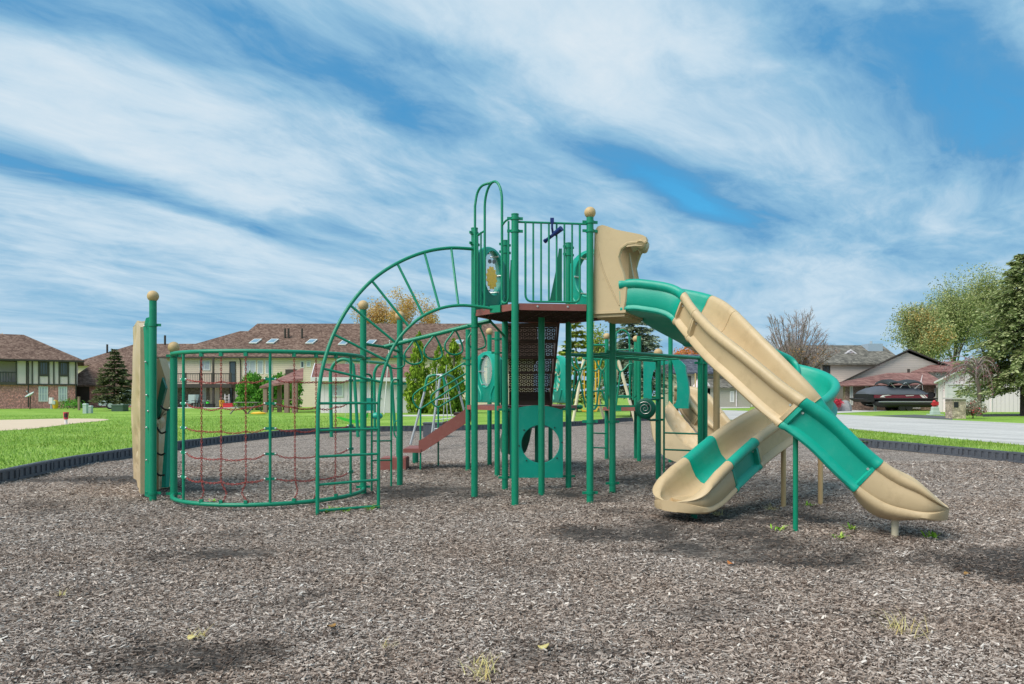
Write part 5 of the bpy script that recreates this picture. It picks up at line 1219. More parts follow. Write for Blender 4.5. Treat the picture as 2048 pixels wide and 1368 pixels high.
bare('nearly bare rounded grey tree rising behind the tan slide', G2(1588, 60), hz_(617, 60), 6.6, 51)
# right side
for i, (px, d, top, wd, n, lb) in enumerate(((1842, 78, 596, 8.4, 21000, 'small spreading olive tree left of the tall trees'), (1900, 84, 560, 8.6, 21000, 'broad olive tree behind the red roofed house'), (1975, 86, 536, 9.5, 25000, 'tall dense olive tree behind the white garage'), (2022, 92, 556, 8.6, 20000, 'olive tree filling the gap left of the tall drooping spruce'))):
    broadleaf('broadleaf_tree', lb, G2(px, d), hz_(top, d), wd, n, .22, 'leaf_olive', 60 + i, .205, 3, 'bark', .20, 'leaf_gold' if i == 0 else None, .34, 'olive trees on the right', .7, .9)
conifer('spruce_tree', 'very tall drooping spruce at the right edge of the picture', G2(2046, 42), hz_(505, 42), 3.6, 'leaf_big', 71, 34, 18, 120, .21, .18, .42, power=.62, trunk_r=.17)
for k, (px, top) in enumerate(((1898, 707), (1912, 712), (1930, 700))):
    conifer('cypress_tree', ('small dark conifer peeking over the roof ridge, leftmost of three', 'lowest of the three small conifers over the roof ridge', 'tallest of the three small conifers over the roof ridge')[k], G2(px, 82), hz_(top, 82), .75, 'leaf_hedge', 80 + k, 10, 9, 16, .3, .1, .0, group='small conifers behind the roof')
def weeping():
    b = G2(1958, 41); t = thing('weeping_tree', 'weeping purple tree with arching branches before the white garage', 'tree', b); H = hz_(716, 41); rnd = random.Random(9)
    mb = MB().tube([b, b + Vector((.03, 0, H * .4)), b + Vector((-.1, 0, H * .62)), b + Vector((-.02, .1, H * .9))], [.13, .11, .09, .05], 8); tips = []; mt = MB()
    for k in range(34):
        a = rnd.uniform(0, 2 * math.pi); r_ = rnd.uniform(.7, 2.1); o = b + Vector((-.1, 0, H * rnd.uniform(.62, .9))); dv = Vector((math.cos(a) * 1.15 - .35, math.sin(a), 0))
        P = spline([o, o + dv * r_ * .4 + Vector((0, 0, .5)), o + dv * r_ * .8 + Vector((0, 0, .3)), o + dv * r_ + Vector((0, 0, -.1 - rnd.random() * .6))], 4)
        (mb if k < 8 else mt).tube(P, [.035 * (1 - .8 * i / (len(P) - 1)) for i in range(len(P))], 5); tips += [tuple(p) for p in P[6:]]
    mb.build('trunk', M['bark'], t); c = leaves('crown', tips, [.20] * len(tips), 900, .10, M['leaf_purple'], t, 1.3, .5, (0, 0, 1)); mt.build('twig', M['twig'], c)
weeping()
broadleaf('shrub', 'bright red leaved bush by the beige gable wall', G2(1671, 53), 1.0, 1.25, 900, .12, 'leaf_red', 90, .3, 2, 'bark', .03, cat='shrub')
broadleaf('shrub', 'grey green shrub beside the stone mailbox pillar', G2(1946, 37), .95, 1.35, 1500, .10, 'leaf_shrub', 91, .3, 2, 'bark', .03, 'leaf_red', cat='shrub')
broadleaf('shrub', 'small green shrub at the corner of the brown brick house', G2(1709, 58), .75, .7, 700, .10, 'leaf_hedge', 92, .35, 2, 'bark', .03, cat='shrub')
broadleaf('shrub', 'low planting under the garage windows of the slate roofed house', G2(1500, 76), .8, 2.4, 900, .14, 'leaf_shrub', 93, .3, 2, 'bark', .03, 'leaf_orange', cat='shrub')
broadleaf('shrub', 'low green shrub at the foot of the left brick building', G2(148, 62), .9, 2.6, 900, .14, 'leaf_hedge', 94, .3, 2, 'bark', .03, cat='shrub')
# small weeds and dry tufts in the wood chips
def weed(px, py, label, kind, s=1.0):
    b = gd(px, py); t = thing('weed' if kind != 'dry' else 'grass_tuft', label, 'weed' if kind != 'dry' else 'grass tuft', b); n = int((26 if kind == 'dry' else 16) * s); V = []; fs = []
    for i in range(n):
        a = random.uniform(0, 6.28); L = random.uniform(.05, .13) * s; o = b + Vector((random.gauss(0, .03 * s), random.gauss(0, .03 * s), 0)); wv = (.0022 if kind == 'dry' else random.uniform(.006, .013)); lean_ = random.uniform(.5, 1.2) if kind == 'dry' else random.uniform(.6, 1.4)
        d = Vector((math.cos(a), math.sin(a), 0)); sd = Vector((-d.y, d.x, 0)) * wv; pr = None
        for j in range(4):
            f = j / 3; p = o + d * L * lean_ * f + Vector((0, 0, L * (f - .45 * f * f * lean_))); k = (1 - f) if kind == 'dry' else math.sin(math.pi * (f * .8 + .15)); V += [p - sd * k, p + sd * k]
            if j: q = len(V) - 4; fs.append((q, q + 1, q + 3, q + 2))
    np_mesh('foliage', np.array([tuple(p) for p in V]), np.array(fs), M['leaf_dry' if kind == 'dry' else 'leaf_weed'], t)
for px, py, lb, k, s in ((1806, 1268, 'large straw coloured grass tuft at the lower right', 'dry', 1.7), (960, 1328, 'dry grass tuft at the bottom edge, the upper of two', 'dry', .7), (958, 1352, 'dry grass tuft at the very bottom of the picture', 'dry', 1.2), (392, 1275, 'dry grass tuft on the dark patch at lower left', 'dry', .8), (776, 1294, 'small dry grass tuft near the bottom centre', 'dry', .6), (124, 1190, 'small dry tuft at the far lower left', 'dry', .5),
                         (656, 1026, 'green weed at the foot of the arch climber left rail', 'g', 1.0), (690, 1024, 'green weed under the lowest rung of the arch climber', 'g', .9), (738, 1020, 'green weed at the foot of the arch climber right rail', 'g', .9), (1388, 1022, 'green weed round the short post of the left slide exit', 'g', 1.0), (1702, 1060, 'bushy green weed left of the right slide exit post', 'g', .9), (1676, 1076, 'flat green weed in the worn ground before the slide', 'g', .8), (1864, 1076, 'leggy green weed right of the slide exit post', 'g', .9), (1560, 1060, 'small green weed beside the green slide post', 'g', .8), (1545, 1020, 'dry weed clump behind the green slide post', 'dry', 1.0), (1616, 1012, 'green weed between the two tan slide posts', 'g', .7), (425, 1003, 'weed under the bottom pipe of the chain net', 'g', .5), (1435, 1030, 'dry weed clump under the left slide exit', 'dry', 1.0)):
    weed(px, py, lb, k, s)
def leaf_litter():
    for px, py, mt, lb in ((385, 1281, 'leaf_dry', 'pale brown fallen leaf on the dark patch at lower left'), (662, 1258, 'leaf_rust', 'brown fallen leaf on the chips left of centre'), (1087, 1300, 'leaf_dry', 'tan fallen leaf near the bottom centre'), (1460, 1131, 'leaf_orange', 'small orange fallen leaf in front of the slides'), (1935, 1152, 'leaf_rust', 'brown fallen leaf at the right of the worn ground')):
        b = gd(px, py) + Vector((0, 0, .02)); a = random.uniform(0, 6); u = Vector((math.cos(a), math.sin(a), .15)); v = Vector((-u.y, u.x, .1))
        o = MB().loft([[b + u * (.032 * math.cos(t)) + v * (.019 * math.sin(t) * (1 - .3 * math.cos(t))) + Vector((0, 0, k * .003 + .008 * math.cos(2 * t))) for t in np.linspace(0, 6.28, 11)[:-1]] for k in (0, 1)]).build('fallen_leaf', M[mt]); prop(o, lb, 'leaf')
leaf_litter()
# ------------------------------------------------------------------ buildings
def hip_roof(mb, x0, x1, y0, y1, ze, zr, hipl, hipr, ov=.45, th=.16):
    """ridge along x; hipl / hipr: how far the ridge end stands in from the eave (0 = gable)"""
    x0, x1, y0, y1 = x0 - ov, x1 + ov, y0 - ov, y1 + ov; ym = (y0 + y1) / 2; dz = -.12
    e = [(x0, y0, ze), (x1, y0, ze), (x1, y1, ze), (x0, y1, ze)]; a, b = (x0 + hipl, ym, zr), (x1 - hipr, ym, zr)
    vs = [Vector(p) for p in e + [a, b]]; lo = [p - Vector((0, 0, th)) for p in vs[:4]]
    mb.add(vs + lo, [(0, 1, 5, 4), (2, 3, 4, 5), (1, 2, 5), (3, 0, 4), (6, 7, 1, 0), (7, 8, 2, 1), (8, 9, 3, 2), (9, 6, 0, 3), (9, 8, 7, 6)]); return mb
def window(b, fr, x0, x1, z0, z1, y=0.0, fm='frame_white', gm='glass_pale', bars=0, name='window', fw=.09, rows=0):
    w_ = MB(fr); yo = y - .05
    w_.bb(x0, x0 + fw, yo, y + .02, z0, z1).bb(x1 - fw, x1, yo, y + .02, z0, z1).bb(x0 + fw, x1 - fw, yo, y + .02, z0, z0 + fw).bb(x0 + fw, x1 - fw, yo, y + .02, z1 - fw, z1)
    for i in range(bars): xx = x0 + (x1 - x0) * (i + 1) / (bars + 1); w_.bb(xx - .03, xx + .03, yo + .005, y + .015, z0 + fw, z1 - fw)
    for i in range(rows): zz = z0 + (z1 - z0) * (i + 1) / (rows + 1); w_.bb(x0 + fw, x1 - fw, yo + .008, y + .012, zz - .025, zz + .025)
    o = w_.build(name, M[fm], b, 0); MB(fr).bb(x0 + fw * .9, x1 - fw * .9, y - .02, y - .005, z0 + fw * .9, z1 - fw * .9).build('pane', M[gm], o, 0); return o
def house(name, label, o, yaw, cat='house'):
    t = thing(name, label, cat, o); return t, frame(o, yaw)
# --- timber framed brick building at the left
b, fr = house('timber_framed_house', 'brown roofed building of cream timber framed upper floor over red brick at far left', (-40.5, 66.0, LZ), R(31), 'building')
wd = 4.52
MB(fr).bb(-16, 0, .0, 9, -.2, 2.15).build('brick_wall', M['brick'], b, 0)
MB(fr).bb(-wd + .0, .12, -.12, 9, 2.15, 4.4).bb(-16, -wd, 1.5, 9, 2.15, 4.4).build('upper_wall', M['tudor_panel'], b, 0)
tm = MB(fr)
for x in (-wd, -3.76, -3.34, -2.85, -2.09, -1.71, -1.29, -.57, .0): tm.bb(x - .05, x + .06, -.17, -.125, 2.15, 4.4)
tm.bb(-wd, .13, -.175, -.128, 2.10, 2.24).bb(-wd, .13, -.172, -.126, 4.26, 4.40)
for x0, x1 in ((-2.79, -2.14), (-1.23, -.62)): tm.bb(x0, x1, -.17, -.127, 2.92, 3.03)
tm.build('timber_frame', M['tudor_trim'], b, 0)
for x0, x1 in ((-2.79, -2.14), (-1.23, -.62)): window(b, fr, x0, x1, 3.03, 4.25, -.13, 'tudor_trim', 'glass_dark', 2)
for x0, x1 in ((-2.87, -2.15), (-1.35, -.66)): window(b, fr, x0, x1, .62, 2.0, 0, 'frame_white', 'glass_pale', 2, rows=1)
window(b, fr, -7.4, -6.2, .62, 2.0, 0, 'frame_white', 'glass_dark', 1); window(b, fr, -6.9, -6.0, 2.5, 4.1, 1.5, 'tudor_trim', 'glass_dark', 1, 'balcony_door')
bal = MB(fr).bb(-12, -wd - .02, -.25, 1.5, 2.12, 2.40).build('balcony', M['tudor_trim'], b, 0)
rl_ = MB(fr).bb(-12, -wd - .02, -.25, -.16, 3.18, 3.28)
for i in range(36): rl_.bb(-11.9 + i * .2, -11.85 + i * .2, -.23, -.18, 2.4, 3.18)
for x in (-5.9, -7.9, -9.9): rl_.bb(x - .08, x + .08, -.26, -.12, 2.4, 4.4)
rl_.build('railing', M['tudor_trim'], bal, 0)
rf = hip_roof(MB(fr), -17, .1, -.2, 9, 4.42, 6.95, 4.6, 4.9, .55).build('roof', M['roof_brown'], b, 0)
MB(fr).bb(-17.6, .72, -.80, -.752, 4.26, 4.40).build('gutter', M['trim_brown'], rf, 0)
for x in (-3.62, .02): MB(fr).tube([(x, -.70, 4.26), (x, -.25, 3.98), (x, -.23, .1)], .05, 8).build('downpipe', M['trim_brown'], b)
# low garage wing between the left building and the spruce
b, fr = house('garage_wing', 'low brick garage with a steep dark roof behind the lone spruce', (-42.5, 70, LZ), 0, 'garage')
MB(fr).bb(-.6, 6.0, 0, 6, -.2, 2.15).build('wall', M['brick'], b, 0); MB(fr).bb(-.5, .9, -.04, .0, 0, 2.05).build('door', M['trim_brown'], b, 0)
hip_roof(MB(fr), -1.2, 6.0, 0, 6, 2.2, 4.55, 1.2, 3.0, .4).build('roof', M['roof_brown'], b, 0)
# far cream building beyond it
b, fr = house('apartment_building', 'cream apartment wing far behind the lone spruce', (-53, 88, LZ), 0, 'building')
MB(fr).bb(-1.2, 16, 0, 12, -.2, 4.95).build('wall', M['cream_siding'], b, 0)
hip_roof(MB(fr), -1.2, 20, 0, 12, 4.98, 8.0, 5.0, 0, .5).build('roof', M['roof_brown'], b, 0)
for x in (5.45, 6.2): window(b, fr, x, x + .62, 3.7, 4.45, 0, 'frame_white', 'glass_dark')
MB(fr).cyl((4.9, 5, 7.4), (4.9, 5, 8.6), .12, 8).build('vent', M['trim_brown'], b); MB(fr).cyl((1.2, 3, 6.6), (1.2, 3, 7.7), .12, 8).build('vent', M['trim_brown'], b)
# --- long apartment building
d_ = 72.0; xa, xb = (316 - CX) * d_ / F, 2.2
b, fr = house('apartment_building', 'long cream apartment building with a brown shingle roof and skylights', (xa, d_, LZ), 0, 'building'); Lb = xb - xa
def lx(px, d=d_): return (px - CX) * d / F - xa
def lz(py, d=d_): return CH + (HY - py) * d / F - LZ
MB(fr).bb(0, Lb, 0, 13, 2.15, 5.05).build('upper_wall', M['cream_siding'], b, 0)
MB(fr).bb(0, 7.8, .5, 13, -.2, 2.15).build('brick_wall', M['brick_grey'], b, 0); MB(fr).bb(7.8, Lb, 0, 13, -.2, 2.15).build('lower_wall', M['cream_siding'], b, 0)
r1_ = MB(fr); 
zr2 = lz(663, 79); zr1 = lz(648, 79); xm = lx(458, 79)
hip_roof(r1_, 0, xm + 3, 0, 13, 5.08, zr2, 6.3, 0, .5)
r1_.build('roof', M['roof_brown'], b, 0)
r2_ = hip_roof(MB(fr), lx(447), Lb, .02, 13, 5.09, zr1, 1.6, 0, .5).build('roof', M['roof_brown'], b, 0)
MB(fr).bb(-.52, Lb + .5, -.56, -.505, 4.92, 5.05).build('gutter', M['trim_brown'], b, 0)
def on_roof(px, py, wpx, hpx):
    # point of the front slope seen at that photo row
    y0, z0, y1, z1_ = -.5, 5.09, 6.5, zr1; lo, hi = 0.0, 1.0
    for _ in range(40):
        m_ = (lo + hi) / 2; yy = y0 + (y1 - y0) * m_; zz = z0 + (z1_ - z0) * m_
        if HY - F * (zz + LZ - CH) / (d_ + yy) > py: lo = m_
        else: hi = m_
    return Vector(((px - CX) * (d_ + yy) / F - xa, yy, zz))
sl = Vector((0, 7.0, zr1 - 5.09)).normalized(); nl = Vector((0, -sl.z, sl.y))
for px, py in ((511, 684), (545, 684), (623, 684.5), (688, 687), (742, 686), (812, 684), (917, 686)):
    q = on_roof(px, py, 0, 0); s_ = Vector((.40, 0, 0)); sk = Vector((.28, 0, 0))
    f_ = MB(fr).prism([q - s_ - sl * .50 - sk * .5 + nl * .02, q + s_ - sl * .50 - sk * .5 + nl * .02, q + s_ + sl * .50 + sk * .5 + nl * .02, q - s_ + sl * .50 + sk * .5 + nl * .02], nl * .12).build('skylight', M['frame_white'], b, 0)
    MB(fr).prism([q - s_ * .82 - sl * .40 - sk * .4 + nl * .142, q + s_ * .82 - sl * .40 - sk * .4 + nl * .142, q + s_ * .82 + sl * .40 + sk * .4 + nl * .142, q - s_ * .82 + sl * .40 + sk * .4 + nl * .142], nl * .01).build('pane', M['skylight'], f_, 0)
for px, py in ((570, 676), (577, 676), (604, 676), (330, 690)):
    q = on_roof(px, py, 0, 0); MB(fr).cyl(q, q + Vector((0, 0, 1.0)), .11, 8).build('vent', M['trim_brown'], b)
for px0, px1, py0, py1, bars, gm in ((399, 421, 741, 721, 1, 'glass_pale'), (488, 512, 750, 720, 1, 'glass_pale'), (515, 527, 748, 720, 0, 'glass_pale'), (531, 545, 748, 720, 0, 'glass_pale'), (601, 609, 736, 722, 0, 'glass_dark'), (613, 622, 734, 722, 0, 'glass_pale'), (737, 750, 748, 736, 1, 'glass_dark'), (790, 803, 750, 736, 1, 'glass_dark'), (915, 928, 770, 725, 1, 'glass_pale'), (640, 652, 740, 722, 1, 'glass_pale'), (690, 705, 742, 722, 1, 'glass_pale')):
    window(b, fr, lx(px0), lx(px1), lz(py0), lz(py1), 0, 'frame_white', gm, bars)
window(b, fr, lx(332), lx(343.5), 2.35, lz(723), 0, 'frame_white', 'glass_pale', 0, 'balcony_door'); window(b, fr, lx(459), lx(472), 2.35, lz(723), 0, 'trim_brown', 'glass_dark', 0, 'balcony_door')
window(b, fr, lx(326), lx(343), .1, lz(774), .5, 'frame_white', 'glass_pale', 2, 'patio_door', rows=3); window(b, fr, lx(400), lx(408), .5, lz(774), .5, 'frame_white', 'glass_pale', 1, rows=2)
window(b, fr, lx(455), lx(462), .1, lz(774), .5, 'trim_brown', 'glass_dark', 0, 'patio_door'); MB(fr).bb(lx(416), lx(435), .45, .499, .05, 2.1).build('wall_panel', M['cream_siding'], b, 0)
bal = MB(fr).bb(lx(318), lx(474), -1.5, -.01, 1.95, 2.32).build('balcony', M['trim_brown'], b, 0)
rl_ = MB(fr).bb(lx(318), lx(474), -1.5, -1.42, 3.28, 3.38).bb(lx(318), lx(474), -1.48, -1.44, 2.45, 2.5)
n = 46
for i in range(n): x = lx(318) + (lx(474) - lx(318)) * (i + .5) / n; rl_.bb(x - .012, x + .012, -1.475, -1.445, 2.5, 3.28)
for px in (331, 384, 413, 437.5, 472): rl_.bb(lx(px) - .10, lx(px) + .10, -1.52, -1.40, 2.32, 3.42)
rl_.build('railing', M['trim_brown'], bal, 0)
for px in (413, 437.5): MB(fr).bb(lx(px) - .09, lx(px) + .09, -1.39, -1.21, -.1, 1.95).bb(lx(px) - .08, lx(px) + .08, -1.38, -1.22, 3.42 - 1.1, 5.0).build('balcony_post', M['trim_brown'], b, 0)
MB(fr).tube([(lx(480), -.4, 5.0), (lx(481.5), -.08, 4.7), (lx(482), -.07, .2)], .05, 8).build('downpipe', M['trim_brown'], b)
MB(fr).bb(lx(574), lx(598), -.55, -.01, 2.75, 3.15).bb(lx(574), lx(598), -.55, -.5, 3.15, 3.8).build('balcony', M['trim_brown'], b, 0)
# things on the patio under the balcony
def patio_item(name, label, cat, px, d, f, rz=0): 
    o = Vector(((px - CX) * d / F, d, LZ + .01)); t = thing(name, label, cat, o, 0); fr_ = frame(o, rz); f(t, fr_); return t
def chair(mat):
    def f(t, fr_):
        MB(fr_).bb(-.32, .32, -.30, .30, .38, .46).build('seat', M[mat], t, 0); MB(fr_).prism([(-.3, .28, .44), (.3, .28, .44), (.3, .46, 1.25), (-.3, .46, 1.25)], (0, .05, 0)).build('backrest', M[mat], t, 0)
        for x, y in ((-.28, -.26), (.28, -.26), (-.28, .26), (.28, .26)): MB(fr_).cyl((x, y, 0), (x, y, .38), .03, 6).build('leg', M[mat], t)
        for x in (-.33, .33): MB(fr_).bb(x - .03, x + .03, -.28, .34, .62, .67).build('arm', M[mat], t, 0)
    return f
patio_item('patio_chair', 'dark patio chair with its back to the lawn, beside the patio door', 'chair', 352, 70, chair('black'), 2.4)
patio_item('patio_chair', 'pale patio chair in the middle under the balcony', 'chair', 382, 70, chair('util_grey'), .3)
patio_item('patio_chair', 'dark reclining patio chair under the balcony window', 'chair', 392, 69.6, chair('black'), -.7)
patio_item('patio_chair', 'pale patio chair right of the reclining dark chair', 'chair', 401, 70.2, chair('util_grey'), .9)
def pot(mat, h, r_):
    def f(t, fr_): MB(fr_).cyl((0, 0, 0), (0, 0, h), r_ * .8, 12, r_).build('bucket', M[mat], t); MB(fr_).tube([(r_ * math.cos(a), 0, h + r_ * .9 * math.sin(a)) for a in np.linspace(0, math.pi, 9)], .012, 5).build('handle', M['steel'], t)
    return f
patio_item('bucket', 'small green bucket on the patio edge', 'bucket', 415.5, 69.3, pot('lime', .55, .16), 0); patio_item('bucket', 'yellow tub below the balcony post', 'bucket', 444, 69.3, pot('yellow', .7, .26), 0)
def lowbox(mat, sx_, h, lid):
    def f(t, fr_): MB(fr_).bb(-sx_, sx_, -.25, .25, 0, h).build('body', M[mat], t, 0); MB(fr_).bb(-sx_ - .03, sx_ + .03, -.28, .28, h, h + .06).build('lid', M[lid], t, 0)
    return f
patio_item('cooler', 'red cooler box at the end of the patio', 'box', 457, 69.2, lowbox('red', .45, .36, 'red')); patio_item('planter', 'dark low planter beside the green bucket', 'planter', 421, 69.4, lowbox('black', .35, .3, 'black'))
patio_item('bench_box', 'dark wicker box below the left patio door', 'box', 333, 70.4, lowbox('trim_brown', .6, .75, 'trim_brown'))
def lad_(t, fr_):
    for s in (-.2, .2): MB(fr_).tube([(s, -.25, 0), (s, 0, 1.3)], .03, 6).tube([(s, .3, 0), (s, .02, 1.3)], .03, 6).build('rail', M['white'], t)
    for k in range(4): MB(fr_).bb(-.2, .2, -.22 + .06 * k - .06, -.22 + .06 * k + .06, .25 + k * .28, .29 + k * .28).build('step', M['white'], t, 0)
patio_item('stepladder', 'small white stepladder by the dark patio door', 'ladder', 454, 69.9, lad_, 0)

# --- white outbuilding with a reddish roof, and the brown open shelter beside it
K = Vector(((641 - CX) * 48 / F, 48.0, LZ)); yaw = R(11)
b, fr = house('outbuilding', 'white outbuilding with a faded reddish roof behind the chain net', K, yaw, 'outbuilding'); L_, Dp = 6.35, 5.2; ze, zr = 2.45, 3.45
MB(fr).bb(0, L_, 0, Dp, -.2, ze).build('wall', M['white_siding'], b, 0)
# the gable stands on the short left side
MB(fr).prism([(.0, 0, ze), (.0, Dp, ze), (.0, Dp / 2, zr - .05)], (.08, 0, 0)).build('gable', M['white_siding'], b, 0)
rf = MB(fr)
for s in (-1, 1):
    y_e = -.45 if s < 0 else Dp + .45; rf.add([(-.55, y_e, ze - .08), (L_ + .5, y_e, ze - .08), (L_ + .5, Dp / 2, zr), (-.55, Dp / 2, zr), (-.55, y_e, ze - .18), (L_ + .5, y_e, ze - .18), (L_ + .5, Dp / 2, zr - .1), (-.55, Dp / 2, zr - .1)], [(0, 1, 2, 3), (7, 6, 5, 4), (0, 4, 5, 1), (1, 5, 6, 2), (3, 7, 4, 0)])
rfo = rf.build('roof', M['roof_red'], b, 0)
MB(fr).bb(-.56, L_ + .52, -.52, -.455, ze - .30, ze - .04).build('fascia', M['white'], rfo, 0)
for s in (-1, 1): y_e = -.5 if s < 0 else Dp + .5; MB(fr).prism([(-.60, y_e, ze - .32), (-.60, y_e, ze - .06), (-.60, Dp / 2, zr + .03), (-.60, Dp / 2, zr - .24)], (.045, 0, 0)).build('barge_board', M['white'], rfo, 0)
for x0, x1 in ((3.9, 4.75), (4.95, 5.9)): d = MB(fr).bb(x0, x1, -.03, -.002, 0, 2.05).build('door', M['white'], b, 0); MB(fr).ball((x0 + .1, -.06, 1.0), .05, 8, 6).build('handle', M['steel'], d)
window(b, fr, .5, 1.5, 1.1, 2.0, 0, 'frame_white', 'glass_pale', 0)
fp = thing('flag_pole', 'thin white pole standing in front of the white outbuilding', 'pole', G2(768, 45)); q = G2(768, 45); MB().cyl(q, q + Vector((.35, 0, 4.6)), .035, 8, .02).build('shaft', M['white'], fp); MB().ball(q + Vector((.35, 0, 4.63)), .05, 8, 6).build('finial', M['steel'], fp)
b = thing('shelter', 'brown open post shelter with a lean-to roof beside the hedge', 'shelter', G2(560, 50))
def qd(px, py, d): return at(px, py, d)
MB().loft([[qd(519, 773, 49.5), qd(606, 757, 48.6), qd(607, 735, 52), qd(590, 742, 53.5)], [p + Vector((0, 0, -.16)) for p in (qd(519, 773, 49.5), qd(606, 757, 48.6), qd(607, 735, 52), qd(590, 742, 53.5))]]).build('roof', M['roof_red'], b, 0)
for px, d, top, wdt in ((531, 49.6, 771, .13), (543, 51.5, 770, .11), (559, 50.5, 766, .13), (574, 49.0, 764, .15), (590, 48.8, 761, .16)):
    q = G2(px, d); MB().bb(q.x - wdt, q.x + wdt, q.y - wdt, q.y + wdt, LZ - .05, CH + (HY - top) * d / F).build('post', M['cedar'], b, 0)
for px0, px1, d in ((531, 574, 50.2), (574, 604, 48.9)): MB().bb(G2(px0, d).x, G2(px1, d).x, d - .03, d + .03, 1.0, 1.08).bb(G2(px0, d).x, G2(px1, d).x, d - .03, d + .03, .5, .58).build('rail', M['cedar'], b, 0)
t = thing('picnic_table', 'grey wooden picnic table on the lawn by the shelter', 'table', G2(494, 46)); q = G2(494, 46)
MB().bb(q.x - .75, q.x + .75, q.y - .35, q.y + .35, LZ + .72, LZ + .77).build('tabletop', M['grey_wood'], t, 0)
for s in (-1, 1): MB().bb(q.x - .75, q.x + .75, q.y + s * .75 - .13, q.y + s * .75 + .13, LZ + .43, LZ + .47).build('bench', M['grey_wood'], t, 0)
for x in (-.55, .55):
    m = MB().tube([q + Vector((x - .28, -.7, 0)), q + Vector((x + .1, .0, .73))], .045, 6).tube([q + Vector((x + .28, .7, 0)), q + Vector((x - .1, .0, .73))], .045, 6); m.build('leg', M['grey_wood'], t)
t = thing('kayak', 'small yellow boat lying in the dry grass by the shelter', 'boat', G2(517, 45)); q = G2(517, 45)
MB().loft([[q + Vector((x, r_ * math.cos(a), .06 + r_ * .7 * math.sin(a))) for a in np.linspace(0, 2 * math.pi, 11)[:-1]] for x, r_ in ((-.5, .02), (-.3, .12), (0, .16), (.3, .12), (.5, .02))]).build('hull', M['yellow'], t, 60)

# --- houses on the right
d_ = 74
b, fr = house('slate_roofed_house', 'grey house with a dark slate blue roof behind the parked cars', ((1352 - CX) * d_ / F, d_, LZ), 0); f_ = lambda px, d=d_: (px - 1352) * d / F
MB(fr).bb(0, f_(1530), 0, 9, -.2, 3.6).build('wall', M['grey_siding'], b, 0)
hip_roof(MB(fr), 0, f_(1530), .01, 9, 3.55, 5.7, .0, .0, .5).build('roof', M['roof_slate'], b, 0)
MB(fr).bb(f_(1400), f_(1530), -2.5, .0, -.2, 2.0).build('front_wall', M['grey_siding'], b, 0)
MB(fr).add([(f_(1398), -2.9, 2.0), (f_(1530), -2.9, 2.0), (f_(1530), .0, 3.0), (f_(1398), .0, 3.0), (f_(1398), -2.9, 1.9), (f_(1530), -2.9, 1.9), (f_(1530), 0, 2.9), (f_(1398), 0, 2.9)], [(0, 1, 2, 3), (7, 6, 5, 4), (0, 4, 5, 1), (1, 5, 6, 2), (3, 7, 4, 0)]).build('porch_roof', M['roof_grey'], b, 0)
MB(fr).prism([(f_(1383), -2.52, 1.95), (f_(1407), -2.52, 1.95), (f_(1395), -2.52, 2.95)], (0, 2.5, 0)).build('porch_gable', M['white_siding'], b, 0)
for a_, c_ in ((1382, 1395.4), (1408, 1394.6)): MB(fr).prism([(f_(a_), -2.62, 1.85), (f_(a_), -2.62, 2.02), (f_(c_), -2.62, 3.08), (f_(c_), -2.62, 2.92)], (0, .08, 0)).build('barge_board', M['white'], b, 0)
window(b, fr, f_(1388), f_(1401), .1, 1.75, -2.51, 'frame_white', 'glass_pale', 1, 'window'); MB(fr).bb(f_(1383), f_(1407), -2.5, -.0, -.2, 1.95).build('porch_wall', M['white_siding'], b, 0)
window(b, fr, f_(1370), f_(1382), 2.0, 3.2, 0, 'trim_brown', 'glass_dark', 0); window(b, fr, f_(1448), f_(1462), 2.95, 3.5, 0, 'frame_white', 'glass_dark', 0); window(b, fr, f_(1445), f_(1453), .5, 1.6, -2.5, 'frame_white', 'glass_pale', 1)
MB(fr).bb(f_(1378) - .05, f_(1378) + .05, -2.6, -2.5, 0, 3.4).build('porch_post', M['cap'], b, 0)
for px in (1416, 1455, 1485): MB(fr).tube([(f_(px), -2.88, 1.9), (f_(px) + .12, -2.56, 1.7), (f_(px) + .12, -2.56, .05)], .05, 6).build('downpipe', M['white'], b)
# big house: grey roofed rear part, beige gable in front
d_ = 66
b, fr = house('gabled_house', 'large beige house with a broad front gable and grey roofed rear wing', ((1590 - CX) * d_ / F, d_, LZ), 0); f_ = lambda px, d=62.0: (px - CX) * d / F - (1590 - CX) * 66 / F
zf = lambda py, d=62.0: CH + (HY - py) * d / F - LZ
MB(fr).bb(f_(1600, 68), f_(1790, 68), 2, 9, -.2, zf(726, 68)).build('rear_wall', M['beige_siding'], b, 0)
hip_roof(MB(fr), f_(1585, 68), f_(1800, 68), 2, 10, zf(726, 67), zf(689, 71), 1.0, 0, .4).build('rear_roof', M['roof_grey'], b, 0)
window(b, fr, f_(1645, 68), f_(1660, 68), zf(747, 68), zf(731, 68), 2, 'trim_brown', 'glass_dark', 1)
MB(fr).bb(f_(1620, 68), f_(1640, 68), 1.94, 2.0, zf(740, 68), zf(733, 68)).build('panel', M['glass_dark'], b, 0)
dm = MB(fr).prism([(f_(1706, 68), 4.0, zf(709, 68)), (f_(1735, 68), 4.0, zf(709, 68)), (f_(1721, 68), 4.0, zf(698, 68))], (0, 2.5, 0)).build('dormer', M['white_siding'], b, 0)
for a_, c_ in ((1704, 1721), (1737, 1721)): MB(fr).prism([(f_(a_, 68), 3.9, zf(710, 68)), (f_(a_, 68), 3.9, zf(707, 68)), (f_(c_, 68), 3.9, zf(696, 68)), (f_(c_, 68), 3.9, zf(699, 68))], (0, .1, 0)).build('barge_board', M['white'], dm, 0)
cb_ = MB(fr).bb(f_(1752, 69), f_(1782, 69), 4.5, 6.0, zf(712, 69), zf(685, 69)).build('chimney_box', pmat('blue_grey_cladding', C(160, 176, 190), .6, var=.06), b, 0)
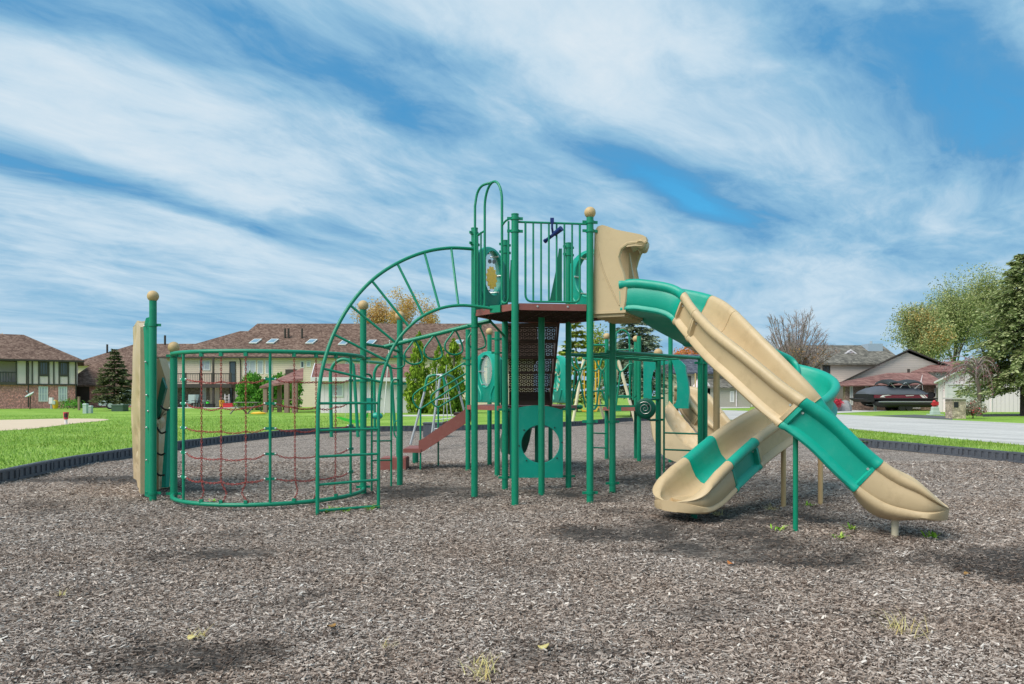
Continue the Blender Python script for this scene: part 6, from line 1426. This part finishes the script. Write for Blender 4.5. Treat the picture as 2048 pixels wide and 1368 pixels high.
MB(fr).cyl((f_(1765, 69), 5.2, zf(685, 69)), (f_(1765, 69), 5.2, zf(679, 69)), .12, 8).build('flue', M['steel'], cb_)
gz = [(f_(1600), zf(806)), (f_(1600), zf(800)), (f_(1814), zf(705)), (f_(1905), zf(741)), (f_(1905), zf(806))]
MB(fr).prism([(f_(1668), -4, -.2), (f_(1668), -4, zf(770)), (f_(1814), -4, zf(705)), (f_(1905), -4, zf(741)), (f_(1905), -4, -.2)], (4.6, 9, 0)).build('gable_wall', M['beige_siding'], b, 0)
for P in (((1610, 800), (1814, 701)), ((1814, 701), (1905, 738))):
    (x0, y0), (x1, y1) = P; MB(fr).prism([(f_(x0), -4.35, zf(y0)), (f_(x1), -4.35, zf(y1)), (f_(x1), -4.35, zf(y1 - 3)), (f_(x0), -4.35, zf(y0 - 3))], (4.85, 9.5, 0)).build('gable_roof', M['trim_brown'], b, 0)
MB(fr).bb(f_(1612), f_(1668), -3.9, 3, -.2, zf(790)).build('side_wall', M['beige_siding'], b, 0)
# brown brick house with a red hip roof behind the boat
d_ = 57.5; x0_ = (1690 - CX) * d_ / F
b, fr = house('brick_house', 'low brown brick house with a reddish hip roof behind the pontoon boat', (x0_, d_, LZ), 0); f_ = lambda px, d=d_: (px - CX) * d / F - x0_
zf = lambda py, d=d_: CH + (HY - py) * d / F - LZ
MB(fr).bb(0, f_(1872), 0, .35, -.2, zf(767)).build('wall', M['brick_dark'], b, 0)
MB(fr).add([(f_(1672), -.7, zf(771)), (f_(1884), -.7, zf(768)), (f_(1850, 60), 2.2, zf(745, 60)), (f_(1772, 60), 2.2, zf(746, 60)), (f_(1672), -.7, zf(773)), (f_(1884), -.7, zf(770)), (f_(1884), 3.4, zf(768)), (f_(1672), 3.4, zf(771))], [(0, 1, 2, 3), (1, 6, 2), (0, 3, 7), (4, 5, 1, 0), (7, 6, 5, 4), (2, 6, 7, 3)]).build('roof', M['roof_red'], b, 0)
MB(fr).add([(f_(1815, 60.5), 2.5, zf(744, 60.5)), (f_(1905, 60.5), 2.5, zf(742, 60.5)), (f_(1960, 63), 5.5, zf(722, 63)), (f_(1880, 63), 5.5, zf(723, 63)), (f_(1815, 60.5), 2.5, zf(746, 60.5)), (f_(1905, 60.5), 2.5, zf(744, 60.5)), (f_(1960, 63), 5.5, zf(724, 63)), (f_(1880, 63), 5.5, zf(725, 63))], [(0, 1, 2, 3), (7, 6, 5, 4), (0, 4, 5, 1), (1, 5, 6, 2), (2, 6, 7, 3), (3, 7, 4, 0)]).build('roof', M['roof_red'], b, 0)
MB(fr).bb(f_(1838, 61), f_(1905, 61), 3.0, 3.4, zf(775, 61), zf(744, 61)).build('upper_wall', M['beige_siding'], b, 0); window(b, fr, f_(1864, 61), f_(1871, 61), zf(752, 61), zf(746, 61), 3.0, 'frame_white', 'glass_dark')
window(b, fr, f_(1699.5), f_(1705.5), .4, zf(772), 0, 'frame_white', 'glass_pale'); window(b, fr, f_(1730), f_(1737), 1.2, zf(772), 0, 'frame_white', 'glass_pale')
MB(fr).bb(f_(1770), f_(1840), -.06, -.002, .1, zf(770)).build('garage_door', M['white'], b, 0)
for px in (1832, 1838): window(b, fr, f_(px), f_(px + 4), zf(783), zf(777), -.062, 'trim_brown', 'glass_dark', fw=.03)
window(b, fr, f_(1868.5), f_(1872), .5, zf(776), -.01, 'frame_white', 'glass_pale', fw=.03); MB(fr).bb(f_(1813, 60), f_(1816, 60), 2.2, 2.4, zf(747, 60), zf(738, 60)).build('vent', M['trim_brown'], b, 0)
# white garage at the right edge
d_ = 51; x0_ = (1876 - CX) * d_ / F
b, fr = house('white_garage', 'white gabled garage with a row of four small door windows', (x0_, d_, LZ), 0, 'garage'); f_ = lambda px, d=d_: (px - CX) * d / F - x0_
zf = lambda py, d=d_: CH + (HY - py) * d / F - LZ
MB(fr).prism([(0, 0, -.2), (0, 0, zf(760)), (f_(1955), 0, zf(724)), (f_(2034), 0, zf(760)), (f_(2120), 0, zf(760)), (f_(2120), 0, -.2)], (4.6, 7, 0)).build('wall', M['white_siding'], b, 0)
for P in (((1862, 767), (1956, 722)), ((1956, 722), (2050, 767))):
    (xa_, ya_), (xb_, yb_) = P; MB(fr).prism([(f_(xa_), -.35, zf(ya_)), (f_(xb_), -.35, zf(yb_)), (f_(xb_), -.35, zf(yb_ - 3.5)), (f_(xa_), -.35, zf(ya_ - 3.5))], (5.1, 7.7, 0)).build('roof', M['white'], b, 0)
dr = MB(fr).bb(f_(1894), f_(1960), -.05, -.002, 0, zf(772)).build('garage_door', M['white'], b, 0); tr_ = MB(fr)
for k in range(4): tr_.bb(f_(1894), f_(1960), -.056, -.051, .5 * k + .28, .5 * k + .30)
tr_.build('panel_line', M['util_grey'], dr, 0)
for px in (1912, 1920.5, 1929, 1937.5): window(b, fr, f_(px), f_(px + 5.5), zf(789.5), zf(782.5), -.052, 'frame_white', 'glass_dark', fw=.03)
MB(fr).bb(f_(1889), f_(1894), -.08, -.001, -.1, zf(770)).bb(f_(1960), f_(1966), -.08, -.001, -.1, zf(770)).bb(f_(1889), f_(1966), -.081, -.001, zf(770), zf(767)).build('door_trim', M['white'], b, 0)
MB(fr).bb(f_(1982), f_(1983.5), -.05, -.001, 0, zf(765)).build('corner_board', M['white'], b, 0)

# ------------------------------------------------------------------ vehicles
def car(name, label, o, rz, paint, suv=False, glassm='glass_dark', k=1.0):
    t = thing(name, label, 'car', o, 0, None); fr_ = frame(o, rz) @ Matrix.Scale(k, 4)
    low = [(-2.25, .30), (-2.28, .62), (-2.15, .80), (-1.75, .88), (-.95, .92), (1.05, .95), (1.75, .96), (2.2, .90), (2.27, .60), (2.2, .30)] if not suv else [(-2.3, .32), (-2.33, .75), (-2.2, .95), (-1.6, 1.04), (-.9, 1.07), (1.1, 1.09), (1.9, 1.08), (2.3, 1.04), (2.33, .6), (2.25, .32)]
    rings_ = [[(x, y * (1.0 if z < .8 else .96), z) for x, z in low] for y in (-.86, -.90, .90, .86)]
    body = MB(fr_).loft(rings_).build('body', M[paint], t, 30)
    cab = [(-1.05, .91), (-.40, 1.36), (.0, 1.43), (.7, 1.42), (1.25, 1.28), (1.85, .96)] if not suv else [(-1.1, 1.05), (-.5, 1.58), (.2, 1.68), (1.5, 1.66), (1.9, 1.55), (2.15, 1.06)]
    n_ = len(cab); R1 = [(x, -.84 if z < 1.1 else -.64, z) for x, z in cab]; R2 = [(x, .84 if z < 1.1 else .64, z) for x, z in cab]
    MB(fr_).loft([R1, R2]).build('cabin', M[glassm], t, 20)
    rt = cab[1:-1]; MB(fr_).loft([[(x, s * .66, z + .012) for x, z in rt] + [(x, s * .66, z - .03) for x, z in reversed(rt)] for s in (-1, 1)]).build('roof', M[paint], t, 30)
    pl = MB(fr_)
    for s in (-1, 1):
        for (x0, z0), (x1, z1_) in ((cab[0], cab[1]), (cab[-1], cab[-2]), ((.25, cab[2][1] - .48), (.22, cab[2][1]))): pl.tube([(x0, s * .845, z0), (x1, s * .65, z1_ + .0)], .035, 6)
    pl.build('pillar', M[paint], t)
    for x in (-1.42, 1.38):
        for s in (-1, 1):
            wh = MB(fr_).cyl((x, s * .74, .33), (x, s * .93, .33), .33, 16).build('wheel', M['black'], t); MB(fr_).cyl((x, s * .925, .33), (x, s * .945, .33), .20, 12).build('rim', M['steel'], wh)
    for s in (-1, 1):
        MB(fr_).box((-2.22, s * .66, .68), (.14, .36, .13)).build('headlight', M['glass_pale'], t, 0); MB(fr_).box((2.24, s * .70, .78), (.10, .28, .14)).build('tail_light', M['red'], t, 0)
        MB(fr_).box((-.72, s * .98, 1.0), (.14, .16, .11)).build('wing_mirror', M[paint], t, 0)
    MB(fr_).box((-2.30, 0, .45), (.05, 1.0, .18)).build('grille', M['black'], t, 0)
    return t
M['car_black'] = pmat('black_car_paint', C(24, 24, 28), .22, var=.05, coat=.6); M['car_white'] = pmat('white_car_paint', C(214, 218, 222), .25, var=.03, coat=.6); M['car_silver'] = pmat('silver_car_paint', C(160, 172, 186), .25, metal=.3, var=.03, coat=.6); M['car_red'] = pmat('red_car_paint', C(150, 24, 40), .25, var=.03, coat=.6)
car('parked_car', 'black saloon parked nearest in front of the slate roofed house', G2(1449, 76), R(12), 'car_black')
car('parked_car', 'silver estate car parked behind the black saloon', G2(1424, 80), R(14), 'car_silver', True)
car('parked_car', 'dark red car half hidden behind the green ladder posts', G2(1386, 79), R(80), 'car_red')
car('parked_car', 'white car parked by the lone spruce behind the climbing wall', G2(262, 62), R(18), 'car_white', True)
# pontoon boat on its trailer
M['cover'] = pmat('dark_grey_cover', C(82, 87, 96), .75, var=.12, bump=.4, bscale=3); M['boat_red'] = pmat('maroon_gelcoat', C(112, 30, 50), .2, var=.08, coat=.5); M['canopy'] = pmat('dark_canopy', C(44, 50, 52), .8, var=.1)
d_ = 55.5; o = G2(1790, d_); bt = thing('pontoon_boat', 'maroon pontoon boat with a grey cover and raised canopy on a trailer', 'boat', o); fr_ = frame(o, 0)
f_ = lambda px: (px - 1790) * d_ / F
zf = lambda py: CH + (HY - py) * d_ / F - LZ
MB(fr_).bb(f_(1722), f_(1866), -1.15, 1.15, zf(798.5), zf(796)).build('deck', M['black'], bt, 0)
for s in (-.85, .85):
    MB(fr_).tube([(f_(1733), s, zf(806) + .05), (f_(1740), s, zf(806)), (f_(1752), s, zf(806)), (f_(1856), s, zf(806)), (f_(1858), s, zf(806))], [.05, .22, .32, .32, .25], 16).build('pontoon', M['black'], bt)
    MB(fr_).tube([(f_(1742), s * 1.0 - .312, zf(803.5)), (f_(1850), s * 1.0 - .318, zf(803.5))], .03, 6).build('stripe', M['steel'], bt)
MB(fr_).prism([(f_(1712), -1.1, zf(798)), (f_(1724), -1.15, zf(804)), (f_(1734), -1.15, zf(803)), (f_(1734), -1.15, zf(797)), (f_(1714), -1.1, zf(796))], (0, 2.3, 0)).build('bow', M['black'], bt, 0)
hull = MB(fr_).bb(f_(1734), f_(1839), -1.1, 1.1, zf(795.9), zf(788.5)).build('side_panel', M['boat_red'], bt, 0)
MB(fr_).bb(f_(1721), f_(1734) - .003, -1.05, 1.05, zf(795.9), zf(788)).build('bow_fence', M['black'], bt, 0)
for P in (((1745, 794.5), (1750, 790.5), (1762, 789.5), (1768, 790.5), (1752, 792), (1756, 794.5)), ((1822, 788.8), (1827, 788.8), (1835, 795.8), (1829, 795.8)), ((1829, 788.8), (1831.5, 788.8), (1838.5, 795.8), (1836.5, 795.8)), ((1795, 791.2), (1812, 790.4), (1811, 791.4), (1797, 792.2))):
    MB(fr_).prism([(f_(x), -1.101, zf(y)) for x, y in P], (0, -.012, 0)).build('decal', M['white'], hull, 0)
cv = []
for px, top, wd in ((1721, 785, .95), (1724, 781, 1.05), (1734, 776.5, 1.12), (1752, 772.5, 1.14), (1785, 771.5, 1.14), (1812, 772, 1.14), (1828, 777, 1.14), (1838, 781.5, 1.12), (1839.5, 786, 1.05)):
    zt_ = zf(top); zl = zf(788.6) if px > 1733 else zf(788.1); cv.append([(f_(px), y * wd, zl + (zt_ - zl) * (1 - abs(y) ** 3.2)) for y in np.linspace(-1, 1, 11)] + [(f_(px), wd, zl - .02), (f_(px), -wd, zl - .02)])
MB(fr_).loft(cv).build('cover', M['cover'], bt, 50)
cn_ = []
for px, py in ((1763, 764), (1766, 759.5), (1776, 758.5), (1788, 761), (1794, 764), (1800, 761), (1814, 758.5), (1826, 760), (1830, 764)):
    z_ = zf(py); cn_.append([(f_(px), y, z_ - .18 * abs(y) ** 2) for y in np.linspace(-1.1, 1.1, 7)] + [(f_(px), y, z_ - .08 - .18 * abs(y) ** 2) for y in np.linspace(1.1, -1.1, 7)])
cno = MB(fr_).loft(cn_).build('canopy', M['canopy'], bt, 50)
for s in (-1.05, 1.05): MB(fr_).tube([(f_(1765), s, zf(765)), (f_(1776), s, zf(776))], .02, 5).tube([(f_(1796), s, zf(765)), (f_(1785), s, zf(776))], .02, 5).tube([(f_(1797), s, zf(765)), (f_(1806), s, zf(776))], .02, 5).tube([(f_(1829), s, zf(765)), (f_(1814), s, zf(778))], .02, 5).tube([(f_(1828), s, zf(765)), (f_(1830), s, zf(780))], .02, 5).build('canopy_frame', M['steel'], cno)
eng = MB(fr_).loft([[(f_(px), y, zf(pz)) for px, pz in ((1851, 795), (1850, 789), (1853, 785.5), (1860, 784), (1866, 786.5), (1866, 793), (1861, 796), (1856, 796))] for y in (-.22, -.3, .3, .22)]).build('outboard_motor', M['car_black'], bt, 40)
MB(fr_).prism([(f_(1855), -.1, zf(796)), (f_(1862), -.1, zf(796)), (f_(1865), -.1, zf(809)), (f_(1858), -.1, zf(810))], (0, .2, 0)).build('lower_unit', M['black'], eng, 0)
MB(fr_).tube([(f_(1832), -.6, zf(770)), (f_(1836), -.6, zf(750))], .012, 5).prism([(f_(1832), -.6, zf(764)), (f_(1836), -.6, zf(750)), (f_(1834), -.6, zf(764))], (0, .02, 0)).build('pennant', M['white'], bt, 0)
tl = MB(fr_).bb(f_(1740), f_(1850), -.6, -.5, zf(810), zf(808.5)).bb(f_(1740), f_(1850), .5, .6, zf(810), zf(808.5)).build('trailer', M['steel'], bt, 0)
for px in (1790, 1804):
    for s in (-.95, .95): MB(fr_).cyl((f_(px), s - .1, .26), (f_(px), s + .1, .26), .26, 14).build('trailer_wheel', M['black'], bt)
MB(fr_).bb(f_(1748), f_(1752), -.1, .1, 0, zf(809)).build('trailer_jack', M['steel'], bt, 0)

# ------------------------------------------------------------------ small things around the lawn
q = G2(1911, 37); t = thing('mailbox_pillar', 'square pale stone mailbox pillar at the far kerb', 'mailbox', q); fr_ = frame(q, R(-4))
MB(fr_).bb(-.34, .34, -.34, .34, -.1, 1.0).build('pillar', M['brick_pale'], t, 0); MB(fr_).bb(-.42, .42, -.42, .42, 1.0, 1.08).build('cap_stone', M['concrete'], t, 0); MB(fr_).bb(-.26, -.04, -.36, -.341, .58, .86).build('letter_box', M['black'], t, 0)
q = G2(1870, 43.5); t = thing('utility_box', 'pale grey green utility cabinet standing beside the street', 'utility box', q)
MB().loft([[q + Vector((sx_ * w_, sy_ * w_ * .8, z)) for sx_, sy_ in ((-1, -1), (1, -1), (1, 1), (-1, 1))] for z, w_ in ((-.05, .22), (.22, .22), (.26, .18), (.46, .17), (.50, .14))]).build('body', M['util_grey'], t, 0); MB().bb(q.x - .36, q.x + .36, q.y - .3, q.y + .3, LZ - .02, LZ + .06).build('base', M['util_grey'], t, 0)
q = G2(1868.5, 50); t = thing('fire_hydrant', 'red hydrant on the drive just behind the utility cabinet', 'hydrant', q)
MB().tube([q, q + Vector((0, 0, .1)), q + Vector((0, 0, .12)), q + Vector((0, 0, .68)), q + Vector((0, 0, .8)), q + Vector((0, 0, .86))], [.16, .16, .12, .13, .10, .03], 14).build('barrel', M['red'], t); MB().cyl(q + Vector((-.2, 0, .58)), q + Vector((.2, 0, .58)), .06, 10).build('nozzle', M['red'], t); MB().bb(q.x - .2, q.x + .2, q.y - .2, q.y - .1, LZ + .5, LZ + .75).build('valve_cap', M['red'], t, 0)
q = G2(1687, 53.5); t = thing('boulder', 'pale grey boulder leaning beside the red bush', 'boulder', q)
MB().loft([[q + Vector((r_ * math.cos(a) * (1 + .18 * math.sin(3 * a + z)), r_ * .7 * math.sin(a), z)) + Vector((z * .15, 0, 0)) for a in np.linspace(0, 2 * math.pi, 13)[:-1]] for z, r_ in ((-.05, .62), (.2, .6), (.5, .45), (.75, .25), (.82, .06))]).build('rock', M['stone'], t, 25)
for k, (px, d, h, w_, lb) in enumerate(((171, 47, .56, .12, 'taller of the two pale utility pedestals on the left lawn'), (181, 47.5, .42, .11, 'shorter pale utility pedestal on the left lawn'))):
    q = G2(px, d); t = thing('utility_pedestal', lb, 'utility pedestal', q, 0, 'utility pedestals on the left lawn'); MB().bb(q.x - w_, q.x + w_, q.y - w_, q.y + w_, LZ - .02, LZ + h).build('body', M['util_grey'], t, 0); MB().loft([[q + Vector((sx_ * w_ * f, sy_ * w_ * f, z)) for sx_, sy_ in ((-1, -1), (1, -1), (1, 1), (-1, 1))] for z, f in ((h, 1.12), (h + .05, 1.12), (h + .10, .8))]).build('cap', M['util_grey'], t, 0)
q = G2(240, 53); t = thing('transformer_box', 'dark green transformer box on the lawn below the spruce', 'utility box', q); MB().bb(q.x - .42, q.x + .42, q.y - .4, q.y + .4, LZ - .02, LZ + .42).build('body', M['util_green'], t, 0); MB().loft([[q + Vector((sx_ * .44 * f, sy_ * .42 * f, z)) for sx_, sy_ in ((-1, -1), (1, -1), (1, 1), (-1, 1))] for z, f in ((.42, 1), (.47, 1), (.52, .9))]).build('lid', M['util_green'], t, 0)
q = gd(132, 848, LZ); t = thing('marker_post', 'short white pipe with a faded red cap at the sand court', 'post', q); MB().cyl(q, q + Vector((0, 0, .24)), .055, 10).build('pipe', M['white'], t); MB().cyl(q + Vector((0, 0, .20)), q + Vector((0, 0, .50)), .08, 10, .11).build('cap', M['pink'], t); MB().box(q + Vector((.04, -.08, .36)), (.10, .08, .18)).build('flap', M['black'], t, 0)
q = G2(158, 57); t = thing('wooden_post', 'thin weathered wooden post left of the pale pedestals', 'post', q); MB().bb(q.x - .07, q.x + .07, q.y - .07, q.y + .07, LZ - .05, LZ + 1.05).build('shaft', M['cedar'], t, 0); MB().bb(q.x - .09, q.x + .09, q.y - .09, q.y + .09, LZ + 1.05, LZ + 1.09).build('cap', M['cedar'], t, 0)
q = G2(60, 60.5); t = thing('satellite_dish', 'grey satellite dish in front of the left brick building', 'satellite dish', q)
dc_ = q + Vector((.05, 0, 1.15)); ax_ = Vector((-.35, -.4, .75)).normalized(); u_ = ax_.orthogonal().normalized(); v_ = ax_.cross(u_)
MB().loft([[dc_ + (u_ * math.cos(a) + v_ * math.sin(a)) * r_ * .40 + ax_ * (r_ * r_ * .14 + k_) for a in np.linspace(0, 2 * math.pi, 21)[:-1]] for r_, k_ in ((.02, 0), (.5, 0), (.8, 0), (1, 0), (1, .02), (.8, .02), (.5, .02), (.02, .02))]).build('dish', M['util_grey'], t, 50); MB().cyl(q, dc_, .04, 8).build('mast', M['trim_brown'], t); MB().tube([dc_, dc_ + ax_ * .45], .018, 6).ball(dc_ + ax_ * .47, .05, 8, 6).build('feed_arm', M['steel'], t)
q = G2(111, 61); t = thing('play_bin', 'bright yellow round newspaper style bin at the brick wall', 'bin', q); MB().tube([q + Vector((0, 0, .05)), q + Vector((0, 0, .2)), q + Vector((0, 0, .62)), q + Vector((0, 0, .78))], [.14, .21, .22, .13], 14).build('body', M['yellow'], t); MB().bb(q.x - .12, q.x + .12, q.y - .27, q.y - .20, LZ + .42, LZ + .74).build('hood', M['util_grey'], t, 0)
q = G2(102.5, 62); t = thing('meter_box', 'small white meter box mounted low on the brick wall', 'utility box', q); MB().bb(q.x - .16, q.x + .16, q.y - .1, q.y + .1, LZ + .45, LZ + 1.0).build('body', M['white'], t, 0); MB().bb(q.x - .05, q.x + .05, q.y - .04, q.y + .04, LZ, LZ + .45).build('conduit', M['steel'], t, 0)
